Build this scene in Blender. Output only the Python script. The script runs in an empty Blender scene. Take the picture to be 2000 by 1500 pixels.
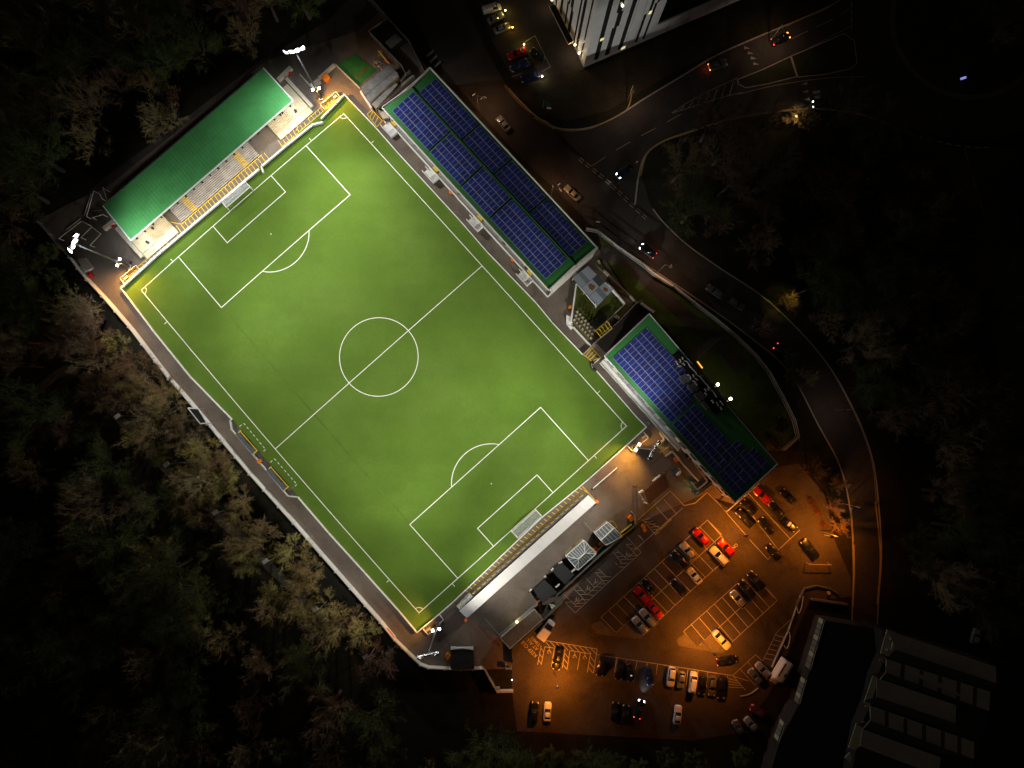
import bpy, math, random
from mathutils import Vector, Matrix, Euler
random.seed(7)
SC = bpy.context.scene
COL = SC.collection
PI = math.pi

# ------------------------------------------------------------------ camera
F, H = 1343.9, 158.765
RX, RY = 0.0570, -0.0155
RM = Euler((RX, RY, 0.0), 'XYZ').to_matrix()
cam = bpy.data.cameras.new('camera')
cam.sensor_width = 36.0
cam.lens = 36.0 * F / 2000.0
cam.clip_start = 1.0
cam.clip_end = 3000.0
camo = bpy.data.objects.new('camera', cam)
camo.location = (0, 0, H)
camo.rotation_euler = (RX, RY, 0)
COL.objects.link(camo)
SC.camera = camo

# ------------------------------------------------------------------ night sky, exposure
W = bpy.data.worlds.new('World')
SC.world = W
W.use_nodes = True
bg = W.node_tree.nodes['Background']
bg.inputs[0].default_value = (1.0, 0.80, 0.62, 1)
bg.inputs[1].default_value = 0.012
SC.view_settings.view_transform = 'Standard'
SC.view_settings.look = 'None'
SC.view_settings.exposure = 0.0
SC.view_settings.gamma = 1.0
SC.view_settings.use_curve_mapping = False
SC.render.engine = 'CYCLES'
cy = SC.cycles
cy.use_denoising = True
cy.max_bounces = 4
cy.diffuse_bounces = 2
cy.glossy_bounces = 2
cy.transmission_bounces = 3
cy.transparent_max_bounces = 6
cy.sample_clamp_indirect = 3.0
cy.caustics_reflective = False
cy.caustics_refractive = False

# lamp strengths (watts) and colours
FLOOD_W = 74000.0
FLOOD_C = (1.0, 0.96, 0.86)
SPILL_W = 15000.0
SPILL_C = (0.86, 0.92, 1.0)
WARM_W = 9800.0
WARM_C = (1.0, 0.45, 0.06)
SODIUM_W = 17000.0
SODIUM_C = (1.0, 0.265, 0.018)

# ------------------------------------------------------------------ pixel of the 2000x1500 photograph -> point at height z
def P(x, y, z=0.0):
    d = RM @ Vector(((x - 1000.0) / F, (750.0 - y) / F, -1.0))
    t = (H - z) / -d.z
    return Vector((d.x * t, d.y * t, z))
def PP(pts, z=0.0): return [P(x, y, z) for x, y in pts]
KD = -0.0506
YAW, CX, CY = -0.8407, -28.42, 15.34
def UV(u, v, z=0.0):
    c, s = math.cos(YAW), math.sin(YAW)
    w = Vector((CX + c * u - s * v, CY + s * u + c * v, -H))
    d = RM.transposed() @ w
    x, y = F * d.x / -d.z, F * d.y / -d.z
    k = 1 + KD * (x * x + y * y) / 1e6
    q = P(1000 + x * k, 750 - y * k, 0)
    q.z = z
    return q
def crop(x0, y0, s): return lambda *a: [(x0 + a[i] / s, y0 + a[i + 1] / s) for i in range(0, len(a), 2)]
c1 = crop(480, 50, 5); c2 = crop(180, 120, 4); c3 = crop(50, 340, 5); c4 = crop(700, 0, 5); c5 = crop(720, 130, 5); c6 = crop(900, 330, 5)
d1 = crop(1060, 480, 20 / 3); d2 = crop(1140, 590, 4); d3 = crop(1120, 820, 5); d4 = crop(860, 920, 5); d5 = crop(740, 1120, 5); d6 = crop(1000, 1170, 5)
e1 = crop(1140, 940, 4); e2 = crop(1380, 1130, 5); e3 = crop(1500, 1125, 4); e4 = crop(900, 0, 4); e5 = crop(1300, 0, 4); e6 = crop(1100, 300, 10 / 3)
g1 = crop(300, 740, 5); g3 = crop(540, 980, 5); h4 = crop(1000, 1030, 50 / 7); h5 = crop(1220, 860, 100 / 9); h6 = crop(580, 100, 12.5); h7 = crop(740, 200, 12.5); h8 = crop(240, 330, 5)
q1 = crop(1380, 920, 20 / 3)

# ------------------------------------------------------------------ materials
MATS = {}
def mat(name, col, rough=0.7, metal=0.0, noise=0.25, scale=2.0, spec=0.4, col2=None, objrand=0.0, detail=4.0, bump=0.0, coat=0.0):
    if name in MATS: return MATS[name]
    m = bpy.data.materials.new(name); m.use_nodes = True
    nt = m.node_tree; b = nt.nodes['Principled BSDF']
    b.inputs['Roughness'].default_value = rough
    b.inputs['Metallic'].default_value = metal
    b.inputs['Specular IOR Level'].default_value = spec
    if coat: b.inputs['Coat Weight'].default_value = coat; b.inputs['Coat Roughness'].default_value = 0.08
    tc = nt.nodes.new('ShaderNodeTexCoord'); nz = nt.nodes.new('ShaderNodeTexNoise')
    nz.inputs['Scale'].default_value = scale; nz.inputs['Detail'].default_value = detail; nz.inputs['Roughness'].default_value = 0.65
    nt.links.new(tc.outputs['Object'], nz.inputs['Vector'])
    rp = nt.nodes.new('ShaderNodeValToRGB')
    c2_ = col2 or tuple(c * (1 - noise) for c in col)
    hi = tuple(min(1, c * (1 + noise * 0.6)) for c in col)
    rp.color_ramp.elements[0].position = 0.3; rp.color_ramp.elements[0].color = (*c2_, 1)
    rp.color_ramp.elements[1].position = 0.7; rp.color_ramp.elements[1].color = (*hi, 1)
    nt.links.new(nz.outputs['Fac'], rp.inputs['Fac'])
    out = rp.outputs['Color']
    if objrand:
        oi = nt.nodes.new('ShaderNodeObjectInfo'); hs = nt.nodes.new('ShaderNodeHueSaturation')
        mr = nt.nodes.new('ShaderNodeMapRange'); mr.inputs['To Min'].default_value = 1 - objrand; mr.inputs['To Max'].default_value = 1 + objrand
        mh = nt.nodes.new('ShaderNodeMapRange'); mh.inputs['To Min'].default_value = 0.455; mh.inputs['To Max'].default_value = 0.53
        nt.links.new(oi.outputs['Random'], mr.inputs['Value']); nt.links.new(oi.outputs['Random'], mh.inputs['Value'])
        nt.links.new(mr.outputs[0], hs.inputs['Value']); nt.links.new(mh.outputs[0], hs.inputs['Hue']); nt.links.new(out, hs.inputs['Color'])
        out = hs.outputs['Color']
    nt.links.new(out, b.inputs['Base Color'])
    if bump:
        bp = nt.nodes.new('ShaderNodeBump'); bp.inputs['Strength'].default_value = bump; bp.inputs['Distance'].default_value = 0.1
        nt.links.new(nz.outputs['Fac'], bp.inputs['Height']); nt.links.new(bp.outputs[0], b.inputs['Normal'])
    MATS[name] = m
    return m
def emis(name, col, strength):
    if name in MATS: return MATS[name]
    m = bpy.data.materials.new(name); m.use_nodes = True
    b = m.node_tree.nodes['Principled BSDF']
    b.inputs['Base Color'].default_value = (0.1, 0.1, 0.1, 1)
    b.inputs['Emission Color'].default_value = (*col, 1); b.inputs['Emission Strength'].default_value = strength
    MATS[name] = m
    return m
def ground_mat(name, a, b_, c_, s1, s2, rough=0.9, bump=0.3, stripes=None, grain=.34, blot=None):
    """three-tone ground: large patches, fine grain and optional wear streaks"""
    m = bpy.data.materials.new(name); m.use_nodes = True
    nt = m.node_tree; b = nt.nodes['Principled BSDF']; b.inputs['Roughness'].default_value = rough; b.inputs['Specular IOR Level'].default_value = 0.25
    tc = nt.nodes.new('ShaderNodeTexCoord')
    n1 = nt.nodes.new('ShaderNodeTexNoise'); n1.inputs['Scale'].default_value = s1; n1.inputs['Detail'].default_value = 5; n1.inputs['Roughness'].default_value = 0.6
    n2 = nt.nodes.new('ShaderNodeTexNoise'); n2.inputs['Scale'].default_value = s2; n2.inputs['Detail'].default_value = 6; n2.inputs['Roughness'].default_value = 0.75
    for n in (n1, n2): nt.links.new(tc.outputs['Object'], n.inputs['Vector'])
    rp = nt.nodes.new('ShaderNodeValToRGB'); e = rp.color_ramp.elements
    e[0].position = 0.32; e[0].color = (*a, 1); e[1].position = 0.7; e[1].color = (*c_, 1)
    x = e.new(0.5); x.color = (*b_, 1)
    nt.links.new(n1.outputs['Fac'], rp.inputs['Fac'])
    mx = nt.nodes.new('ShaderNodeMix'); mx.data_type = 'RGBA'; mx.blend_type = 'MULTIPLY'; mx.inputs['Factor'].default_value = 1.0
    r2 = nt.nodes.new('ShaderNodeValToRGB'); r2.color_ramp.elements[0].position = 0.3; r2.color_ramp.elements[0].color = (1 - grain * 1.1,) * 3 + (1,)
    r2.color_ramp.elements[1].position = 0.72; r2.color_ramp.elements[1].color = (1 + grain * .7,) * 3 + (1,)
    nt.links.new(n2.outputs['Fac'], r2.inputs['Fac'])
    nt.links.new(rp.outputs['Color'], mx.inputs['A']); nt.links.new(r2.outputs['Color'], mx.inputs['B'])
    out = mx.outputs['Result']
    if stripes:
        rotz, sc, amt = stripes
        mp = nt.nodes.new('ShaderNodeMapping'); mp.inputs['Rotation'].default_value = (0, 0, rotz); mp.inputs['Scale'].default_value = sc
        n3 = nt.nodes.new('ShaderNodeTexNoise'); n3.inputs['Scale'].default_value = 1.0; n3.inputs['Detail'].default_value = 3
        nt.links.new(tc.outputs['Object'], mp.inputs['Vector']); nt.links.new(mp.outputs[0], n3.inputs['Vector'])
        r3 = nt.nodes.new('ShaderNodeValToRGB'); r3.color_ramp.elements[0].position = .3; r3.color_ramp.elements[0].color = (1 - amt,) * 3 + (1,)
        r3.color_ramp.elements[1].position = .65; r3.color_ramp.elements[1].color = (1 + amt * .6,) * 3 + (1,)
        m2 = nt.nodes.new('ShaderNodeMix'); m2.data_type = 'RGBA'; m2.blend_type = 'MULTIPLY'; m2.inputs['Factor'].default_value = 1.0
        nt.links.new(n3.outputs['Fac'], r3.inputs['Fac']); nt.links.new(out, m2.inputs['A']); nt.links.new(r3.outputs['Color'], m2.inputs['B'])
        out = m2.outputs['Result']
    if blot:
        sc4, lo_, hi_ = blot
        n4 = nt.nodes.new('ShaderNodeTexNoise'); n4.inputs['Scale'].default_value = sc4; n4.inputs['Detail'].default_value = 7; n4.inputs['Roughness'].default_value = .7; n4.inputs['Distortion'].default_value = .6
        nt.links.new(tc.outputs['Object'], n4.inputs['Vector'])
        r4 = nt.nodes.new('ShaderNodeValToRGB'); r4.color_ramp.elements[0].position = .36; r4.color_ramp.elements[0].color = (lo_,) * 3 + (1,); r4.color_ramp.elements[1].position = .46; r4.color_ramp.elements[1].color = (hi_,) * 3 + (1,)
        m4 = nt.nodes.new('ShaderNodeMix'); m4.data_type = 'RGBA'; m4.blend_type = 'MULTIPLY'; m4.inputs['Factor'].default_value = 1.0
        nt.links.new(n4.outputs['Fac'], r4.inputs['Fac']); nt.links.new(out, m4.inputs['A']); nt.links.new(r4.outputs['Color'], m4.inputs['B']); out = m4.outputs['Result']
    nt.links.new(out, b.inputs['Base Color'])
    if bump:
        bp = nt.nodes.new('ShaderNodeBump'); bp.inputs['Strength'].default_value = bump; bp.inputs['Distance'].default_value = 0.15
        nt.links.new(n2.outputs['Fac'], bp.inputs['Height']); nt.links.new(bp.outputs[0], b.inputs['Normal'])
    MATS[name] = m
    return m
M_white = mat('white_paint', (.78, .78, .76), .55, noise=.08)
M_offw = mat('offwhite_paint', (.62, .60, .55), .6, noise=.12)
M_cream = mat('cream_render', (.55, .49, .38), .8, noise=.2)
M_conc = mat('concrete', (.34, .31, .27), .85, noise=.3, scale=1.2)
M_concd = mat('dark_concrete', (.13, .12, .11), .9, noise=.3)
M_steel = mat('galvanised_steel', (.42, .43, .44), .45, .6, noise=.15)
M_dsteel = mat('dark_steel', (.06, .06, .065), .5, .4)
M_yellow = mat('yellow_paint', (.72, .52, .03), .6, noise=.15)
M_orange = mat('orange_plastic', (.85, .22, .01), .5, noise=.1)
M_red = mat('red_plastic', (.6, .02, .02), .4, noise=.1)
M_green = mat('green_roof_sheet', (.05, .235, .062), .42, 0.0, noise=.10, scale=.15)
M_black = mat('black_felt', (.018, .018, .02), .85, noise=.3)
M_blackp = mat('black_plastic', (.02, .02, .022), .4)
M_troof = mat('terrace_roof_green', (.085, .36, .105), .5, noise=.2, scale=.25, detail=8)
M_kerb = mat('kerb_stone', (.40, .36, .30), .8, noise=.25)
M_mast = mat('mast_grey', (.09, .095, .10), .55, .3)
M_glass = mat('dark_glass', (.012, .016, .022), .08, spec=.7)
M_gglass = mat('roof_glazing', (.13, .17, .19), .3, spec=.6, noise=.3)
M_brown = mat('brown_felt', (.15, .055, .022), .85, noise=.25)
M_tar = ground_mat('concourse_tarmac', (.135, .108, .088), (.165, .133, .108), (.195, .16, .13), .18, 3.0, grain=.2, blot=(.22, .80, 1.0))
M_park = ground_mat('car_park_asphalt', (.060, .050, .043), (.078, .064, .055), (.100, .083, .07), .12, 2.5, blot=(.16, .70, 1.0))
M_road = ground_mat('road_asphalt', (.045, .040, .036), (.056, .049, .044), (.070, .06, .053), .10, 2.2, blot=(.12, .75, 1.0))
M_turf = ground_mat('turf', (.070, .132, .012), (.082, .152, .015), (.100, .175, .024), .06, 1.6, rough=.95, bump=.05, stripes=(-YAW, (.010, .16, 1), .07), grain=.10, blot=(.05, .93, 1.0))
M_grass = ground_mat('verge_grass', (.055, .085, .014), (.08, .12, .02), (.11, .145, .028), .25, 2.0)
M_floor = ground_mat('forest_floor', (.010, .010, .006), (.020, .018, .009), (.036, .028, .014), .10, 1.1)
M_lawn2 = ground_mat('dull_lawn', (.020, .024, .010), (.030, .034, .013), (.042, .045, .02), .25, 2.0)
M_pave = ground_mat('pavement', (.11, .095, .075), (.13, .115, .09), (.15, .13, .105), .3, 3.0)
M_line = mat('line_paint', (.80, .82, .74), .7, noise=.08)
M_rline = mat('road_paint', (.42, .38, .31), .75, noise=.35, scale=6)
M_yline = mat('yellow_road_paint', (.50, .33, .04), .75, noise=.3, scale=6)
M_yl2 = mat('yellow_hatch_paint', (.80, .54, .02), .7, noise=.12)
M_pane = [mat('solar_cell_%s' % n, c, .22, spec=.6, noise=.15) for n, c in zip(('deep', 'mid', 'dull', 'bright'),
          ((.024, .038, .20), (.028, .046, .25), (.030, .042, .19), (.030, .058, .30)))]
M_pframe = mat('solar_frame', (.27, .28, .38), .5, noise=.15)

# ------------------------------------------------------------------ mesh building
LOCS = {}
class MB:
    def __init__(s): s.v = []; s.f = []; s.m = []
    def face(s, pts, mi=0):
        n = len(s.v); s.v += [Vector(p) for p in pts]; s.f.append(tuple(range(n, n + len(pts)))); s.m.append(mi); return s
    def prism(s, pts, z0, z1, mi=0, mtop=None):
        pts = [(p[0], p[1]) for p in pts]
        a = sum(pts[i][0] * pts[(i + 1) % len(pts)][1] - pts[(i + 1) % len(pts)][0] * pts[i][1] for i in range(len(pts)))
        if a < 0: pts = pts[::-1]
        n = len(pts); b = len(s.v)
        s.v += [Vector((x, y, z0)) for x, y in pts] + [Vector((x, y, z1)) for x, y in pts]
        s.f.append(tuple(range(b + n - 1, b - 1, -1))); s.m.append(mi)
        s.f.append(tuple(range(b + n, b + 2 * n))); s.m.append(mi if mtop is None else mtop)
        for i in range(n):
            j = (i + 1) % n; s.f.append((b + i, b + j, b + n + j, b + n + i)); s.m.append(mi)
        return s
    def slab(s, pts, th, mi=0):
        """solid from a 3-D polygon given anticlockwise or clockwise, thickened downwards"""
        pts = [Vector(p) for p in pts]
        a = sum(pts[i].x * pts[(i + 1) % len(pts)].y - pts[(i + 1) % len(pts)].x * pts[i].y for i in range(len(pts)))
        if a < 0: pts = pts[::-1]
        n = len(pts); b = len(s.v)
        s.v += [p - Vector((0, 0, th)) for p in pts] + pts
        s.f.append(tuple(range(b + n - 1, b - 1, -1))); s.m.append(mi)
        s.f.append(tuple(range(b + n, b + 2 * n))); s.m.append(mi)
        for i in range(n):
            j = (i + 1) % n; s.f.append((b + i, b + j, b + n + j, b + n + i)); s.m.append(mi)
        return s
    def seg(s, a, b, w, z0, z1, mi=0, ext=0.0):
        a = Vector((a[0], a[1])); b = Vector((b[0], b[1])); d = b - a
        if d.length < 1e-6: return s
        d.normalize(); n = Vector((-d.y, d.x)) * w / 2; a = a - d * ext; b = b + d * ext
        return s.prism([a + n, a - n, b - n, b + n], z0, z1, mi)
    def box(s, c, hx, hy, hz, rz=0.0, mi=0):
        cs, sn = math.cos(rz), math.sin(rz)
        return s.prism([(c[0] + cs * x - sn * y, c[1] + sn * x + cs * y) for x, y in ((-hx, -hy), (hx, -hy), (hx, hy), (-hx, hy))], c[2] - hz, c[2] + hz, mi)
    def tube(s, a, b, r, n=6, r2=None, mi=0, cap=True):
        a = Vector(a); b = Vector(b); r2 = r if r2 is None else r2
        d = (b - a)
        if d.length < 1e-6: return s
        q = d.to_track_quat('Z', 'Y'); k = len(s.v)
        for c, rr in ((a, r), (b, r2)):
            for i in range(n): s.v.append(c + q @ Vector((rr * math.cos(2 * PI * i / n), rr * math.sin(2 * PI * i / n), 0)))
        for i in range(n):
            j = (i + 1) % n; s.f.append((k + i, k + j, k + n + j, k + n + i)); s.m.append(mi)
        if cap:
            s.f.append(tuple(range(k + n - 1, k - 1, -1))); s.m.append(mi); s.f.append(tuple(range(k + n, k + 2 * n))); s.m.append(mi)
        return s
    def path(s, pts, r, n=6, mi=0):
        for a, b in zip(pts, pts[1:]): s.tube(a, b, r, n, mi=mi)
        return s
    def strip(s, pts, w, z, mi=0, dash=None, closed=False):
        """flat painted line of width w following points, at height z"""
        pts = [Vector((p[0], p[1])) for p in pts]
        if closed: pts = pts + [pts[0]]
        if dash:
            on, off = dash; t = 0.0
            for a, b in zip(pts, pts[1:]):
                L = (b - a).length; d = (b - a) / max(L, 1e-6); x = -t
                while x < L:
                    p, q_ = max(x, 0), min(x + on, L)
                    if q_ > p: s._quad(a + d * p, a + d * q_, w, z, mi)
                    x += on + off
                t = L - x + on + off
            return s
        n = len(pts); k = len(s.v)
        for i, p in enumerate(pts):
            if closed and i in (0, n - 1): d0 = (pts[-1] - pts[-2]).normalized(); d1_ = (pts[1] - pts[0]).normalized()
            else:
                d0 = (pts[i] - pts[i - 1]).normalized() if i else (pts[1] - pts[0]).normalized()
                d1_ = (pts[i + 1] - pts[i]).normalized() if i < n - 1 else d0
            m = d0 + d1_
            m = m.normalized() if m.length > 1e-6 else d0
            c = max(.35, m.dot(d0)); nn = Vector((-m.y, m.x)) * (w / 2 / c)
            s.v += [Vector((*(p + nn), z)), Vector((*(p - nn), z))]
        for i in range(n - 1):
            a = k + 2 * i; s.f.append((a + 1, a + 3, a + 2, a)); s.m.append(mi)
        return s
    def _quad(s, a, b, w, z, mi):
        d = (b - a).normalized(); n = Vector((-d.y, d.x)) * w / 2
        s.face([(*(a - n), z), (*(b - n), z), (*(b + n), z), (*(a + n), z)], mi)
    def build(s, name, mats, parent=None, smooth=False, kind=None):
        if not isinstance(mats, (list, tuple)): mats = [mats]
        off = LOCS.get(parent.name, Vector()) if parent else Vector()
        me = bpy.data.meshes.new(name)
        me.from_pydata([v - off for v in s.v], [], s.f)
        for m in mats: me.materials.append(m)
        if len(mats) > 1: me.polygons.foreach_set('material_index', s.m)
        if smooth: me.polygons.foreach_set('use_smooth', [True] * len(s.f))
        me.update()
        o = bpy.data.objects.new(name, me); COL.objects.link(o)
        if parent: o.parent = parent
        LOCS[o.name] = off
        if kind: o['kind'] = kind
        return o
def tag(o, label, cat, group=None, kind=None):
    o['label'] = label; o['category'] = cat
    if group: o['group'] = group
    if kind: o['kind'] = kind
    return o
def thing(name, label, cat, loc, group=None, rz=0.0):
    o = bpy.data.objects.new(name, None); COL.objects.link(o)
    o.empty_display_size = .3
    o.location = loc; o.rotation_euler = (0, 0, rz); LOCS[o.name] = Vector(loc)
    return tag(o, label, cat, group)
def copy_tree(o, loc=None, rz=None, scale=None, label=None, group=None, parent=None):
    c = o.copy(); COL.objects.link(c)
    if parent: c.parent = parent
    if loc is not None: c.location = loc; LOCS[c.name] = Vector(loc)
    if rz is not None: c.rotation_euler = (0, 0, rz)
    if scale is not None: c.scale = scale
    if label: c['label'] = label
    if group: c['group'] = group
    for ch in o.children: copy_tree(ch, parent=c)
    return c
def struct(name, mb, m): return mb.build(name, m, kind='structure')
def cr(pts, n=6, closed=False):
    """smooth curve through 2-D points"""
    out = []; N = len(pts)
    for i in range(N if closed else N - 1):
        g = lambda k: pts[k % N] if closed else pts[min(max(k, 0), N - 1)]
        p0, p1, p2, p3 = g(i - 1), g(i), g(i + 1), g(i + 2)
        for j in range(n):
            t = j / n
            out.append(tuple(.5 * (2 * p1[k] + (p2[k] - p0[k]) * t + (2 * p0[k] - 5 * p1[k] + 4 * p2[k] - p3[k]) * t * t + (3 * p1[k] - p0[k] - 3 * p2[k] + p3[k]) * t ** 3) for k in (0, 1)))
    if not closed: out.append(tuple(pts[-1]))
    return out
def lerp(a, b, t): return a + (b - a) * t
def mid(pts): return sum((Vector(p) for p in pts), Vector((0, 0, 0))) / len(pts)
def spot(name, loc, target, watts, col, size, blend, rad, parent=None):
    l = bpy.data.lights.new(name, 'SPOT'); l.energy = watts; l.color = col; l.spot_size = size; l.spot_blend = blend; l.shadow_soft_size = rad
    o = bpy.data.objects.new(name, l); COL.objects.link(o)
    d = Vector(target) - Vector(loc)
    off = LOCS.get(parent.name, Vector()) if parent else Vector()
    if parent: o.parent = parent
    o.location = Vector(loc) - off
    o.rotation_euler = d.to_track_quat('-Z', 'Y').to_euler()
    return o
def point(name, loc, watts, col, rad, parent=None):
    l = bpy.data.lights.new(name, 'POINT'); l.energy = watts; l.color = col; l.shadow_soft_size = rad
    o = bpy.data.objects.new(name, l); COL.objects.link(o)
    off = LOCS.get(parent.name, Vector()) if parent else Vector()
    if parent: o.parent = parent
    o.location = Vector(loc) - off
    return o
Z_ROAD, Z_CON, Z_PARK, Z_PAVE, Z_GRASS, Z_TURF, Z_MARK = .012, .020, .028, .036, .044, .052, .064

# ------------------------------------------------------------------ ground, roads, car park, concourse
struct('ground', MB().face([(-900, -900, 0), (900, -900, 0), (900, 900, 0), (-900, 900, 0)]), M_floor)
road_l = cr([(770, -60), (810, 30), (850, 110), (925, 205), (1010, 300), (1090, 375), (1180, 462), (1265, 520), (1370, 590), (1460, 655), (1540, 725), (1598, 830), (1640, 910), (1660, 995), (1666, 1090), (1664, 1200), (1650, 1560)])
road_r = cr([(895, -60), (915, 20), (948, 92), (985, 160), (1010, 192), (1050, 230), (1075, 245), (1120, 300), (1200, 330), (1250, 345), (1275, 408), (1330, 468), (1400, 520), (1500, 588), (1600, 690), (1662, 790), (1702, 890), (1716, 990), (1721, 1090), (1714, 1200), (1700, 1560)])
struct('road', MB().face(PP(road_l + road_r[::-1], Z_ROAD)[::-1]), M_road)
jt = cr([(1075, 246), (1105, 253), (1150, 250), (1200, 230), (1260, 192), (1330, 150), (1400, 108), (1500, 64), (1570, 35), (1640, 0), (1700, -60)])
jb = cr([(1240, 400), (1248, 340), (1262, 302), (1292, 278), (1345, 258), (1430, 232), (1520, 218), (1595, 213), (1680, 224), (1740, 246), (1800, 272)])
struct('branch_road', MB().face(PP(jt + [(1760, -60), (1800, 150)] + jb[::-1], Z_ROAD + .004)), M_road)
RC = P(1890, 45, 0)
rad_in = (P(1890 + 148, 45) - RC).length; rad_out = (P(1890 + 232, 45) - RC).length
mb = MB(); n = 72
for i in range(n):
    a, b = 2 * PI * i / n, 2 * PI * (i + 1) / n
    mb.face([(RC.x + r * math.cos(t), RC.y + r * math.sin(t), Z_ROAD + .008) for r, t in ((rad_in, a), (rad_out, a), (rad_out, b), (rad_in, b))])
struct('roundabout_road', mb, M_road)
mb = MB(); mb.prism([(RC.x + (rad_in - .4) * math.cos(2 * PI * i / 48), RC.y + (rad_in - .4) * math.sin(2 * PI * i / 48)) for i in range(48)], 0, .16)
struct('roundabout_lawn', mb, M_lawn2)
mb = MB(); mb.strip([(RC.x + rad_in * math.cos(2 * PI * i / 60), RC.y + rad_in * math.sin(2 * PI * i / 60)) for i in range(60)], 1.3, .17, closed=True)
struct('roundabout_kerb', mb, M_pave)
struct('exit_road', MB().face(PP([(1800, 268), (1840, 320), (1870, 380), (1890, 450), (1915, 540), (1930, 620), (1990, 900), (2090, 880), (2040, 620), (2010, 500), (1985, 400), (1990, 290), (1900, 285)], Z_ROAD + .002)), M_road)
park = [(1000, 1262), (1085, 1190), (1215, 1052), (1250, 1020), (1330, 985), (1380, 962), (1432, 1000), (1500, 915), (1560, 905), (1610, 965), (1632, 1060), (1662, 1130), (1664, 1165), (1580, 1175), (1545, 1262), (1500, 1360), (1440, 1432), (1350, 1446), (1010, 1428), (1000, 1350)]
struct('car_park', MB().face(PP(park, Z_PARK)), M_park)
conc = [(75, 430), (140, 395), (205, 368), (520, 118), (700, 60), (745, 20), (832, 128), (985, 290), (1168, 484), (1240, 600), (1290, 640), (1520, 905), (1436, 985), (1378, 968), (1240, 1040), (1000, 1270), (1000, 1306), (940, 1308), (838, 1306), (772, 1252), (570, 1022), (404, 828), (250, 640), (168, 546)]
struct('concourse', MB().face(PP(conc, Z_CON)), M_tar)
struct('lane_behind_terrace', MB().face(PP([(150, 395), (200, 350), (330, 255), (510, 118), (640, 40), (700, -20), (760, -30), (745, 25), (690, 70), (525, 130), (210, 372)], Z_ROAD)), M_park)
verge = [(1168, 455), (1212, 486), (1318, 560), (1400, 624), (1479, 695), (1532, 777), (1560, 852), (1530, 880), (1500, 880), (1400, 760), (1300, 640), (1245, 598), (1180, 500)]
struct('verge_lawn', MB().face(PP(verge, Z_GRASS)), M_grass)
struct('verge_path', MB().strip(PP(cr([(1172, 492), (1215, 505), (1262, 545), (1330, 610), (1400, 668), (1450, 720)])), 3.4, Z_GRASS + .008), M_park)
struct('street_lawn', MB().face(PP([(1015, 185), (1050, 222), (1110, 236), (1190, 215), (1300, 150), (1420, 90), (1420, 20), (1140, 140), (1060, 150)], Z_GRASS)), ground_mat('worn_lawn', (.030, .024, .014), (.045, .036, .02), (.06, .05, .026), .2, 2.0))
struct('woodland_path', MB().strip(PP(cr([(-30, 830), (60, 770), (140, 722), (200, 780), (290, 880), (385, 975), (480, 1060), (540, 1120), (610, 1180), (720, 1275)])), 2.0, .012), M_pave)
kb = MB()
for pts in ([(1440, 156), (1490, 136), (1543, 111), (1556, 150), (1500, 164), (1456, 172), (1442, 165)], [(1545, 110), (1600, 87), (1648, 66), (1668, 80), (1673, 124), (1660, 135), (1610, 146), (1558, 151)]):
    kb.prism(PP(pts), 0, .14)
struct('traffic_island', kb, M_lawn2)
kb = MB()
for pts in ([(1440, 156), (1490, 136), (1543, 111), (1556, 150), (1500, 164), (1456, 172), (1442, 165)], [(1545, 110), (1600, 87), (1648, 66), (1668, 80), (1673, 124), (1660, 135), (1610, 146), (1558, 151)]):
    kb.strip(PP(pts), .22, .15, closed=True)
struct('island_kerb', kb, M_kerb)
kb = MB()
for l, w in ((road_r[20:38], .35), (jt, .35), (jb, .4), (road_r[60:], .3), (road_l[36:], .3)): kb.strip(PP(l), w, .10)
struct('road_kerb', kb, M_kerb)
ym = MB()
for l in ([(985, 168), (1012, 200), (1038, 222)], [(1043, 230), (1075, 248), (1110, 256), (1150, 252), (1172, 244)], [(1176, 242), (1205, 228), (1226, 210), (1233, 180)], [(1535, 52), (1570, 36), (1610, 20)], [(1614, 18), (1650, -8)], [(1250, 345), (1262, 303), (1292, 279), (1345, 260), (1430, 234), (1520, 219), (1595, 214), (1680, 225), (1740, 247)]):
    l = cr(l); ym.strip(PP(l), .13, Z_MARK + .04); ym.strip([p + Vector((.25, .25, 0)) for p in PP(l)], .13, Z_MARK + .04)
for l in ([(1662, 992), (1666, 1058)], [(1667, 1064), (1668, 1120), (1665, 1185)], [(1709, 980), (1716, 1040), (1719, 1100), (1713, 1180)]):
    ym.strip(PP(cr(l)), .32, Z_MARK + .04)
struct('yellow_road_marking', ym, M_yline)
wm = MB()
wm.strip(PP([(1155, 325), (1200, 295), (1240, 272), (1300, 240), (1345, 215)]), .14, Z_MARK, dash=(4, 3))
wm.strip(PP([(1130, 312), (1180, 352), (1225, 395), (1262, 430)]), .16, Z_MARK, dash=(1.2, .8))
wm.strip(PP([(1133, 308), (1183, 348), (1228, 391), (1265, 426)]), .16, Z_MARK, dash=(1.2, .8))
wm.strip(PP([(1315, 220), (1338, 203), (1385, 178), (1440, 152)]), .12, Z_MARK); wm.strip(PP([(1313, 221), (1355, 208), (1410, 190), (1450, 180)]), .12, Z_MARK)
for t in range(8):
    a = lerp(Vector((1322, 216)), Vector((1440, 156)), t / 7.5); b = lerp(Vector((1312, 221)), Vector((1432, 186)), t / 7.5)
    wm.strip(PP([tuple(a + Vector((0, -2))), tuple(b)]), .13, Z_MARK)
wm.strip(PP([(1455, 160), (1550, 110), (1660, 52)]), .12, Z_MARK)
wm.strip(PP([(1546, 76), (1575, 62), (1620, 41), (1660, 18)]), .14, Z_MARK, dash=(4.5, 2.2))
wm.strip(PP([(1663, 6), (1663, 56)]), .25, Z_MARK + .01, dash=(1.1, .7))
wm.strip(PP(cr([(1775, 260), (1810, 270), (1850, 281), (1890, 287), (1930, 288)])), .3, Z_MARK + .01, dash=(1.3, 1.0))
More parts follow.
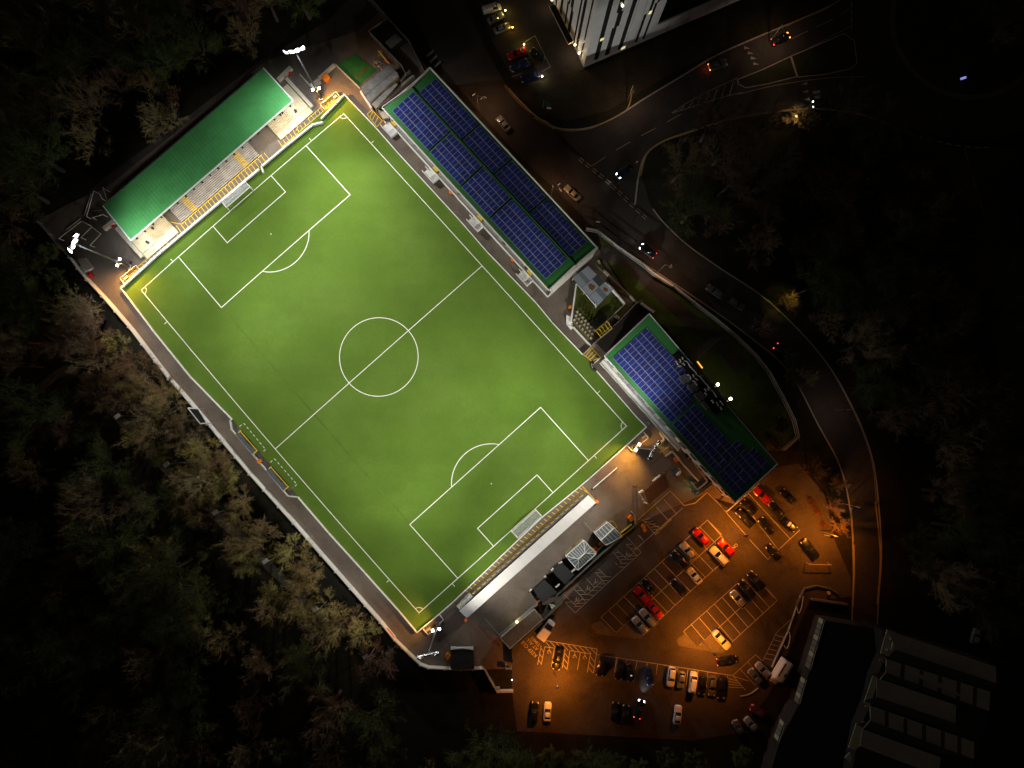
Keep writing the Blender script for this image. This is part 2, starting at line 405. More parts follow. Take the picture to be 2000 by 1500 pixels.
wm.strip(PP([(1883, 290), (1895, 330), (1910, 382), (1925, 430)]), .14, Z_MARK, dash=(4, 3))
wm.strip(PP(cr([(1440, 185), (1500, 170), (1570, 158), (1640, 151), (1690, 151)])), .14, Z_MARK + .01)
wm.strip(PP(cr([(1500, 585), (1600, 690), (1660, 790), (1700, 890), (1712, 985)])), .12, Z_MARK)
for x, y, d in ((1572, 163, 1), (1574, 178, 1), (1577, 193, 1), (1578, 209, 1), (1458, 93, -1), (1465, 103, -1), (1471, 113, -1), (1476, 124, -1)):
    q = PP([(x - 7 * d, y + 2), (x + 4 * d, y - 3), (x + 5 * d, y + 3)], Z_MARK + .01)
    wm.face(q if d > 0 else q[::-1])
wm.face(PP([(1588, 178), (1602, 176), (1602, 182), (1588, 184)][::-1], Z_MARK + .01)); wm.face(PP([(1590, 188), (1602, 186), (1602, 192), (1592, 193)][::-1], Z_MARK + .01))
wm.strip(PP([(1690, 580), (1720, 640)]), .1, Z_MARK)
struct('white_road_marking', wm, M_rline)

# ------------------------------------------------------------------ pitch
turf = [(235, 562), (300, 648), (370, 735), (451, 819), (462, 832), (575, 972), (590, 982), (641, 1040), (712, 1119), (778, 1193), (814, 1236), (860, 1198), (886, 1175), (1057, 1012), (1152, 934), (1226, 868), (1263, 834), (1246, 817), (1165, 723), (1138, 692), (1079, 630), (1048, 592), (1000, 542), (952, 492), (900, 432), (898, 430), (810, 334), (776, 297), (735, 250), (672, 184), (628, 222), (505, 328), (305, 500)]
struct('pitch', MB().face(PP(turf, Z_TURF)), M_turf)
L2, W2 = 50.2, 32.07
lm = MB(); LW = .17
def uvs(pts, n=24):
    out = []
    for (a, b), (c, d) in zip(pts, pts[1:]):
        for i in range(n): out.append(UV(a + (c - a) * i / n, b + (d - b) * i / n))
    out.append(UV(*pts[-1])); return out
def arc(cx_, cy_, r, a0, a1, n=40): return [UV(cx_ + r * math.cos(a0 + (a1 - a0) * i / n), cy_ + r * math.sin(a0 + (a1 - a0) * i / n)) for i in range(n + 1)]
for e in ((-L2, -W2), (-L2, W2)): pass
lm.strip(uvs([(-L2, -W2), (L2, -W2), (L2, W2), (-L2, W2)])[:-1] + uvs([(-L2, W2), (-L2, -W2)])[:-1], LW, Z_MARK, closed=True)
lm.strip(uvs([(0, -W2), (0, W2)]), LW, Z_MARK + .004)
lm.strip(arc(0, 0, 9.15, 0, 2 * PI, 72)[:-1], LW, Z_MARK + .008, closed=True)
for s in (-1, 1):
    lm.strip(uvs([(s * L2, -20.16), (s * (L2 - 16.5), -20.16), (s * (L2 - 16.5), 20.16), (s * L2, 20.16)]), LW, Z_MARK + .004)
    lm.strip(uvs([(s * L2, -9.16), (s * (L2 - 5.5), -9.16), (s * (L2 - 5.5), 9.16), (s * L2, 9.16)]), LW, Z_MARK + .008)
    a = math.acos(5.5 / 9.15)
    lm.strip(arc(s * (L2 - 11), 0, 9.15, (0 if s < 0 else PI) - a, (0 if s < 0 else PI) + a), LW, Z_MARK + .008)
    lm.prism([UV(s * (L2 - 11) + .16 * math.cos(t), .16 * math.sin(t)) for t in [i * PI / 5 for i in range(10)]], Z_TURF + .004, Z_MARK + .004)
    for t in (-1, 1):
        a0 = {(-1, -1): 0, (-1, 1): -PI / 2, (1, 1): PI, (1, -1): PI / 2}[(s, t)]
        lm.strip(arc(s * L2, t * W2, 1.25, a0, a0 + PI / 2, 10), .14, Z_MARK + .008)
        lm.strip([UV(s * (L2 + .15), t * (W2 - 10.15)), UV(s * (L2 + .9), t * (W2 - 10.15))], .14, Z_MARK)
        lm.strip([UV(s * (L2 - 10.15), t * (W2 + .15)), UV(s * (L2 - 10.15), t * (W2 + .9))], .14, Z_MARK)
for pts in (g1(840, 465, 880, 432), g1(880, 432, 1095, 690), g1(1095, 690, 1055, 720), g1(1140, 815, 1180, 778), g1(1180, 778, 1400, 1030), g1(1400, 1030, 1360, 1065)):
    lm.strip(PP(pts), .15, Z_MARK, dash=(.6, .55))
struct('pitch_line', lm, M_line)
sm = MB(); sm.strip(uvs([(-33.2, -20.0), (33.2, -20.0)]), .38, Z_TURF + .005)
struct('turf_seam', sm, ground_mat('turf_seam', (.062, .120, .011), (.073, .138, .014), (.09, .155, .02), .3, 1.6, rough=.95, bump=.05, grain=.1))
EAVE_W = 1500.0
# ------------------------------------------------------------------ goals
def goal(s, label):
    o = thing('football_goal', label, 'goal', UV(s * L2, 0, Z_TURF), 'goals on the pitch')
    A, B = UV(s * L2, -3.66), UV(s * L2, 3.66); C_, D_ = UV(s * (L2 + 2.1), -3.66), UV(s * (L2 + 2.1), 3.66)
    up = lambda p, z: Vector((p.x, p.y, z))
    f = MB(); f.path([up(A, .05), up(A, 2.44), up(B, 2.44), up(B, .05)], .085, 8); f.build('goal_frame', M_white, o)
    b = MB()
    b.path([up(A, .1), up(C_, .1), up(D_, .1), up(B, .1)], .07); b.path([up(A, 2.44), up(C_, 1.95), up(D_, 1.95), up(B, 2.44)], .05)
    for p in (C_, D_): b.tube(up(p, .1), up(p, 1.95), .05)
    b.build('back_frame', M_white, o)
    n = MB(); M_net = mat('net_cord', (.55, .57, .6), .8)
    N = 30
    for i in range(N + 1):
        t = i / N; a, c = lerp(A, B, t), lerp(C_, D_, t); sag = .22 * math.sin(PI * t)
        n.path([up(a, 2.44), up(lerp(a, c, .5), 2.2 - sag), up(c, 1.95), up(c, .1)], .034, 3)
    for k in range(9):
        t = k / 8; a, c = lerp(A, C_, t), lerp(B, D_, t)
        pts = [up(lerp(a, c, j / 8), 2.44 - .49 * t - .22 * math.sin(PI * j / 8) * math.sin(PI * t)) for j in range(9)]
        n.path(pts, .034, 3)
        n.path([up(C_, 1.95 - 1.85 * t), up(D_, 1.95 - 1.85 * t)], .034, 3)
        for q, r_ in ((A, C_), (B, D_)): n.tube(up(lerp(q, r_, t), .1), up(lerp(q, r_, t), 2.44 - .49 * t), .034, 3)
    n.build('net', M_net, o)
goal(-1, 'white football goal in front of the green roofed terrace')
goal(1, 'white football goal in front of the long white roofed terrace')
# corner flags
for u, v, lab in ((-L2, -W2, 'corner flag on the pitch corner nearest the grey trailer and red mower'), (-L2, W2, 'corner flag on the pitch corner nearest the green mat yard'),
                  (L2, W2, 'corner flag on the pitch corner nearest the yellow stairs'), (L2, -W2, 'corner flag on the pitch corner nearest the black shed')):
    q = UV(u, v, Z_TURF); o = thing('corner_flag', lab, 'corner flag', q, 'corner flags of the pitch')
    MB().tube(q, q + Vector((0, 0, 1.5)), .02).build('pole', M_white, o)
    MB().face([q + Vector((0, 0, 1.5)), q + Vector((.3, .12, 1.4)), q + Vector((0, 0, 1.2))]).build('flag', M_yellow, o)

# ------------------------------------------------------------------ walls and barriers
def wallrun(o, pts, z0, z1, th, m, part='board', step=5.0, gap=.06):
    """plates along a pixel polyline whose upper edge is seen at those pixels, cut into lengths"""
    w = PP(pts, z1)
    for a, b in zip(w, w[1:]):
        L = (b - a).length; k = max(1, round(L / step))
        for i in range(k):
            p, q = lerp(a, b, i / k), lerp(a, b, (i + 1) / k); d = (q - p).normalized() * gap / 2
            MB().seg(p + d, q - d, th, z0, z1).build(part, m[i % len(m)] if isinstance(m, (list, tuple)) else m, o)
def posts(o, pts, z1, r, m, step=5.0, part='post', zb=0.0, off=0.0):
    w = PP(pts, z1)
    for a, b in zip(w, w[1:]):
        L = (b - a).length; k = max(1, round(L / step)); d = (b - a).normalized(); n = Vector((-d.y, d.x, 0)) * off
        for i in range(k):
            p = lerp(a, b, i / k) + n
            MB().box((p.x, p.y, (zb + z1 + .08) / 2), r, r, (z1 + .08 - zb) / 2, math.atan2(d.y, d.x)).build(part, m, o)
M_adb = [mat('ad_board_%d' % i, c, .5, noise=.06) for i, c in enumerate(((.75, .75, .73), (.70, .72, .72), (.76, .74, .68)))]
def barrier(label, pts, th=.16, z1=1.05):
    o = thing('pitch_barrier', label, 'barrier', P(*pts[0], 0), 'white barriers round the pitch')
    wallrun(o, pts, .12, z1 - .08, th * .5, M_adb, 'board', 6.0)
    rail = MB(); w = PP(pts, z1)
    for a, b in zip(w, w[1:]): rail.seg(a, b, th, z1 - .075, z1, ext=.05)
    rail.build('rail', M_white, o)
    posts(o, pts, z1 - .1, .05, M_offw, 3.0)
barrier('white pitchside barrier along the woodland side, stepping out round the dugouts', [(235, 562), (300, 648), (370, 735), (451, 818), (449, 822), (451, 838), (562, 969), (581, 971), (641, 1041), (712, 1119), (778, 1193), (814, 1236)], .22)
barrier('white pitchside barrier below the solar roofed stand', [(672, 184), (735, 250), (776, 297), (810, 334), (898, 430), (952, 492), (1000, 542), (1048, 592), (1079, 630), (1138, 692)], .2)
barrier('short white pitchside barrier in front of the clubhouse', [(1165.5, 724.5), (1246, 817), (1263, 834)], .2)
barrier('white pitchside barrier in front of the white roofed terrace', [(814, 1236), (860, 1198), (886, 1175), (1057, 1012), (1126, 956), (1152, 934), (1226, 868), (1263, 834)], .2)
barrier('thick white advertising barrier in front of the green roofed terrace', [(236, 562), (305, 499), (430, 393), (505, 330)], .42)
barrier('white advertising barrier past the gate in front of the green roofed terrace', [(512, 323), (560, 283), (611, 242)], .36)
barrier('grey topped barrier by the pitch corner nearest the green mat yard', [(627, 231), (672, 184)], .3)
o = thing('pitch_gate', 'white gate leaf standing open onto the turf near the far goal corner', 'gate', P(611, 242)); MB().seg(P(609, 243, 1), P(630, 238, 1), .3, .1, 1.0).build('gate_panel', M_white, o); posts(o, [(609, 243), (630, 238)], 1.0, .07, M_offw, 9)
o = thing('pitch_gate', 'short white gate leaf swung onto the turf beside the goal', 'gate', P(512, 323)); MB().seg(P(510, 324, 1), P(513, 336, 1), .25, .1, 1.0).build('gate_panel', M_white, o); posts(o, [(510, 324), (513, 336)], 1.0, .07, M_offw, 9)

per = [(134, 502), (150, 524), (168, 546), (198, 578), (250, 638), (328, 740), (352, 766), (404, 828), (486, 926), (572, 1022), (626, 1084), (684, 1150), (742, 1216), (770, 1251)]
M_pan = [mat('fence_panel_%d' % i, c, .6, noise=.12) for i, c in enumerate(((.80, .80, .78), (.72, .72, .70), (.76, .74, .68), (.62, .63, .64)))]
o = thing('perimeter_wall', 'long white panelled wall between the woodland and the left touchline walkway', 'wall', P(250, 638))
wallrun(o, per, .05, 2.5, .14, M_pan, 'panel', 5.2); posts(o, per, 2.55, .13, M_offw, 5.2, off=-.2)
rl = MB(); w_ = PP(per, 2.6)
for a, b in zip(w_, w_[1:]): rl.seg(a, b, .2, 2.5, 2.6, ext=.05)
rl.build('top_rail', M_offw, o)
rl = MB()
for a, b in zip(PP(per, 1.0), PP(per, 1.0)[1:]):
    d = (b - a).normalized(); n = Vector((-d.y, d.x, 0)) * -.55; rl.tube(a + n, b + n, .05)
per2 = [(770, 1251), (800, 1280), (820, 1300), (836, 1306), (900, 1309), (945, 1307)]
o = thing('perimeter_wall', 'yellow lit wall curving round the corner behind the black shed', 'wall', P(820, 1300))
wallrun(o, per2, .05, 2.0, .14, M_offw, 'panel', 4.0); posts(o, per2, 2.1, .1, M_offw, 3.0, off=-.12)
rl = MB(); w_ = PP(per2, 2.15)
for a, b in zip(w_, w_[1:]): rl.seg(a, b, .2, 2.0, 2.15, ext=.05)
rl.build('top_rail', M_cream, o)
o = thing('orange_banner', 'orange red banner hung on the perimeter wall near the bottom floodlight', 'banner', P(758, 1232))
MB().seg(P(743, 1216, 1.8) + Vector((.14, .1, 0)), P(769, 1248, 1.8) + Vector((.14, .1, 0)), .03, .7, 1.8).build('cloth', mat('banner_cloth', (.75, .16, .05), .8), o)
# gate and walls between wall corner and car park
o = thing('entrance_wall', 'low grey wall and bollard block beside the car park entrance', 'wall', P(1000, 1305))
wallrun(o, d5(1240, 890, 1240, 935, 1300, 935), 0, 1.3, .2, M_conc, 'wall_panel', 6); wallrun(o, d5(1300, 740, 1310, 900), 0, 1.6, .14, M_concd, 'wall_panel', 6)
o = thing('stub_wall', 'pale angled wall running down from the gate beside the dark trees', 'wall', P(968, 1340))
wallrun(o, d5(1030, 945, 1150, 1160), 0, 1.8, .15, M_conc, 'wall_panel', 6); wallrun(o, d5(1150, 1160, 1315, 1155), 0, 1.2, .4, M_cream, 'coping', 9); MB().prism(PP(d5(1145, 1115, 1180, 1115, 1180, 1160, 1145, 1160), .9), 0, .9).build('pier', M_conc, o)
# curved fence behind the clubhouse
fen = [(1145, 445), (1167, 449), (1212, 484), (1257, 515), (1279, 534), (1318, 558), (1358, 590), (1400, 622), (1440, 655), (1479, 693), (1506, 728), (1532, 775), (1555, 822), (1562, 853), (1533, 880)]
o = thing('curved_fence', 'pale three rail fence curving round the verge behind the clubhouse', 'fence', P(1318, 560))
for z in (.35, 1.4, 2.3):
    m_ = MB(); w_ = PP(fen, 2.3)
    for a, b in zip(w_, w_[1:]): m_.seg(a, b, .17 if z != 1.6 else .08, z - .1, z)
    m_.build('rail', M_white, o)
w_ = PP(fen, 2.3)
for a, b in zip(w_, w_[1:]):
    d = (b - a).normalized(); n = Vector((d.y, -d.x, 0))
    m_ = MB(); m_.box((a.x, a.y, 1.15), .09, .09, 1.2, math.atan2(d.y, d.x)); m_.tube((a.x, a.y, 1.9), Vector((a.x, a.y, .05)) - Vector((-n.x, -n.y, 0)) * -1.4, .05)
    m_.build('post', M_steel, o)
    MB().seg(a, b, .03, .45, .6).build('low_rail', M_dsteel, o)

# corner pens
def pen(label, pts, bench):
    o = thing('corner_pen', label, 'pen', mid(PP(pts, 0)), 'railed pens at the pitch corners')
    w = PP(pts, 1.05)
    for a, b in zip(w, w[1:]):
        MB().seg(a, b, .13, .95, 1.05, ext=.06).build('rail', M_offw, o); MB().seg(a, b, .06, .15, .85).build('panel', M_offw, o)
    MB().prism(PP(bench, .5), .1, .5).build('bench', M_cream, o)
pen('yellow lit railed pen at the top pitch corner by the green mat yard', c1(765, 812, 725, 770, 880, 645, 915, 690), c1(840, 690, 875, 670, 895, 690, 860, 712))
pen('orange lit railed pen at the pitch corner near the grey trailer', c3(955, 1065, 920, 1020, 1075, 890, 1110, 930), c3(945, 1015, 985, 985, 1003, 1005, 965, 1038))
pen('railed pen at the bottom pitch corner beside a floodlight foot', d5(430, 545, 480, 600, 630, 455, 590, 405), d5(455, 550, 500, 520, 512, 540, 470, 572))
pen('railed pen at the pitch corner below the clubhouse stairs', d3(530, 255, 575, 305, 735, 175, 690, 120), d3(665, 172, 705, 145, 712, 155, 675, 182))

# ------------------------------------------------------------------ dugouts
def dugout(label, c, seats):
    """c: crop points of front left, front right at head height"""
    a, b = PP(c, 2.0); o = thing('dugout', label, 'dugout', Vector((a.x, a.y, 0)), 'team dugouts by the halfway line')
    d = (b - a); L = d.length; d.normalize(); n = Vector((d.y, -d.x, 0))
    if n.x > 0: n = -n
    for t in (0, L): MB().slab([a + d * t, a + d * (t + .08), a + d * (t + .08) + n * 1.3 - Vector((0, 0, .3)), a + d * t + n * 1.3 - Vector((0, 0, .3))], .9).build('end_panel', M_yellow, o)
    MB().tube(a, b, .09).build('front_bar', M_yl2, o)
    MB().slab([a + n * .55, b + n * .55, b + n * 1.35 - Vector((0, 0, .1)), a + n * 1.35 - Vector((0, 0, .1))], .04).build('canopy', M_gglass, o)
    bk = MB(); bk.seg(a + n * 1.4, b + n * 1.4, .06, .1, 1.85); bk.build('back_panel', M_offw, o)
    for i in range(seats):
        p = a + d * (L * (i + .5) / seats) + n * .3
        s = MB(); s.box((p.x, p.y, .45), .22, .22, .05, math.atan2(d.y, d.x)); q = p + n * .22; s.box((q.x, q.y, .75), .22, .04, .28, math.atan2(d.y, d.x)); s.build('seat', M_blackp, o)
dugout('yellow framed dugout nearer the scoreboard with a row of dark seats', g1(840, 505, 1005, 695), 9)
dugout('yellow framed dugout farther from the scoreboard with a row of dark seats', g1(1140, 858, 1310, 1050), 9)
struct('dugout_base', MB().face(PP(g1(765, 400, 1408, 1145, 1320, 1140, 755, 490), Z_TURF + .006)[::-1]), M_concd)
# scoreboard
q = PP(g1(335, 285, 435, 292, 520, 432, 455, 438), 3.6)
o = thing('scoreboard', 'dark scoreboard panel with white frame leaning over the perimeter wall', 'scoreboard', mid(q) * Vector((1, 1, 0)) if False else Vector((mid(q).x, mid(q).y, 0)))
MB().slab(q, .25).build('screen', M_black, o)
f = MB()
for a, b in zip(q, q[1:] + q[:1]): f.tube(a + Vector((0, 0, .02)), b + Vector((0, 0, .02)), .13)
f.build('frame', M_white, o)
for p in (q[1], q[2]): MB().tube((p.x, p.y, 0), (p.x, p.y, 3.4), .1).build('post', M_steel, o)

# ------------------------------------------------------------------ bins and boxes
def bin_(label, x, y, s=.42, h=1.1, m=None, rz=.75, group='orange bins about the ground'):
    o = thing('wheelie_bin', label, 'bin', P(x, y), group, rz)
    LOCS[o.name] = Vector()
    b = MB(); b.box((0, 0, h * .45), s * .9, s * .9, h * .45); b.build('bin_body', m or M_orange, o)
    l = MB(); l.box((0, 0, h * .95), s, s, h * .05); l.box((-s, 0, h * .93), .05, s * .8, .04); l.build('lid', m or M_orange, o)
    for t in (-1, 1): MB().tube((-s * .7, t * s * .7, .1), (-s * .7, t * s * .9, .1), .1, 8).build('wheel', M_blackp, o)
BINS = [('large orange bin beside the pale steps by the top floodlight', 638, 155, .8), ('orange bin below the middle stairs of the solar roofed stand', 881, 377, .36), ('orange bin below the last pair of stairs of the solar roofed stand', 1001, 508, .36),
        ('orange bin at the foot of the leaning white wall by the garden', 1113, 601, .34), ('orange bin between the two dugouts', 509, 901, .36), ('orange bin beside the black shed', 875, 1279, .55),
        ('orange bin at the car park end of the white roofed terrace', 1165, 979, .36), ('orange bin at the floodlit end of the white roofed terrace', 910, 1209, .3), ('orange crate bin beside the hip roofed conservatory', 1162, 1072, .55),
        ('dim orange crate bin against the gabled glass kiosk', 1173, 1061, .5), ('large orange bin inside the angled grey gate', 1231.5, 1011, .6), ('orange bin by the hatched bay, upper of a touching pair', 1255, 1027, .42),
        ('orange bin by the hatched bay, lower of a touching pair', 1257.5, 1034, .38), ('brown orange bin against the deck wall of the clubhouse', 1320, 896, .6)]
for l, x, y, s in BINS: bin_(l, x, y, s, 1.0 + s * .4, rz=.72)
for l, x, y in (('small red container against the end of the green roofed terrace near the woodland', 222, 442), ('small red container on the dark tarmac under the top floodlight', 567.5, 145)):
    bin_(l, x, y, .3, .8, M_red, group='red containers by the terrace ends')

# ------------------------------------------------------------------ green roofed terrace
A0, B0_, D0, C0 = P(*c2(302, 1398)[0], 7.6), P(*c2(1568, 306)[0], 7.6), P(*c2(84, 1128)[0], 6.4), P(*c2(1337, 52)[0], 6.4)
o = thing('terrace_stand', 'standing terrace with a long plain green sloping roof', 'stand', Vector((mid([A0, B0_]).x, mid([A0, B0_]).y, 0)))
rf = MB(); rf.slab([A0, B0_, C0, D0], .12); ro = rf.build('roof', M_troof, o)
sm = MB()
for i in range(1, 60):
    p, q = lerp(A0, B0_, i / 60), lerp(D0, C0, i / 60); sm.tube(p + Vector((0, 0, .01)), q + Vector((0, 0, .01)), .028, 4)
sm.tube(lerp(A0, D0, .52) + Vector((0, 0, .02)), lerp(B0_, C0, .52) + Vector((0, 0, .02)), .04, 4)
sm.build('roof_seam', mat('seam_green', (.078, .335, .098), .5), ro)
fs = MB()
for a, b, w in ((A0, B0_, .35), (A0, D0, .28), (B0_, C0, .28)):
    fs.tube(a + Vector((0, 0, -.05)), b + Vector((0, 0, -.05)), w * .62, 4)
fs.build('fascia', M_white, o)
ux = (B0_ - A0); LT = ux.length; ux.normalize(); uy = Vector((-ux.y, ux.x, 0))   # uy points to the back
if uy.dot(D0 - A0) < 0: uy = -uy
gA = Vector((A0.x, A0.y, 0))
def T(x, y, z=0.0): return gA + ux * x + uy * y + Vector((0, 0, z))
# front line of the terrace and pitch wall: measured at the ground
def tl(px): 
    q = P(*px) - gA; return q.dot(ux), q.dot(uy)
x0, y0 = tl(c2(600, 1160)[0]); xm0, ym0 = tl(c2(700, 1255)[0]); xm1, ym1 = tl(c2(1312, 742)[0])
fy = (ym0 + ym1) / 2
def tier(xa, xb, ya, n, d, h, z0, name, m, par):
    for k in (0,):
        t_ = MB()
        for i in range(n):
            t_.prism([T(xa, ya + d * i), T(xb, ya + d * i), T(xb, ya + d * (i + 1) - .005), T(xa, ya + d * (i + 1) - .005)], 0, z0 + h * i)
        return t_.build(name, m, par)
M_step = mat('terrace_concrete', (.34, .31, .28), .5, noise=.35, scale=.8)
M_step2 = mat('terrace_cream', (.50, .42, .28), .8, noise=.2, scale=.8)
NS, DS, HS = 26, .40, .11
M_nose = mat('step_nosing', (.10, .09, .08), .8)
xa = tl(c2(650, 1200)[0])[0]; xb = tl(c2(1270, 690)[0])[0]
tier(xa, xb, fy, NS, DS, HS, .35, 'terrace_steps', M_step, o)
for c in ((745, 1150), (1150, 810)):   # yellow gangways
    gx = tl(c2(c[0] + 45, c[1] - 5)[0])[0]
    gm = MB()
    for i in range(NS): gm.prism([T(gx - .75, fy + DS * i + .01), T(gx + .75, fy + DS * i + .01), T(gx + .75, fy + DS * (i + 1) - .06), T(gx - .75, fy + DS * (i + 1) - .06)], .36 + HS * i, .372 + HS * i)
    gm.build('gangway_paint', mat('gangway_yellow', (.52, .34, .06), .8, noise=.3), o)
nm = MB()
for i in range(NS): nm.prism([T(xa, fy + DS * i), T(xb, fy + DS * i), T(xb, fy + DS * i + .07), T(xa, fy + DS * i + .07)], .35 + HS * i, .362 + HS * i)
nm.build('step_nosing', M_nose, o)
# end blocks
for side, cA, cB, fr in ((0, (345, 1450), (610, 1260), (560, 1440)), (1, (1390, 520), (1680, 345), (1590, 520))):
    xs = sorted((tl(c2(*cA)[0])[0], tl(c2(*cB)[0])[0])); yf = tl(c2(*fr)[0])[1]
    w_ = xs[1] - xs[0]
    steps = (xs[0] + w_ * .42, xs[1]) if side == 0 else (xs[0], xs[1] - w_ * .42)
    plat = (xs[0], xs[0] + w_ * .42) if side == 0 else (xs[1] - w_ * .42, xs[1])
    tier(steps[0], steps[1], yf + 1.6, 18, .42, .12, .35, 'end_steps', M_step2, o)
    pm = MB(); pm.prism([T(xs[0] + (.0 if side else .2), yf), T(xs[1], yf), T(xs[1], yf + 1.6), T(xs[0], yf + 1.6)], 0, .32); pm.prism([T(plat[0], yf + 1.6), T(plat[1], yf + 1.6), T(plat[1], yf + 9), T(plat[0], yf + 9)], 0, .5)
    pm.build('end_platform', mat('platform_render', (.60, .52, .36), .8, noise=.15), o)
    wx = xs[0] - .7 if side == 0 else xs[1] + .2
    MB().prism([T(wx, yf + .8), T(wx + .8, yf + .8), T(wx + .8, yf + 10), T(wx, yf + 10)], 0, 1.0).build('end_wall', M_cream, o)
    for fx, fy_ in ((.3, 2.6), (.62, 4.2)):
        q = T(lerp(xs[0], xs[1], fx if side == 0 else 1 - fx), yf + fy_); MB().tube((q.x, q.y, .4), (q.x, q.y, 1.5), .28, 8).build('roof_post_base', M_blackp, o)
bw = tl((203, 401))[1]
MB().prism([T(.3, 11.2), T(LT - .3, 11.2), T(LT - .3, 11.35), T(.3, 11.35)], 0, 6.0).build('back_wall', M_dsteel, o)
for i in range(20):
    q = T((i + .5) * LT / 20, -.35, 7.25); b = MB(); b.box((q.x, q.y, 7.25), .22, .14, .2, math.atan2(ux.y, ux.x)); b.build('fascia_bracket', M_blackp, o)
for i in range(8):
    q = T((i + .5) * LT / 8, 5.5); MB().tube(q, q + Vector((0, 0, 6.5)), .12).build('roof_column', M_dsteel, o)
for i in range(9):
    q = T((i + .5) * LT / 9, .5, 7.05); b = MB(); b.box((q.x, q.y, 7.05), .3, .12, .06, math.atan2(ux.y, ux.x)); b.build('eave_lamp', emis('eave_glow', (1, .9, .7), 6), o)
    spot('eave_beam', q - Vector((0, 0, .12)), T((i + .5) * LT / 9, -2.6, 0), EAVE_W * (1.9 if i in (0, 8) else 1.0), (1.0, .92, .80), math.radians(140), .7, .15, o)
# yellow hatching in front
hy = MB()
wl = [P(x, y) for x, y in ((262, 535), (300, 503), (430, 397), (505, 333))]
pf = T(xa - .4, fy - .15); pe = T(xb + .4, fy - .15)
hy.strip([pf, pe], .16, Z_MARK); hy.strip([T(xa - .4, fy - .15), T(xa - 3.2, fy + 3.6), T(xa - 3.6, fy + .2), T(xa - 5.6, fy - 1.4)], .14, Z_MARK)
nb = int((pe - pf).length / 1.02)
wy = min(tl(p)[1] for p in ((430, 397),)) + .25
for i in range(nb + 14):
    x = xa - 3.4 + i * 1.02
    if x > xb + 1: break
    hy.strip([T(x + .9, fy - .15 if x > xa - .6 else fy + .4), T(x - .1 + .9 * .9, wy + .05)], .13, Z_MARK)
hy.strip([T(xa - 18, wy + 1.15), T(xa - 5.6, wy + 1.05)], .14, Z_MARK); hy.strip([T(xa - 18, wy + .15), T(xa + 1, wy + .1)], .12, Z_MARK)
for i in range(12): hy.strip([T(xa - 17.5 + i * 1.05, wy + 1.1), T(xa - 17.2 + i * 1.05, wy + .15)], .12, Z_MARK)
for i in range(5): hy.strip([T(xb + 6.6 + i * .9 + 1.6, fy + 3.2 - i * .9), T(xb + 6.6 + i * 1.05 - .6, fy + 1.6 - i * .7)], .13, Z_MARK)
for i in range(8): hy.strip([T(xb + 5.5 + i * 1.05, wy + 1.9 - .09 * i), T(xb + 5.3 + i * 1.05, wy + .3)], .13, Z_MARK)
for i in range(9): hy.strip([T(xb + 14.2 + i * 1.0, wy + 1.25), T(xb + 14.1 + i * 1.0, wy + .25)], .13, Z_MARK)
hy.strip([T(xb + 14, wy + 1.3), T(xb + 23.5, wy + 1.2)], .13, Z_MARK)
hy.strip([T(xb + 5.2, wy + .25), T(xb + 23.5, wy + .2)], .12, Z_MARK)
# hatched boxes elsewhere, ladder in front of the white roofed terrace
for pts in (c1(1185, 865, 1235, 825, 1335, 930, 1280, 990), d1(525, 1415, 630, 1320, 755, 1455, 640, 1500)):
    hy.strip(PP(pts), .18, Z_MARK, closed=True)
    a, b, c, d = PP(pts)
    for t in (.28, .52, .78): hy.strip([lerp(b, c, t - .18), lerp(a, d, t)], .17, Z_MARK)
la, lb = P(*d4(258, 1212)[0]), P(*d4(1420, 180)[0])
hy.strip([la, lb], .22, Z_MARK)
ld = (lb - la); LL = ld.length; ld.normalize(); ln = Vector((ld.y, -ld.x, 0))
for i in range(30):
    p = la + ld * (LL * (i + .5) / 30); hy.strip([p - ln * 1.25 + ld * -.25, p + ln * 1.0 + ld * .5], .16, Z_MARK)
hy.strip([P(*d4(1388, 150)[0]), P(*d4(1515, 290)[0])], .2, Z_MARK)
struct('yellow_hatch_marking', hy, M_yl2)

# ------------------------------------------------------------------ long white roofed terrace
q = [P(x, y, 3.4) for x, y in d4(185, 1365, 1445, 235, 1525, 310, 258, 1442)]
o = thing('covered_terrace', 'long low terrace with a plain white roof behind the near goal', 'stand', Vector((q[0].x, q[0].y, 0)))
q[2].z = q[3].z = 3.0
rf = MB(); rf.slab(q, .1); rf.build('roof', mat('white_roof_sheet', (.78, .77, .75), .5, noise=.06, scale=.3), o)
a, b, c, d = q
sm = MB()
for i in range(1, 24): sm.tube(lerp(a, b, i / 24) + Vector((0, 0, .012)), lerp(d, c, i / 24) + Vector((0, 0, .012)), .02, 4)
sm.build('roof_seam', M_offw, o)
bk = MB(); bk.seg(lerp(d, a, .06), lerp(c, b, .06), .1, 0, 2.9); bk.build('back_wall', M_dsteel, o)
tx = (b - a).normalized(); tn = Vector((tx.y, -tx.x, 0)); tn = tn if tn.dot(d - a) > 0 else -tn; TL_ = (b - a).length
st = MB()
for i in range(4): st.prism([a + tn * (-.6 + i * .55), b + tn * (-.6 + i * .55), b + tn * (-.06 + i * .55), a + tn * (-.06 + i * .55)], 0, .2 + .2 * i)
st.build('terrace_steps', M_concd, o)
fl = MB(); fl.prism([a + tn * -1.3, b + tn * -1.3, b + tn * -.62, a + tn * -.62], 0, .12); fl.build('front_kerb', mat('mustard_kerb', (.16, .115, .03), .8, noise=.3), o)
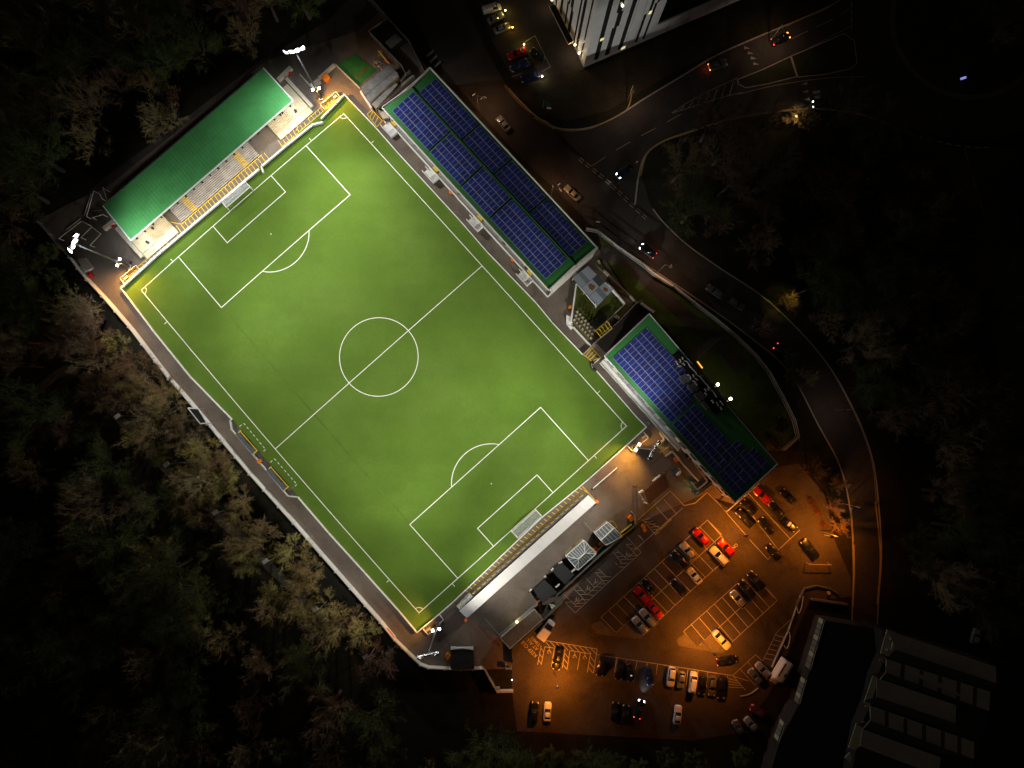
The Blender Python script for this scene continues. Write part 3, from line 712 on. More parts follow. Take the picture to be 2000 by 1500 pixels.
for i in range(26):
    p = a + tx * (TL_ * (i + .6) / 26.5) - tn * .95
    m_ = MB(); e0, e1_ = p - tx * .38, p + tx * .32
    m_.path([e0 + Vector((0, 0, .1)), e0 + Vector((0, 0, 1.0)), e1_ + Vector((0, 0, 1.1)), e1_ + tn * .2 + Vector((0, 0, .1))], .05, 5); m_.build('crush_barrier', M_yl2, o)
for i in range(12):
    p = a + tx * (TL_ * (i + .5) / 12) + tn * .3; MB().tube(p, p + Vector((0, 0, 3.25)) - Vector((0, 0, p.z)), .06).build('roof_post', M_dsteel, o)
for i, (x, y) in enumerate(d4(200, 1305, 240, 1262, 275, 1225)):
    u = thing('white_cover_sheet', ['crumpled white sheet at the open end of the white roofed terrace', 'crumpled white sheet in the middle of three beside the white roofed terrace', 'crumpled white sheet farthest along the white roofed terrace'][i], 'sheet', P(x, y))
    p = P(x, y); m_ = MB(); K = 6
    for ii in range(K):
        for jj in range(K):
            g = lambda s, t: p + tx * (s / K - .5) * 1.7 + tn * (t / K - .5) * 1.2 + Vector((0, 0, .45 + .14 * math.sin(s * 2.1 + i) * math.cos(t * 1.7 + i)))
            m_.face([g(ii, jj), g(ii + 1, jj), g(ii + 1, jj + 1), g(ii, jj + 1)])
    m_.build('cloth', M_white, u, True); m2 = MB(); m2.box((p.x, p.y, .18), .7, .45, .17, math.atan2(tx.y, tx.x)); m2.build('covered_box', M_conc, u)

# ------------------------------------------------------------------ solar roofs
def panels(roof_obj, frame, rows, cols, skip, pw, pl, lift=.14, limit=100, off=(0, 0), gaps=()):
    """frame = (origin, along, across) in the roof plane; panel rows along, columns across"""
    o_, al, ac = frame; nrm = al.cross(ac).normalized(); nrm = nrm if nrm.z > 0 else -nrm
    k = 0; rest = MB()
    shift = 0.0
    for r in range(rows):
        if r in gaps: shift += .55
        for c in range(cols):
            if skip(r, c): continue
            p = o_ + al * (r * pl + shift) + ac * (c * pw) + nrm * lift
            m_ = MB() if k < limit else rest
            bl, bw_ = .045, .085
            q = [p, p + al * pl, p + al * pl + ac * pw, p + ac * pw]; i_ = [p + al * bl + ac * bw_, p + al * (pl - bl) + ac * bw_, p + al * (pl - bl) + ac * (pw - bw_), p + al * bl + ac * (pw - bw_)]
            ci = random.choice((0, 1, 1, 1, 2, 2, 3)); 
            t = random.uniform(-.012, .012) * pw
            i_ = [x + nrm * .004 for x in i_]; i_[2] += nrm * t; i_[3] += nrm * t
            flip = al.cross(ac).z < 0
            w = lambda z: z[::-1] if flip else z
            m_.face(w(i_), ci)
            for j in range(4): m_.face(w([q[j], q[(j + 1) % 4], i_[(j + 1) % 4], i_[j]]), 4)
            for j in range(4): m_.face(w([q[(j + 1) % 4], q[j], q[j] - nrm * .06, q[(j + 1) % 4] - nrm * .06]), 4)
            if k < limit: m_.build('solar_panel', M_pane + [M_pframe], roof_obj)
            k += 1
    if rest.f:
        x = rest.build('solar_panel_field', M_pane + [M_pframe], roof_obj); x['kind'] = 'stuff'
ZE, ZR = 9.2, 9.75
SA, SB = P(747, 210, ZE), P(1073, 567, ZE); RA, RB = P(*c4(518, 850)[0], ZR), P(*c6(1125, 940)[0], ZR); TA, TB = P(840, 132, ZE), P(1167, 484, ZE)
o = thing('main_stand', 'long seated stand with twin solar panel slopes on a green roof', 'stand', Vector((mid([SA, SB]).x, mid([SA, SB]).y, 0)))
rf = MB(); rf.slab([SA, SB, RB, RA], .15)
R2A, R2B = RA - Vector((0, 0, .22)), RB - Vector((0, 0, .22)); R2A += (TA - RA).normalized() * .02; R2B += (TB - RB).normalized() * .02
rf.slab([R2A, R2B, TB, TA], .15); ro = rf.build('roof', M_green, o)
fs = MB()
for a, b in ((SA, SB), (SA, RA), (R2A, TA), (SB, RB), (R2B, TB), (TA, TB)): fs.tube(a, b, .26, 4)
fs.build('fascia', M_offw, o)
rg = MB(); rg.tube(RA + Vector((0, 0, .03)), RB + Vector((0, 0, .03)), .14, 6); rg.build('ridge_cap', mat('ridge_green', (.012, .09, .03), .5), o)
def slope(A_, B_, T_, cols, rows, start_al, start_ac, gaps, lim, pw):
    al = (B_ - A_).normalized(); ac = (T_ - A_); ac = (ac - al * ac.dot(al)).normalized()
    panels(ro, (A_ + al * start_al + ac * start_ac, al, ac), rows, cols, lambda r, c: False, pw, 1.0, gaps=gaps, limit=lim)
LS = (SB - SA).length; wl_ = ((RA - SA) - (SB - SA).normalized() * (RA - SA).dot((SB - SA).normalized())).length; wr_ = ((TA - R2A) - (TB - TA).normalized() * (TA - R2A).dot((TB - TA).normalized())).length
print('main roof', LS, wl_, wr_)
nc = int((wl_ - 1.3) / 1.68); nr = int((LS - 3.8 - 1.7) / 1.0)
slope(SA, SB, RA, 4, nr, 2.1, 1.05, (12, 22, 31), 60, (wl_ - 1.4) / 4)
nc2 = int((wr_ - .75) / 1.68)
slope(R2A, R2B, TA, 3, nr - 1, 2.0, .40, (14, 24, 35), 40, (wr_ - 1.15) / 3)
# front: seating tier, wall and stairs
fw = [(760, 239), (900, 396), (1019, 528), (1070, 579)]
fwp = PP(fw, 1.2); fa, fb = fwp[0], fwp[-1]
sx = (fb - fa).normalized(); sn = Vector((-sx.y, sx.x, 0)); sn = sn if sn.dot(TA - SA) > 0 else -sn; SL = (fb - fa).length
MB().seg(fa, fb, .22, 0, 1.2).build('front_wall', M_white, o)
ti = MB(); M_seatrow = mat('seat_row', (.40, .39, .36), .6, noise=.1)
for i in range(10): ti.prism([fa + sn * (.35 + i * .8), fb + sn * (.35 + i * .8), fb + sn * (1.145 + i * .8), fa + sn * (1.145 + i * .8)], 0, .75 + .38 * i)
ti.build('seating_tier', M_step, o)
se = MB()
for i in range(10):
    for j in range(int(SL / .55)):
        if j % 14 in (0, 1): continue
        p = fa + sx * (j * .55 + .4) + sn * (.75 + i * .8); se.box((p.x, p.y, .98 + .38 * i), .2, .2, .04, math.atan2(sx.y, sx.x)); p2 = p + sn * .2; se.box((p2.x, p2.y, 1.2 + .38 * i), .2, .03, .2, math.atan2(sx.y, sx.x))
x = se.build('seat_rows', M_seatrow, o); x['kind'] = 'stuff'
for i in range(11):
    p = fa + sx * (SL * (i + .5) / 11) + sn * 1.0; p.z = 0; MB().tube(p, p + Vector((0, 0, 9.0)), .14).build('roof_column', M_offw, o)
for a, b in ((SA, TA), (SB, TB)): MB().seg(lerp(a, b, .06), lerp(a, b, .98), .2, 0, 8.9).build('end_wall', M_offw, o)
MB().seg(lerp(TA, SA, .02), lerp(TB, SB, .02), .2, 0, 8.9).build('back_wall', M_offw, o)
MB().seg(P(*c6(850, 1245)[0], 1.2), P(*c6(1130, 990)[0], 1.2), .2, 0, 1.2).build('side_wall', M_white, o)
for xy, lab in ((c5(215, 595), 0), (c5(625, 1035), 1), (c6(150, 515), 2), (c6(640, 1040), 3)):
    p = P(*xy[0], .6); p.z = 0
    t = (p - fa).dot(sx); n0 = -1.75
    s = MB()
    for i in range(9):   # flight running along the wall, rising towards the far end
        s.prism([fa + sx * (t - 1.4 + i * .36) + sn * n0, fa + sx * (t - 1.4 + i * .36 + .355) + sn * n0, fa + sx * (t - 1.4 + i * .36 + .355) + sn * -.12, fa + sx * (t - 1.4 + i * .36) + sn * -.12], 0, .16 * (i + 1) if False else .95 - .09 * abs(i - 5))
    so = s.build('stair', M_white, o)
    r = MB(); r.seg(fa + sx * (t - 1.9) + sn * (n0 - .1), fa + sx * (t + 2.0) + sn * (n0 - .1), .12, 0, 1.25); r.seg(fa + sx * (t + 1.95) + sn * n0, fa + sx * (t + 1.95), .12, 0, 1.3); r.seg(fa + sx * (t - 2.2) + sn * -.6, fa + sx * (t - 1.3) + sn * -.6, .1, 0, 1.1)
    r.build('stair_wall', M_white, so)
    g = MB(); g.prism([fa + sx * (t - .7) + sn * .36, fa + sx * (t + .7) + sn * .36, fa + sx * (t + .7) + sn * 2.0, fa + sx * (t - .7) + sn * 2.0], .7, 1.22); g.build('gangway_paint', M_yl2, o)

# ------------------------------------------------------------------ clubhouse
ZC = 8.6
K1, K2, K3, K4 = P(1181, 695, ZC), P(1268.5, 612.5, ZC), P(1519, 906, ZC), P(1437, 981, ZC)
o = thing('clubhouse', 'flat green roofed clubhouse with solar panels and dark roof plant', 'building', Vector((mid([K1, K4]).x, mid([K1, K4]).y, 0)))
base = [lerp(K1, K3, .015), lerp(K2, K4, .015), lerp(K3, K1, .015), lerp(K4, K2, .015)]
wl2 = MB(); wl2.prism(base, 0, ZC - .2); wo = wl2.build('wall', M_offw, o)
rf = MB(); rf.slab([K1, K2, K3, K4], .2); ro = rf.build('roof', M_green, o)
fs = MB()
for a, b in ((K1, K2), (K2, K3), (K3, K4)): fs.tube(a, b, .16, 4)
fs.tube(K1, K4, .2, 4); fs.build('fascia', M_steel, o)
al = (K4 - K1).normalized(); ac = (K2 - K1); ac = (ac - al * ac.dot(al)).normalized(); CLen = (K4 - K1).length; CW = (ac.dot(K2 - K1))
print('club', CLen, CW)
nr = int((CLen - 3.0) / 1.0)
panels(ro, (K1 + al * 1.5 + ac * 1.0, al, ac), nr, 6, lambda r, c: (c >= 5 and 14 <= r < 18) or (c >= 4 and 18 <= r < 31) or (c >= 5 and 31 <= r < 34), 1.68, 1.0, gaps=(19, 33), limit=100)
# windows and terrace door on the pitch face
for i in range(12):
    for z, hh in ((1.6, .9), (5.4, .9)):
        p = base[0] + (base[3] - base[0]) * ((i + .5) / 12); n = -ac
        q0 = p - al * 1.0 + n * .004; MB().prism([q0, q0 + al * 2.0, q0 + al * 2.0 + n * .05, q0 + n * .05], z - hh, z + hh).build('window', M_glass, wo)
bl = MB(); b0 = base[0] - ac * 1.3
bl.prism([base[0] - ac * .06, base[0] + al * CLen * .62 - ac * .06, base[0] + al * CLen * .62 - ac * 1.25, base[0] - ac * 1.25], 3.0, 3.25); bl.build('balcony', M_white, o)
br = MB(); br.seg(base[0] - ac * 1.25, base[0] + al * CLen * .62 - ac * 1.25, .12, 3.25, 4.3); br.build('balcony_wall', M_offw, o)
for i in range(6):
    q0 = base[0] + al * (CLen * .62 * (i + .35) / 6) - ac * 1.3; MB().seg(q0, q0 + al * 2.6, .05, 3.5, 3.9).build('balcony_slot', M_blackp, o)
# dark roof plant
pl = [(1312, 693), (1325, 686), (1420, 790), (1398, 812)]
MB().prism(PP(pl, ZC + .06), ZC + .002, ZC + .06).build('plant_deck', M_black, ro)
for x, y, r in d_plant if False else ():
    pass
arz = math.atan2(al.y, al.x)
for x, y in [(1326, 700), (1341, 718), (1352, 730), (1369, 750), (1384, 768), (1400, 786)]:
    c = P(x, y, ZC + .5); m_ = MB(); m_.box((c.x, c.y, ZC + .4), .95, .6, .33, arz); m_.build('plant_unit', M_blackp, ro)
for pts in ([(1321, 705), (1322, 708), (1324.5, 711)], [(1328, 702), (1329.5, 704), (1329, 707)], [(1333, 698), (1334, 701)], [(1333, 709.5), (1335, 709.5), (1337, 712.5)], [(1327, 714.5), (1330, 715.5)], [(1337.5, 705), (1343, 707), (1348, 715.5), (1359, 727), (1360.5, 731)],
            [(1345, 732), (1348, 736), (1349.5, 740)], [(1354, 732), (1355.5, 736)], [(1359, 739), (1363, 742)], [(1354, 744), (1357, 745), (1362, 752)], [(1363.5, 733.5), (1367, 735), (1375, 745), (1386, 757), (1388, 759)], [(1377, 760), (1380, 764)], [(1383, 758), (1385, 762)], [(1389, 763), (1391, 762), (1400, 775)], [(1378, 768), (1381, 771)], [(1391, 782), (1394, 786)], [(1400, 786), (1403, 792)], [(1407, 783), (1413, 791)], [(1408, 795), (1410, 799)]):
    m_ = MB(); m_.path(PP(pts, ZC + 1.1), .15, 6)
    e_ = PP(pts, ZC + 1.1); m_.tube(e_[0], e_[0] - Vector((0, 0, .9)), .13, 6); m_.tube(e_[-1], e_[-1] - Vector((0, 0, .9)), .13, 6)
    m_.build('duct', M_offw, ro)
for x, y in ((1333, 742), (1341, 738.5), (1350, 759), (1358, 755), (1364, 776), (1371.5, 772), (1378, 792)):
    c = P(x, y, ZC + .6); m_ = MB(); m_.box((c.x, c.y, ZC + .4), .92, .42, .33, arz); m_.build('vent_box', M_steel, ro)
    m_ = MB()
    for k in range(6): q_ = c + al * (k * .3 - .75); m_.box((q_.x, q_.y, ZC + .745), .03, .38, .012, arz)
    m_.build('vent_grille', M_dsteel, ro)
# entrance deck
o = thing('entrance_deck', 'raised entrance deck with pale parapets and yellow stairs below the clubhouse', 'deck', P(1340, 900))
deck = d3(890, 95, 860, 130, 895, 185, 870, 250, 960, 305, 1075, 435, 1225, 600, 1160, 610, 1215, 690, 1385, 605, 1310, 520, 1110, 310)
MB().prism(PP(deck, 1.0), 0, 1.0).build('deck_slab', M_concd, o)
for pts, m_, w, z in ((d3(890, 90, 855, 130, 895, 188, 822, 250), M_cream, .35, 2.0), (d3(905, 355, 970, 308, 1070, 430, 1222, 595), M_cream, .28, 2.0), (d3(1120, 380, 1140, 362, 1312, 605, 1215, 685, 1160, 612), M_conc, .22, 1.8), (d3(1385, 615, 1215, 745), M_steel, .16, 1.6), (d3(1365, 600, 1212, 722), M_steel, .1, 1.5)):
    w_ = PP(pts, z)
    for a, b in zip(w_, w_[1:]): MB().seg(a, b, w, 1.0 if z > 1.7 else 0, z, ext=w / 2 - .01).build('parapet', m_, o)
A_, B_, C__, D_ = PP(d3(830, 262, 905, 352, 950, 308, 875, 222), .6)
for i in range(7):
    p, q = lerp(A_, D_, i / 7), lerp(B_, C__, i / 7); p2, q2 = lerp(A_, D_, (i + 1) / 7), lerp(B_, C__, (i + 1) / 7)
    MB().prism([p, q, q2, p2], 0, .15 + .14 * i).build('stair_tread', M_concd, o)
    MB().prism([p, q, lerp(q, q2, .45), lerp(p, p2, .45)], .152 + .14 * i, .166 + .14 * i).build('tread_paint', M_yellow, o)
MB().tube(P(*d3(845, 318)[0], 1.3), P(*d3(930, 262)[0], 1.9), .06).build('handrail', M_cream, o)
o = thing('exit_light', 'thin green lit strip beside the clubhouse ramp', 'light', P(*h5(1430, 1050)[0]))
m_ = MB(); m_.tube(P(*h5(1365, 985)[0], 1.9), P(*h5(1440, 1070)[0], 1.9), .09); m_.build('tube_lamp', emis('green_glow', (.35, 1.0, .35), 2.5), o); MB().seg(P(*h5(1350, 970)[0], 2.1), P(*h5(1590, 1215)[0], 2.1), .2, 1.98, 2.1).build('canopy', M_concd, o)
point('green_lamp', P(*h5(1420, 1060)[0], 1.6), 18, (.3, 1, .35), .3, o)
# ------------------------------------------------------------------ garden between the two right-hand buildings
struct('garden_lawn', MB().face(PP(d1(445, 500, 830, 470, 1075, 755, 830, 985, 700, 1080, 600, 1010, 395, 800), Z_GRASS)), ground_mat('garden_grass', (.06, .075, .012), (.10, .12, .02), (.14, .15, .03), .9, 5.0, bump=.5))
struct('seat_terrace', MB().face(PP(d1(400, 830, 700, 1090, 670, 1240, 640, 1300, 375, 1050), Z_GRASS + .01)), mat('seat_terrace_olive', (.20, .17, .08), .85, noise=.25))
o = thing('garden_wall', 'leaning white wall along the pitch side of the garden', 'wall', P(1120, 600))
wallrun(o, d1(440, 490, 370, 1000), 0, 1.5, .28, M_white, 'wall_panel', 6); wallrun(o, d1(400, 1055, 635, 1310), 0, 1.2, .3, M_offw, 'wall_panel', 6)
o = thing('garden_wall', 'angled white wall round the car park side of the garden', 'wall', P(1200, 580))
wallrun(o, d1(820, 465, 960, 610, 1075, 750), 0, 1.8, .3, M_white, 'wall_panel', 5); wallrun(o, d1(1075, 755, 835, 980), 0, 1.6, .18, M_offw, 'wall_panel', 5)
o = thing('garden_stair', 'small white flight of stairs at the tip of the garden wall', 'stair', P(1113, 630))
A_, B_, C__, D_ = PP(d1(310, 905, 365, 925, 405, 1060, 310, 1020), .8)
for i in range(6):
    MB().prism([lerp(A_, D_, i / 6), lerp(B_, C__, i / 6), lerp(B_, C__, (i + 1) / 6 - .02), lerp(A_, D_, (i + 1) / 6 - .02)], 0, 1.0 - .12 * i).build('tread', M_white, o)
MB().prism(PP(d1(310, 1022, 405, 1062, 365, 1095), .5), 0, .5).build('landing', M_white, o)
# gazebo
GQ = PP(d1(390, 415, 590, 262, 912, 580, 705, 790), 3.0)
o = thing('garden_shelter', 'blue grey sheet roofed shelter with rusty patches in the garden', 'shelter', Vector((mid(GQ).x, mid(GQ).y, 0)))
sh = [mat('sheet_%d' % i, c, .6, noise=.12, scale=3) for i, c in enumerate(((.27, .30, .36), (.16, .185, .22), (.32, .35, .41), (.05, .07, .07)))]
M_rust = mat('rust', (.20, .08, .02), .9, noise=.5, scale=3)
def bil(q, s, t): return lerp(lerp(q[0], q[1], t), lerp(q[3], q[2], t), s)
for (s0, s1_), cells in (((0, .36), ((0, .33, 0), (.33, .55, 1), (.55, 1, 2))), ((.37, .66), ((0, .68, 2), (.68, 1, 3))), ((.67, 1), ((0, .42, 2), (.42, .66, 1), (.66, 1, 2)))):
    for t0, t1, k in cells:
        MB().slab([bil(GQ, s0, t0), bil(GQ, s1_, t0), bil(GQ, s1_, t1 - .004), bil(GQ, s0, t1 - .004)], .06).build('roof_sheet', sh[k], o)
for s0, s1_, t0, t1 in ((.41, .63, .22, .58), (.75, .93, .68, .9)):
    pts = []
    for i in range(14):
        a = 2 * PI * i / 14; r = random.uniform(.65, 1.0); pts.append(bil(GQ, (s0 + s1_) / 2 + (s1_ - s0) / 2 * r * math.cos(a), (t0 + t1) / 2 + (t1 - t0) / 2 * r * math.sin(a)) + Vector((0, 0, .012)))
    MB().slab(pts, .006).build('rust_patch', M_rust, o)
for s, t in ((.02, .03), (.02, .97), (.98, .03), (.98, .97), (.5, .03), (.5, .97)):
    p = bil(GQ, s, t); MB().tube((p.x, p.y, 0), (p.x, p.y, 2.93), .08).build('post', M_white, o)
MB().path([bil(GQ, 0.2, -.04) + Vector((0, 0, .05)), bil(GQ, 1.0, -.03) + Vector((0, 0, .05)), bil(GQ, .9, .02) + Vector((0, 0, .1))], .08).build('gutter', M_white, o)
# seats
SEATS = [((455, 865), (490, 900), (525, 942), (560, 982), (597, 1022), (632, 1062), (668, 1100)), ((440, 915), (475, 955), (510, 992), (547, 1032), (583, 1070), (617, 1110), (652, 1148)), ((418, 970), (453, 1010), (488, 1050), (523, 1090), (560, 1128), (595, 1167), (630, 1205))]
s0 = None
names = ('row nearest the garden lawn', 'middle row of the garden seats', 'row nearest the pitch')
for r, row in enumerate(SEATS):
    for k, (x, y) in enumerate(row):
        p = P(*d1(x, y)[0], .5); p.z = 0
        if s0 is None:
            s0 = thing('stadium_chair', '', 'seat', p, 'cream seats in three rows beside the garden', .85); LOCS[s0.name] = Vector()
            m_ = MB(); m_.box((0, 0, .44), .26, .25, .05); m_.build('seat', M_cream, s0)
            m_ = MB(); m_.box((0, .27, .68), .26, .04, .24); m_.build('backrest', M_cream, s0)
            m_ = MB(); m_.box((0, 0, .2), .05, .05, .2); m_.build('pedestal', M_blackp, s0); t = s0
        else: t = copy_tree(s0, p, .85)
        t['label'] = 'cream bucket seat, %s of seven in the %s' % (('first', 'second', 'third', 'fourth', 'fifth', 'sixth', 'seventh')[k], names[r])
# yellow rails and steps
def steps(label, A_, B_, C__, D_, n, z, m1, m2):
    A_, B_, C__, D_ = (P(*v, z * .5) for v in (A_, B_, C__, D_))
    o = thing('stair', label, 'stair', Vector((A_.x, A_.y, 0)))
    for i in range(n):
        p, q = lerp(A_, D_, i / n), lerp(B_, C__, i / n); p2, q2 = lerp(A_, D_, (i + 1) / n), lerp(B_, C__, (i + 1) / n)
        h = .1 + z * (i + 1) / n
        MB().prism([p, q, q2, p2], 0, h).build('tread', m1, o); MB().prism([p, q, lerp(q, q2, .38), lerp(p, p2, .38)], h + .003, h + .018).build('nosing', m2, o)
M_yd = mat('dull_yellow_paint', (.45, .36, .05), .7, noise=.2)
steps('yellow striped stairs beside the end of the solar roofed stand', *d1(680, 235, 720, 180, 810, 330, 770, 330), 8, 1.2, M_concd, M_yd)
steps('yellow striped steps against the garden wall by the dark gap', *d1(1145, 800, 1085, 765, 930, 915, 985, 965), 10, 1.6, M_concd, M_yd)
steps('short yellow striped steps on the path beside the grass bank', *d1(975, 580, 1030, 545, 1068, 600, 1040, 638), 5, .7, M_concd, M_yellow)
o = thing('bank_path_wall', 'tan kerb wall along the path beside the grass bank', 'wall', P(1200, 570))
wallrun(o, d1(720, 185, 800, 320, 1030, 545, 1220, 735), 0, .6, .45, M_cream, 'coping', 8)
struct('bank_path', MB().face(PP(d1(720, 190, 800, 330, 1020, 560, 1200, 740, 1130, 800, 1075, 755, 1060, 690, 960, 560, 830, 400, 690, 240), Z_GRASS + .014)), M_conc)
o = thing('garden_wall', 'thin tan wall across the dark gap beside the clubhouse', 'wall', P(1230, 605))
wallrun(o, d1(1300, 705, 1220, 745, 1000, 975, 680, 1260, 525, 1415), 0, 1.3, .12, M_conc, 'wall_panel', 5); wallrun(o, d1(1285, 735, 1360, 795, 1460, 860), 0, 1.6, .3, M_offw, 'wall_panel', 5)
struct('gap_floor', MB().face(PP(d1(1290, 730, 1400, 900, 820, 1400, 700, 1270, 960, 980, 1110, 860, 1215, 760), Z_GRASS + .016)), mat('gap_dark_paving', (.028, .022, .020), .9, noise=.3))
A_ = PP(d1(690, 1105, 845, 985, 905, 1075, 765, 1190), 2.2)
o = thing('yellow_shelter', 'small glazed shelter with a bright yellow frame beside the seats', 'shelter', Vector((mid(A_).x, mid(A_).y, 0)))
f = MB()
for i in range(4): f.tube(A_[i], A_[(i + 1) % 4], .1); f.tube((A_[i].x, A_[i].y, 0), A_[i], .07)
for t in (.25, .5, .75): f.tube(lerp(A_[0], A_[1], t), lerp(A_[3], A_[2], t), .08)
f.tube(lerp(A_[3], A_[0], .3), lerp(A_[2], A_[1], .3), .07); f.build('frame', M_yellow, o)
MB().slab([p - Vector((0, 0, .08)) for p in A_], .03).build('roof', mat('yellow_tint_sheet', (.30, .26, .03), .4), o)
MB().seg(A_[3] + Vector((0, 0, 0)), A_[2], .12, 1.9, 2.32).build('fascia', M_white, o)
o = thing('dark_hedge', 'dark clipped hedge at the corner of the garden lawn', 'hedge', P(1165, 625))
m_ = MB()
hq = PP(d1(640, 990, 770, 890, 840, 930, 820, 985, 700, 1075, 650, 1035), .9)
m_.prism(hq, 0, .8)
for i in range(700):
    a, b, c = random.random(), random.random(), random.random(); p = hq[0] + (hq[1] - hq[0]) * a + (hq[4] - hq[0]) * b * .95; p.z = .75 + .2 * c
    u = Vector((random.uniform(-1, 1), random.uniform(-1, 1), random.uniform(-.5, .5))) * .16; v = Vector((random.uniform(-1, 1), random.uniform(-1, 1), random.uniform(-.5, .5))) * .16
    m_.face([p, p + u, p + u + v])
m_.build('foliage', mat('hedge_leaf', (.012, .018, .006), .9), o)
o = thing('kit_bag', 'black curved bag lying by the gate at the clubhouse corner of the pitch', 'bag', P(1158, 716))
pts = PP(cr([(1160, 708), (1155, 712), (1157, 719), (1163, 724)], 4), .35); m_ = MB(); m_.path(pts, .32, 8); m_.build('bag_body', M_blackp, o, True); m_ = MB(); m_.path([p + Vector((.05, .05, .33)) for p in pts[3:9]], .05, 5); m_.build('strap', M_offw, o)
struct('wall_foot_marking', MB().strip(PP(d2(70, 490, 135, 432)), .2, Z_MARK), M_line)

# ------------------------------------------------------------------ yard at the top
o = thing('green_mat', 'green mat laid in the yard with worn reddish lettering along one edge', 'mat', P(*c1(1060, 400)[0]))
q = PP(h6(960, 330, 1420, 60, 1940, 470, 1480, 850), .1)
MB().slab(q, .06).build('mat_sheet', mat('green_mat', (.03, .18, .03), .9, noise=.3, scale=.8), o)
m_ = MB(); random.seed(3)
for i in range(13):
    t = .12 + .78 * i / 13; a = lerp(q[3], q[2], t) + (q[0] - q[3]) * .2; e = (q[2] - q[3]).normalized(); u = (q[0] - q[3]).normalized()
    for k in range(2):
        s_ = random.uniform(.1, .3); m_.face([a + e * .02 + u * (.1 + k * .5) + Vector((0, 0, .012)), a + e * .34 + u * (.1 + k * .5) + Vector((0, 0, .012)), a + e * .34 + u * (.1 + k * .5 + s_) + Vector((0, 0, .012)), a + e * .02 + u * (.1 + k * .5 + s_) + Vector((0, 0, .012))])
m_.build('lettering', mat('worn_red_paint', (.22, .07, .02), .9, noise=.4), o)
q = PP(c1(1120, 600, 1395, 385, 1500, 480, 1210, 750), 2.8)
o = thing('yard_shed', 'grey slab roofed shed between the green mat and the solar roofed stand', 'shed', Vector((mid(q).x, mid(q).y, 0)))
MB().prism([lerp(p, mid(q), .04) for p in q], 0, 2.66).build('wall', M_cream, o); MB().slab(q, .14).build('roof', mat('slab_roof', (.25, .25, .235), .9, noise=.35, scale=.9), o)
s_ = MB(); s_.tube(lerp(q[0], q[3], .55) + Vector((0, 0, .02)), lerp(q[1], q[2], .55) + Vector((0, 0, .02)), .05, 4); s_.build('roof_seam', M_concd, o)
m_ = MB(); c = P(*c1(1465, 500)[0], 3.0); m_.box((c.x, c.y, 3.0), .6, .45, .2, .7); m_.build('roof_box', M_conc, o)
q = PP(c1(1130, 960, 1480, 560, 1490, 620, 1215, 830), 1.5)
o = thing('pitched_canopy', 'long thin grey canopy tapering beside the slab roofed shed', 'canopy', Vector((mid(q).x, mid(q).y, 0)))
q2 = PP(c1(1216, 755, 1463, 562, 1485, 575, 1270, 812), 2.2); MB().slab(q2, .12).build('roof', M_conc, o)
for p in q2[1:4]: MB().tube((p.x, p.y, 0), (p.x, p.y, 2.1), .06).build('post', M_steel, o)
o = thing('bank_wall', 'pale rough stone wall behind the end of the solar roofed stand', 'wall', P(820, 150))
wallrun(o, c1(1260, 800, 1440, 650, 1640, 480), 0, 1.4, .5, M_conc, 'wall_panel', 4); wallrun(o, c1(1510, 540, 1600, 430), 0, 1.6, .35, M_offw, 'wall_panel', 4)
o = thing('yard_fence', 'dark mesh fence round the tall yard enclosure with a grey tank', 'fence', P(790, 90))
yf = [(717, 60), (758, 34), (830, 125)]; yf2 = [(720, 60), (785, 128), (792, 143)]; yf3 = [(758, 34), (700, -30)]
yr = [(757, 34), (798, 78), (829, 140)]
for l in (yf2, yr, [(720, 60), (757, 34)], yf3):
    w_ = PP(l, 3.0)
    for a, b in zip(w_, w_[1:]):
        MB().seg(a, b, .1, 2.85, 3.0).build('rail', M_steel, o); MB().seg(a, b, .03, .1, 2.84).build('mesh_panel', mat('fence_mesh', (.07, .07, .068), .7, noise=.3), o)
    for p in w_: MB().tube((p.x, p.y, 0), (p.x, p.y, 3.1), .09).build('post', M_steel, o)
q = PP(c1(1360, 165, 1455, 80, 1525, 135, 1415, 225), 2.0)
o = thing('grey_tank', 'square grey tank inside the dark mesh yard', 'tank', Vector((mid(q).x, mid(q).y, 0))); MB().prism(q, 0, 1.85).build('tank_body', M_concd, o); MB().slab([lerp(p, mid(q), -.03) + Vector((0, 0, 0)) for p in q], .14).build('lid', M_conc, o)
o = thing('yellow_barrier', 'yellow and orange barrier leaning on the yard fence', 'barrier', P(740, 100)); MB().tube(P(*c1(1295, 245)[0], .9), P(*c1(1400, 370)[0], .7), .16).build('bar', M_yellow, o); MB().tube(P(*c1(1365, 335)[0], 1.1), P(*c1(1405, 370)[0], 1.1), .2).build('end_cap', M_orange, o); MB().tube(P(*c1(1300, 300)[0], .4), P(*c1(1330, 250)[0], 1.2), .05).build('strut', M_yellow, o)
o = thing('scrap_heap', 'small heap of grey metal scrap in the yard', 'heap', P(738, 125)); m_ = MB(); random.seed(5)
for i in range(26):
    p = P(738 + random.uniform(-9, 9), 124 + random.uniform(-7, 8), random.uniform(.1, .7)); m_.tube(p, p + Vector((random.uniform(-.9, .9), random.uniform(-.9, .9), random.uniform(-.2, .3))), .06, 4)
m_.build('pipes', M_steel, o)
o = thing('step_block', 'pale block steps at the foot of the top floodlight', 'steps', P(615, 165))
MB().prism(PP(h6(300, 810, 520, 650, 580, 740, 390, 930), .9), 0, .9).build('block', M_cream, o); MB().prism(PP(h6(330, 790, 370, 760, 430, 880, 380, 930), 1.1), .902, 1.1).build('upper_step', M_white, o)
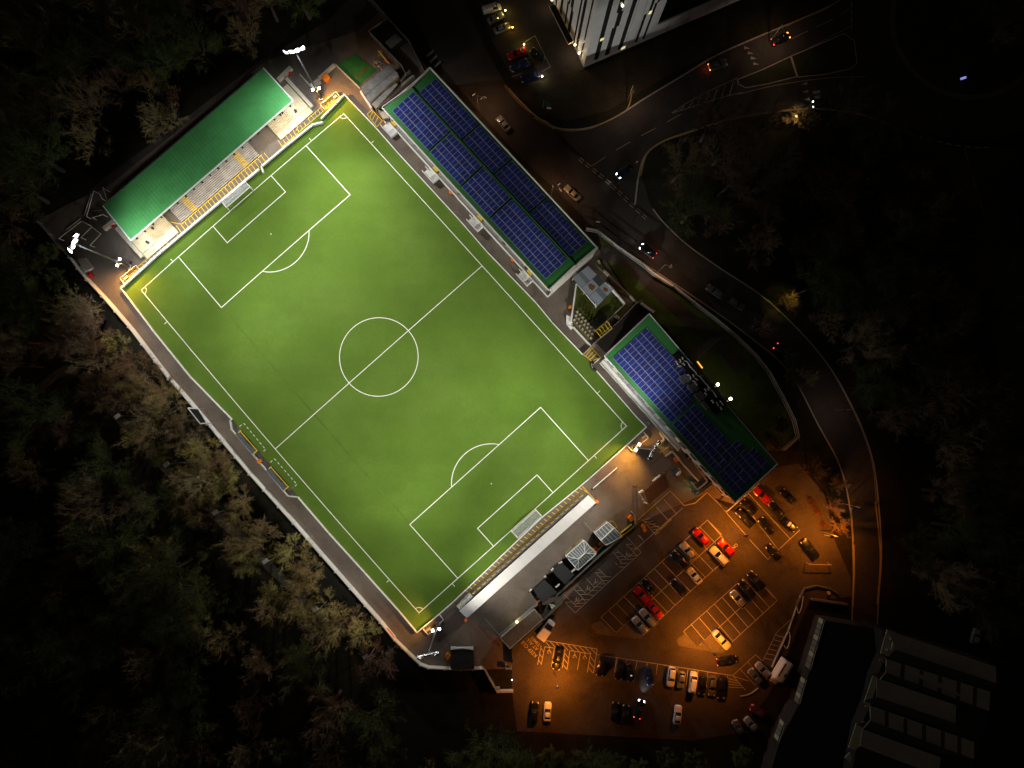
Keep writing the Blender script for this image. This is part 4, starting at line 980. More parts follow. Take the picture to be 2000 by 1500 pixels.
o = thing('timber_kerb', 'tan timber kerb wall running from the block steps to the yard corner', 'wall', P(635, 140)); wallrun(o, h6(520, 650, 910, 310), 0, 1.0, .5, M_cream, 'coping', 4); wallrun(o, h6(930, 310, 1540, 900), 0, .5, .25, M_cream, 'coping', 6)
o = thing('low_wall', 'low tan wall beside the end of the green roofed terrace under the top floodlight', 'wall', P(560, 140)); wallrun(o, c1(310, 530, 440, 400), 0, 1.0, .9, M_cream, 'coping', 4); wallrun(o, c1(525, 470, 640, 600), 0, 1.2, .25, M_cream, 'coping', 4)
o = thing('low_wall', 'low tan wall beside the end of the green roofed terrace near the grey trailer', 'wall', P(208, 438)); wallrun(o, c3(755, 535, 855, 455), 0, 1.0, .9, M_cream, 'coping', 4)
o = thing('kerb_wall', 'long pale kerb wall from the shed corner to the yellow hatched box', 'wall', P(715, 195)); wallrun(o, h6(1545, 960, 1820, 1380), 0, 1.6, .35, M_white, 'wall_panel', 4)
o = thing('step_block', 'cream block and yellow rails at the front corner of the solar roofed stand', 'steps', P(*c1(1345, 860)[0])); MB().prism(PP(c1(1290, 820, 1370, 845, 1400, 900, 1340, 910), .8), 0, .8).build('block', M_cream, o); MB().path(PP(c1(1235, 825, 1330, 925), 1.0), .1).build('rail', M_yellow, o)
o = thing('road_markers', 'rough pale stone edging beside the street, upper of three', 'edging', P(*c4(705, 520)[0]), 'stone edgings beside the street'); wallrun(o, c4(665, 545, 735, 490), 0, .5, .35, M_conc, 'stone', 9)
o = thing('road_markers', 'rough pale stone edging beside the street, middle of three', 'edging', P(*c4(740, 570)[0]), 'stone edgings beside the street'); wallrun(o, c4(700, 600, 770, 540), 0, .5, .35, M_conc, 'stone', 9)
o = thing('road_markers', 'rough pale stone edging beside the street, lowest of three', 'edging', P(*c4(770, 620)[0]), 'stone edgings beside the street'); wallrun(o, c4(740, 650, 805, 595), 0, .5, .35, M_conc, 'stone', 9)

# ------------------------------------------------------------------ training goals, trailer and mower on the left
def frame(label, lines, z=1.9):
    o = thing('training_goal', label, 'goal frame', P(*lines[0][0]), 'spare goal frames stored by the woodland')
    w_ = PP(lines[0], z); MB().path(w_, .07).build('upper_frame', M_white, o)
    for p in (w_[0], w_[-1]): MB().tube((p.x, p.y, .03), p, .06).build('upright', M_white, o)
    if len(lines) > 1: MB().path(PP(lines[1], .1), .05).build('ground_bar', M_offw, o)
frame('tall white goal frame standing at an angle beside the green roof', [c3(595, 415, 665, 165, 725, 195, 745, 240), c3(570, 410, 640, 190)])
frame('slim white goal frame at the back corner of the green roof', [c3(795, 250, 752, 128, 780, 150)])
frame('long white goal frame beside the lit floodlight head', [c3(325, 630, 545, 460, 590, 482), c3(400, 540, 540, 430)])
frame('square white goal frame lying near the low tan wall', [c3(540, 620, 645, 515, 735, 585, 630, 695), c3(645, 515, 625, 440)])
frame('pale narrow goal frame between the terrace and the tall frame', [c3(650, 425, 755, 395), c3(645, 360, 740, 350)])
o = thing('mesh_fence', 'thin dark mesh fence at the woodland edge of the left yard', 'fence', P(90, 460))
w_ = PP(c3(105, 460, 215, 580, 330, 725, 425, 810), 2.0)
for a, b in zip(w_, w_[1:]):
    MB().seg(a, b, .07, 1.93, 2.0).build('rail', M_conc, o); MB().seg(a, b, .02, .05, 1.92).build('mesh_panel', M_concd, o); MB().tube((a.x, a.y, 0), (a.x, a.y, 2.1), .08).build('post', M_steel, o)
q = PP(c3(510, 830, 575, 815, 640, 895, 655, 915, 575, 950, 555, 940), 1.4)
o = thing('box_trailer', 'grey box trailer with a pale tailboard parked by the perimeter wall', 'trailer', Vector((mid(q).x, mid(q).y, 0)))
MB().prism(q, .6, 1.4).build('trailer_body', M_conc, o); MB().prism(PP(c3(560, 940, 640, 900, 655, 918, 575, 962), 1.2), .5, 1.2).build('tailboard', M_offw, o)
for x, y in ((540, 890), (625, 870)): 
    p = P(*c3(x, y)[0]); MB().tube(p + Vector((-.1, .1, .3)), p + Vector((.1, -.1, .3)), .3, 10).build('wheel', M_blackp, o)
p = P(*c3(645, 988)[0]); o = thing('ride_on_mower', 'red ride on mower parked behind the grey box trailer', 'mower', p)
m_ = MB(); m_.box((p.x, p.y, .55), .75, .45, .3, -.9); m_.box((p.x + .1, p.y - .1, .95), .3, .3, .12, -.9); m_.build('mower_body', M_red, o); m_ = MB(); m_.box((p.x - .1, p.y + .15, 1.05), .22, .22, .15, -.9); m_.build('seat', M_blackp, o)
for sx_, sy_ in ((-.5, -.4), (-.5, .4), (.5, -.4), (.5, .4)):
    c_, s_ = math.cos(-.9), math.sin(-.9); w = Vector((p.x + c_ * sx_ - s_ * sy_, p.y + s_ * sx_ + c_ * sy_, .28)); MB().tube(w + Vector((-s_, c_, 0)) * .1, w - Vector((-s_, c_, 0)) * .1, .28, 10).build('wheel', M_blackp, o)

# ------------------------------------------------------------------ kiosks along the car park side
def rail_frame(label, pts):
    o = thing('queue_rail', label, 'rail', P(*pts[0]), 'yellow queue rails by the kiosks'); w_ = PP(pts, 1.0)
    m_ = MB()
    for i in range(4): m_.tube(w_[i], w_[(i + 1) % 4], .07); 
    m_.build('top_rail', M_yd, o)
    for p in w_: MB().tube((p.x, p.y, 0), p, .05).build('post', M_yd, o)
rail_frame('yellow queue rail on the near side of the hip roofed conservatory', h4(750, 350, 825, 280, 845, 310, 770, 385))
rail_frame('yellow queue rail at the far front corner of the hip roofed conservatory', h4(885, 240, 955, 165, 975, 195, 905, 268))
rail_frame('yellow queue rail at the end of the gabled glass kiosk', d4(1655, 490, 1690, 495, 1725, 545, 1690, 575))
def glasshouse(label, q, r0, r1, ze, zr, bars, hip):
    A_, B_, C__, D_ = PP(q, ze); R0, R1 = P(*r0, zr), P(*r1, zr)
    o = thing('glass_kiosk', label, 'kiosk', Vector((mid([A_, B_, C__, D_]).x, mid([A_, B_, C__, D_]).y, 0)))
    if hip: faces = [[A_, B_, R1, R0], [D_, C__, R1, R0], [A_, D_, R0], [B_, C__, R1]]
    else: faces = [[A_, B_, R1, R0], [D_, C__, R1, R0]]
    g = MB()
    for f_ in faces: g.slab([p - Vector((0, 0, .06)) for p in f_], .02)
    g.build('roof_glazing', M_gglass, o)
    fr = MB()
    for a, b in ((A_, B_), (B_, C__), (C__, D_), (D_, A_)): fr.tube(a, b, .10, 4)
    fr.tube(R0, R1, .13, 6)
    for a, b in (((A_, R0), (D_, R0), (B_, R1), (C__, R1))): fr.tube(a, b, .07, 4)
    for e0, e1_ in ((A_, B_), (D_, C__)):
        for i in range(bars):
            t = (i + .5) / bars if not hip else (i + .7) / (bars + .4)
            p = lerp(e0, e1_, t)
            if hip:
                tt = (t - .26) / .48
                if 0 <= tt <= 1: qv = lerp(R0, R1, tt)
                elif tt < 0: qv = lerp(e0, R0, t / .26)
                else: qv = lerp(e1_, R1, (1 - t) / .26)
            else: qv = lerp(R0, R1, t)
            fr.tube(p, qv, .045, 4)
    if hip:
        for e0, e1_, R in ((A_, D_, R0), (B_, C__, R1)):
            for t in (.25, .5, .75): fr.tube(lerp(e0, e1_, t), lerp(lerp(e0, R, min(1, t * 2)), lerp(e1_, R, min(1, (1 - t) * 2)), .5) if t != .5 else R, .045, 4)
    fr.build('roof_bars', M_white, o)
    inn = [lerp(p, mid([A_, B_, C__, D_]), .03) for p in (A_, B_, C__, D_)]
    MB().prism(inn, 0, .8).build('wall', M_offw, o)
    for i in range(4):
        a, b = inn[i], inn[(i + 1) % 4]; MB().seg(a, b, .05, .8, ze - .1).build('glass_wall', M_gglass, o); MB().tube((a.x, a.y, .8), (a.x, a.y, ze), .09, 4).build('corner_post', M_white, o)
glasshouse('hip roofed conservatory kiosk with white bars over blue glass', h4(750, 400, 1000, 180, 1178, 368, 920, 600), h4(930, 440)[0], h4(1018, 360)[0], 2.6, 3.6, 8, True)
glasshouse('gabled glass kiosk with white bars and grey panes', h4(1150, 75, 1335, -75, 1535, 125, 1315, 250), h4(1240, 182)[0], h4(1425, 8)[0], 2.6, 3.4, 5, False)
def blackroof(label, pts, z, trims):
    q = PP(pts, z); o = thing('flat_kiosk', label, 'kiosk', Vector((mid(q).x, mid(q).y, 0)))
    MB().prism([lerp(p, mid(q), .05) for p in q], 0, z - .12).build('wall', M_dsteel, o); MB().slab(q, .12).build('roof', mat('black_membrane', (.026, .028, .03), .8, noise=.3, scale=1.0), o)
    for a, b in trims: MB().seg(P(*a, z + .1), P(*b, z + .1), .3, z - .3, z + .1).build('trim', M_offw, o)
blackroof('square black roofed kiosk next to the hip roofed conservatory', h4(550, 600, 690, 490, 870, 660, 740, 800), 3.0, [(h4(650, 505)[0], h4(700, 480)[0]), (h4(545, 605)[0], h4(575, 570)[0]), (h4(830, 625)[0], h4(885, 580)[0])])
blackroof('navy black roofed kiosk with a white corner bracket', h4(300, 880, 460, 740, 630, 905, 430, 1060), 3.0, [(h4(245, 890)[0], h4(275, 865)[0]), (h4(450, 700)[0], h4(470, 680)[0]), (h4(610, 840)[0], h4(665, 795)[0])])
o = thing('thin_screen', 'thin dark screen wall beside the navy black kiosk', 'screen', P(1040, 1160)); wallrun(o, h4(245, 900, 320, 1010, 350, 1050), 0, 1.8, .06, M_conc, 'panel', 4); wallrun(o, h4(470, 690, 560, 790), 0, 1.8, .06, M_conc, 'panel', 4); MB().seg(P(*h4(330, 1030)[0], 1.9), P(*h4(360, 1065)[0], 1.9), .2, 1.6, 1.9).build('orange_cap', M_orange, o)
q = PP([(977, 1246), (1044, 1190), (1060, 1210), (996, 1267)], 3.0)
o = thing('container_kiosk', 'long brown roofed container kiosk with a lit counter lamp', 'kiosk', Vector((mid(q).x, mid(q).y, 0)))
MB().prism([lerp(p, mid(q), .02) for p in q], 0, 2.9).build('wall', mat('container_grey', (.20, .20, .20), .7, noise=.2), o); MB().slab([p + Vector((0, 0, .05)) for p in q], .12).build('roof', mat('container_roof', (.14, .12, .085), .8, noise=.35), o)
f = MB()
for a, b in zip(q, q[1:] + q[:1]): f.tube(a + Vector((0, 0, .07)), b + Vector((0, 0, .07)), .09, 4)
f.build('roof_trim', M_conc, o)
tb = MB(); a, b = P(977, 1246, 1.1), P(1052, 1182, 1.1); n = Vector((-(b - a).y, (b - a).x, 0)).normalized(); tb.prism([a + n * .1, b + n * .1, b + n * .75, a + n * .75], .95, 1.1); tb.build('counter', M_steel, o)
p = P(*h4(65, 1320)[0], 2.6); m_ = MB(); m_.tube(p, p + Vector((.1, .1, .3)), .3, 8); m_.build('counter_lamp', emis('counter_glow', (1, .8, .35), 4), o); point('counter_lamp_light', p + n * .6 - Vector((0, 0, .4)), 60, (1, .75, .35), .2, o)
o = thing('crate_stack', 'pile of pale crates at the end of the counter', 'crates', P(*h4(280, 1130)[0])); m_ = MB(); random.seed(8)
for i in range(9):
    p = P(*h4(190 + i * 16, 1195 - i * 11)[0], .5); m_.box((p.x + random.uniform(-.1, .1), p.y + random.uniform(-.1, .1), .3 + .1 * random.random()), .26, .2, .3, random.random())
m_.build('crate', M_steel, o)
o = thing('bagged_rubbish', 'crumpled pale rubbish bags behind the container kiosk', 'rubbish bags', P(*h4(570, 1090)[0])); m_ = MB()
import bmesh
bmh = bmesh.new()
for i in range(5):
    p = P(*h4(545 + 16 * i % 50, 1080 + 9 * i)[0], .3); bmesh.ops.create_icosphere(bmh, subdivisions=2, radius=.38, matrix=Matrix.Translation(p - LOCS[o.name]))
for v in bmh.verts: v.co += Vector((random.uniform(-1, 1), random.uniform(-1, 1), random.uniform(-1, 1))) * .07
me = bpy.data.meshes.new('bags'); bmh.to_mesh(me); bmh.free(); me.materials.append(M_offw); b_ = bpy.data.objects.new('bags', me); COL.objects.link(b_); b_.parent = o
o = thing('boundary_fence', 'dark boundary fence between the kiosks and the car park bays', 'fence', P(1105, 1150))
M_fen = mat('grey_green_board', (.12, .14, .12), .7, noise=.3)
for l in (d4(1010, 1455, 1195, 1275), d4(1130, 1215, 1290, 1080), d4(1290, 1075, 1600, 790, 1775, 640)): wallrun(o, l, 0, 1.9, .3, M_fen, 'panel', 3); posts(o, l, 1.9, .08, M_steel, 6)
for l in (d5(1300, 745, 1440, 620, 1600, 480), ): wallrun(o, l, 0, 1.9, .22, M_fen, 'panel', 3)
hm = MB(); random.seed(12); a, b = P(*d4(1300, 1060)[0], 1.0), P(*d4(1590, 800)[0], 1.0); nn = Vector(((b - a).y, -(b - a).x, 0)).normalized()
for i in range(1500):
    p = lerp(a, b, random.random()) + nn * random.uniform(.3, 1.6); p.z = random.uniform(.1, 1.3)
    u = Vector((random.uniform(-1, 1), random.uniform(-1, 1), random.uniform(-1, 1))) * .16; v = Vector((random.uniform(-1, 1), random.uniform(-1, 1), random.uniform(-1, 1))) * .16; hm.face([p, p + u, p + u + v])
u = thing('boundary_hedge', 'dark ragged hedge along the outside of the boundary fence', 'hedge', mid([a, b])); hm.build('foliage', mat('dark_hedge_leaf', (.03, .027, .025), .8, noise=.5), u)
o = thing('side_screen', 'white low bar fence joining the two glass kiosks', 'fence', P(1180, 1075)); wallrun(o, h4(1178, 345, 1290, 250), 0, 1.1, .1, M_white, 'panel', 4)
o = thing('angled_gate', 'grey angled gate with yellow rails beside the large orange bin', 'gate', P(1240, 1020))
wallrun(o, d3(575, 905, 605, 935, 608, 1030), 0, 2.0, .18, M_steel, 'gate_panel', 4); wallrun(o, d3(465, 1110, 575, 1020), 0, 1.2, .1, M_yd, 'rail', 6); wallrun(o, d3(475, 1135, 600, 1040), 0, 1.2, .1, M_yd, 'rail', 6)
q = PP(d3(690, 695, 895, 520, 935, 660, 735, 822), 2.7)
o = thing('brown_marquee', 'brown flat roofed stall with white curled side sheets', 'stall', Vector((mid(q).x, mid(q).y, 0)))
MB().slab(q, .08).build('roof', M_brown, o)
for p in q: MB().tube((p.x, p.y, 0), (p.x, p.y, 2.6), .06).build('post', M_steel, o)
for a, b, w in ((d3(775, 600), d3(850, 540), .75), (d3(640, 715), d3(680, 690), .9), (d3(672, 770), d3(688, 780), .5), (d3(685, 805), d3(720, 815), .4)):
    MB().tube(P(*a[0], 2.5), P(*b[0], 2.5), w * .35, 8).build('side_roll', M_white, o)
MB().tube(P(*d3(640, 715)[0], 2.4), P(*d3(715, 820)[0], 2.4), .09).build('front_bar', M_white, o); MB().tube(P(*d3(855, 540)[0], 2.5), P(*d3(905, 495)[0], 2.5), .05).build('pole', M_brown, o)
o = thing('folded_frame', 'white bent frame standing beside the brown stall', 'frame', P(1327, 922)); MB().tube(P(*d3(1020, 468)[0], 1.2), P(*d3(1055, 503)[0], 1.2), .1).build('arm', M_offw, o); MB().seg(P(*d3(1050, 505)[0], 1.2), P(*d3(1015, 545)[0], 1.2), .4, .2, 1.2).build('board', M_white, o)
o = thing('rail_bar', 'white rail bar on dark feet standing on the concourse', 'barrier', P(1182, 933)); MB().seg(P(1158, 954, .9), P(1206, 913, .9), .2, .72, .9).build('rail', M_white, o)
for t in (.03, .5, .97): p = lerp(P(1158, 954), P(1206, 913), t); m_ = MB(); m_.box((p.x, p.y, .35), .2, .2, .35, .7); m_.build('foot', M_blackp, o)
o = thing('black_shed', 'black shed with a white bowed front beam by the bottom corner wall', 'shed', P(903, 1287))
q = PP(d5(705, 745, 920, 745, 930, 930, 700, 930), 2.4); MB().prism(q, 0, 2.3).build('wall', M_dsteel, o); MB().slab([lerp(p, mid(q), -.02) + Vector((0, 0, 0)) for p in q], .09).build('roof', M_black, o)
bm_ = MB(); w_ = PP(d5(702, 733, 815, 726, 923, 733), 2.6)
for a, b, w0, w1 in ((w_[0], w_[1], .62, .22), (w_[1], w_[2], .22, .62)):
    n = Vector((0, 1, 0)); bm_.prism([a - n * w0 / 2, b - n * w1 / 2, b + n * w1 / 2, a + n * w0 / 2], 2.35, 2.6)
bm_.build('front_beam', M_white, o)
for x, y, l in ((1054, 1210, 0),): pass
for i, (pts, lab) in enumerate(((d5(1035, 440, 1090, 505), 'a'), (d5(1090, 505, 1185, 605), 'b'))): pass
o = thing('chain_rail', 'thin grey rail leading to the container kiosk', 'rail', P(960, 1225)); MB().path(PP(d5(1035, 440, 1085, 500, 1180, 605), .9), .05).build('rail', M_steel, o)
for v in d5(1035, 440, 1085, 500, 1180, 605): MB().tube(P(*v), P(*v, .9), .05).build('post', M_dsteel, o)
o = thing('chain_rail', 'thin grey rail leading to the gabled glass kiosk', 'rail', P(1150, 1030)); MB().path(PP(d4(1410, 500, 1450, 550, 1510, 610), .9), .05).build('rail', M_conc, o)
for v in d4(1410, 500, 1450, 550, 1510, 610): MB().tube(P(*v), P(*v, .9), .05).build('post', M_dsteel, o)

# ------------------------------------------------------------------ car park markings
bm = MB(); BW = .13
def E(*a): return e1(*a)
def rowlines(p0, step, n, half, full, lo, hi):
    for i in range(n):
        p = Vector(p0) + Vector(step) * i; m_, f_ = p + Vector(half), p + Vector(full)
        a = p; b = f_ if lo <= i <= hi else m_
        bm.strip(PP(e1(a.x, a.y, b.x, b.y)), BW, Z_MARK)
rowlines((135, 1062), (59.3, -54.4), 15, (112, 115), (222, 232), 4, 13)
bm.strip(PP(e1(135, 1062, 965, 302)), BW, Z_MARK + .004); bm.strip(PP(e1(250, 1185, 1070, 428)), BW, Z_MARK + .004); bm.strip(PP(e1(470, 1190, 580, 1095, 700, 980, 820, 872, 1000, 705, 1128, 598)), BW, Z_MARK + .004)
bm.strip(PP(e1(965, 302, 1065, 415, 1128, 500)), BW, Z_MARK)
for i in range(8):
    a = Vector((780, 1172)) + Vector((60.5, -53)) * i; b = a + Vector((200, 232)) if i >= 2 else a + Vector((100, 118)); bm.strip(PP(e1(a.x, a.y, b.x, b.y)), BW, Z_MARK)
for i in range(8, 12): pass
bm.strip(PP(e1(780, 1172, 1245, 757)), BW, Z_MARK + .004); bm.strip(PP(e1(905, 1280, 1340, 880)), BW, Z_MARK + .004); bm.strip(PP(e1(1155, 1258, 1512, 930)), BW, Z_MARK + .004); bm.strip(PP(e1(1415, 820, 1512, 930)), BW, Z_MARK)
for a, b in (((1245, 757), (1452, 985)), ((1300, 720), (1510, 930))): bm.strip(PP(e1(*a, *b)), BW, Z_MARK)
for pts in ((1118, 250, 1270, 425), (1295, 455, 1438, 610, 1462, 590), (1292, 100, 1610, 447), (1355, 320, 1520, 535, 1688, 380), (1270, 195, 1355, 320), (970, 95, 1060, 180, 1120, 250), (390, 545, 775, 207), (565, 197, 660, 305), (627, 142, 718, 246), (450, 300, 590, 360), (460, 300, 560, 415), (425, 420, 470, 470)):
    bm.strip(PP(e1(*pts)), BW, Z_MARK + .004)
for i in range(5): bm.strip(PP(e1(455 + i * 22, 305 + i * 18, 520 + i * 22, 290 + i * 20)), .1, Z_MARK)
# hatched bays beside the boundary fence
H_ = lambda *a: bm.strip(PP(h4(*a)), .11, Z_MARK)
for a in ((740, 1045, 880, 1190), (880, 1190, 1800, 350), (1800, 350, 1590, 120), (730, 940, 880, 1080), (880, 1080, 990, 990), (860, 850, 990, 990), (910, 810, 1045, 940), (1030, 705, 1145, 835), (1045, 940, 1260, 740), (1160, 625, 1260, 740), (1205, 575, 1310, 685), (1310, 685, 1390, 690), (1410, 345, 1530, 490), (1465, 320, 1590, 430), (1590, 235, 1705, 350), (1590, 430, 1705, 350), (1440, 495, 1475, 525), (1705, 350, 1740, 395), (1770, 110, 1830, 165), (1770, 260, 1960, 100), (1260, 740, 1300, 790), (990, 990, 1030, 1040)): H_(*a)
for (ax, ay), (bx, by), (cx, cy_), n in (((740, 1045), (820, 1040), (800, 1105), 2), ((870, 1100), (970, 1100), (0, 0), 1), ((900, 1060), (1040, 1055), (0, 0), 1), ((960, 1010), (1080, 1005), (0, 0), 1), ((905, 880), (990, 880), (0, 0), 1), ((945, 935), (1050, 935), (0, 0), 1), ((1050, 935), (1140, 950), (0, 0), 1), ((1080, 880), (1190, 880), (0, 0), 1), ((1140, 830), (1250, 830), (0, 0), 1), ((1205, 785), (1300, 790), (0, 0), 1), ((1260, 740), (1360, 745), (0, 0), 1), ((1180, 630), (1250, 635), (0, 0), 1), ((1220, 690), (1310, 690), (0, 0), 1), ((1435, 355), (1500, 345), (0, 0), 1), ((1470, 410), (1550, 400), (0, 0), 1), ((1520, 450), (1700, 440), (0, 0), 1), ((1500, 500), (1630, 500), (0, 0), 1), ((1490, 550), (1580, 555), (0, 0), 1), ((1640, 400), (1760, 390), (0, 0), 1), ((1600, 235), (1670, 235), (0, 0), 1), ((1650, 295), (1740, 290), (0, 0), 1)):
    H_(ax, ay, bx, by)
# disabled bays and the long bottom row
D6 = lambda *a: bm.strip(PP(d6(*a)), .14, Z_MARK)
for a in ((310, 402, 832, 487), (832, 487, 795, 720), (320, 465, 515, 492), (320, 465, 285, 640), (285, 450, 250, 640), (415, 478, 385, 660), (518, 492, 490, 675), (565, 502, 538, 685), (565, 502, 765, 535), (668, 518, 638, 690), (765, 535, 735, 715), (835, 543, 2000, 722), (1020, 580, 1000, 720), (1120, 592, 1105, 700), (1220, 610, 1205, 690), (1320, 625, 1310, 700), (1420, 640, 1405, 740), (1520, 655, 1505, 800), (1620, 672, 1600, 840), (1718, 687, 1700, 840), (1815, 700, 1800, 850), (1912, 712, 1898, 860)): D6(*a)
for i in range(9): D6(320 + i * 56, 408 + i * 9, 375 + i * 57, 472 + i * 9)
for i in range(3): D6(283 - i * 10, 480 + i * 60, 308 - i * 10, 515 + i * 60); D6(515 - i * 8, 530 + i * 55, 552 - i * 8, 575 + i * 55); D6(765 - i * 8, 560 + i * 55, 808 - i * 8, 615 + i * 55)
Q2 = lambda *a: bm.strip(PP(e2(*a)), .11, Z_MARK)
for a in ((0, 912, 255, 945), (255, 945, 478, 742), (478, 742, 545, 805), (400, 812, 500, 920), (325, 880, 480, 1050), (255, 945, 380, 1090), (255, 950, 410, 1000), (205, 940, 195, 1080), (680, 530, 550, 800), (760, 560, 640, 830), (680, 530, 820, 400)): Q2(*a)
for i in range(6): Q2(670 - i * 22, 550 + i * 45, 745 - i * 20, 570 + i * 45)
for i in range(4): Q2(215, 975 + i * 28, 300 + i * 20, 1000 + i * 22)
def wheelchair(x, y, rot, s=.9):
    c = P(x, y); R = Matrix.Rotation(rot, 2)
    f = lambda u, v: c.xy + R @ Vector((u, v)) * s
    bm.strip([f(.35 * math.cos(t * .5), .35 * math.sin(t * .5)) for t in range(1, 11)], .11, Z_MARK); bm.strip([f(0, .75), f(0, .2), f(.4, .15), f(.6, -.3)], .12, Z_MARK); bm.strip([f(0, .5), f(.3, .5)], .1, Z_MARK); bm.prism([f(.13 * math.cos(i), .95 + .13 * math.sin(i)) for i in range(6)], Z_PARK + .003, Z_MARK)
for v, r in ((d6(360, 515), -.15), (d6(608, 560), -.15), (d6(708, 570), -.15), (h4(1615, 370), 2.3), (h4(1180, 755), 2.3), (h4(1070, 845), 2.3), (h4(915, 1005), 2.3)): wheelchair(*v[0], r)
for pts in (e1(425, 300, 675, 75, 785, 190, 870, 170, 965, 85),):
    kk = MB(); kk.strip(PP(pts), .22, .10); struct('yellow_kerb', kk, M_yd)
struct('bay_marking', bm, mat('bay_paint', (.44, .40, .32), .8, noise=.3, scale=5))
def text(s, x, y, dx, dy, size):
    """painted lettering; (dx, dy) is the reading direction in the photograph"""
    cu = bpy.data.curves.new('lettering', 'FONT'); cu.body = s; cu.size = size; cu.align_x = 'LEFT'; cu.offset = .012
    t = bpy.data.objects.new('painted_lettering', cu); COL.objects.link(t)
    bpy.context.view_layer.update()
    me = bpy.data.meshes.new_from_object(t.evaluated_get(bpy.context.evaluated_depsgraph_get())); bpy.data.objects.remove(t)
    o = bpy.data.objects.new('painted_lettering', me); COL.objects.link(o); me.materials.clear(); me.materials.append(M_yline if size < .9 else MATS['bay_paint'])
    o.location = P(x, y, Z_MARK + .003); o.rotation_euler = (0, 0, math.atan2(-dy, dx)); o['kind'] = 'structure'
text('KEEP CLEAR', 1050, 1280, -1, -1.02, 1.15); text('AT ALL', 1052, 1267, -1, -1, 1.05); text('TIMES', 1056.5, 1259, -1, -1, 1.05)
text('NO PARKING', 1281, 1046, 1, -.97, .85); text('NO', 1432, 1074, 1, -.85, 1.0)
isl = MB()
for pts in (e1(60, 1132, 75, 1108, 130, 1078, 250, 1188, 350, 1095, 468, 1190, 455, 1225, 430, 1232, 100, 1192), e1(722, 1250, 735, 1225, 792, 1186, 890, 1292, 1000, 1192, 1110, 1310, 1095, 1335, 1060, 1340, 745, 1285)): isl.prism(PP(pts), 0, .14)
struct('car_park_island', isl, M_pave)
FILL_W = 6500.0
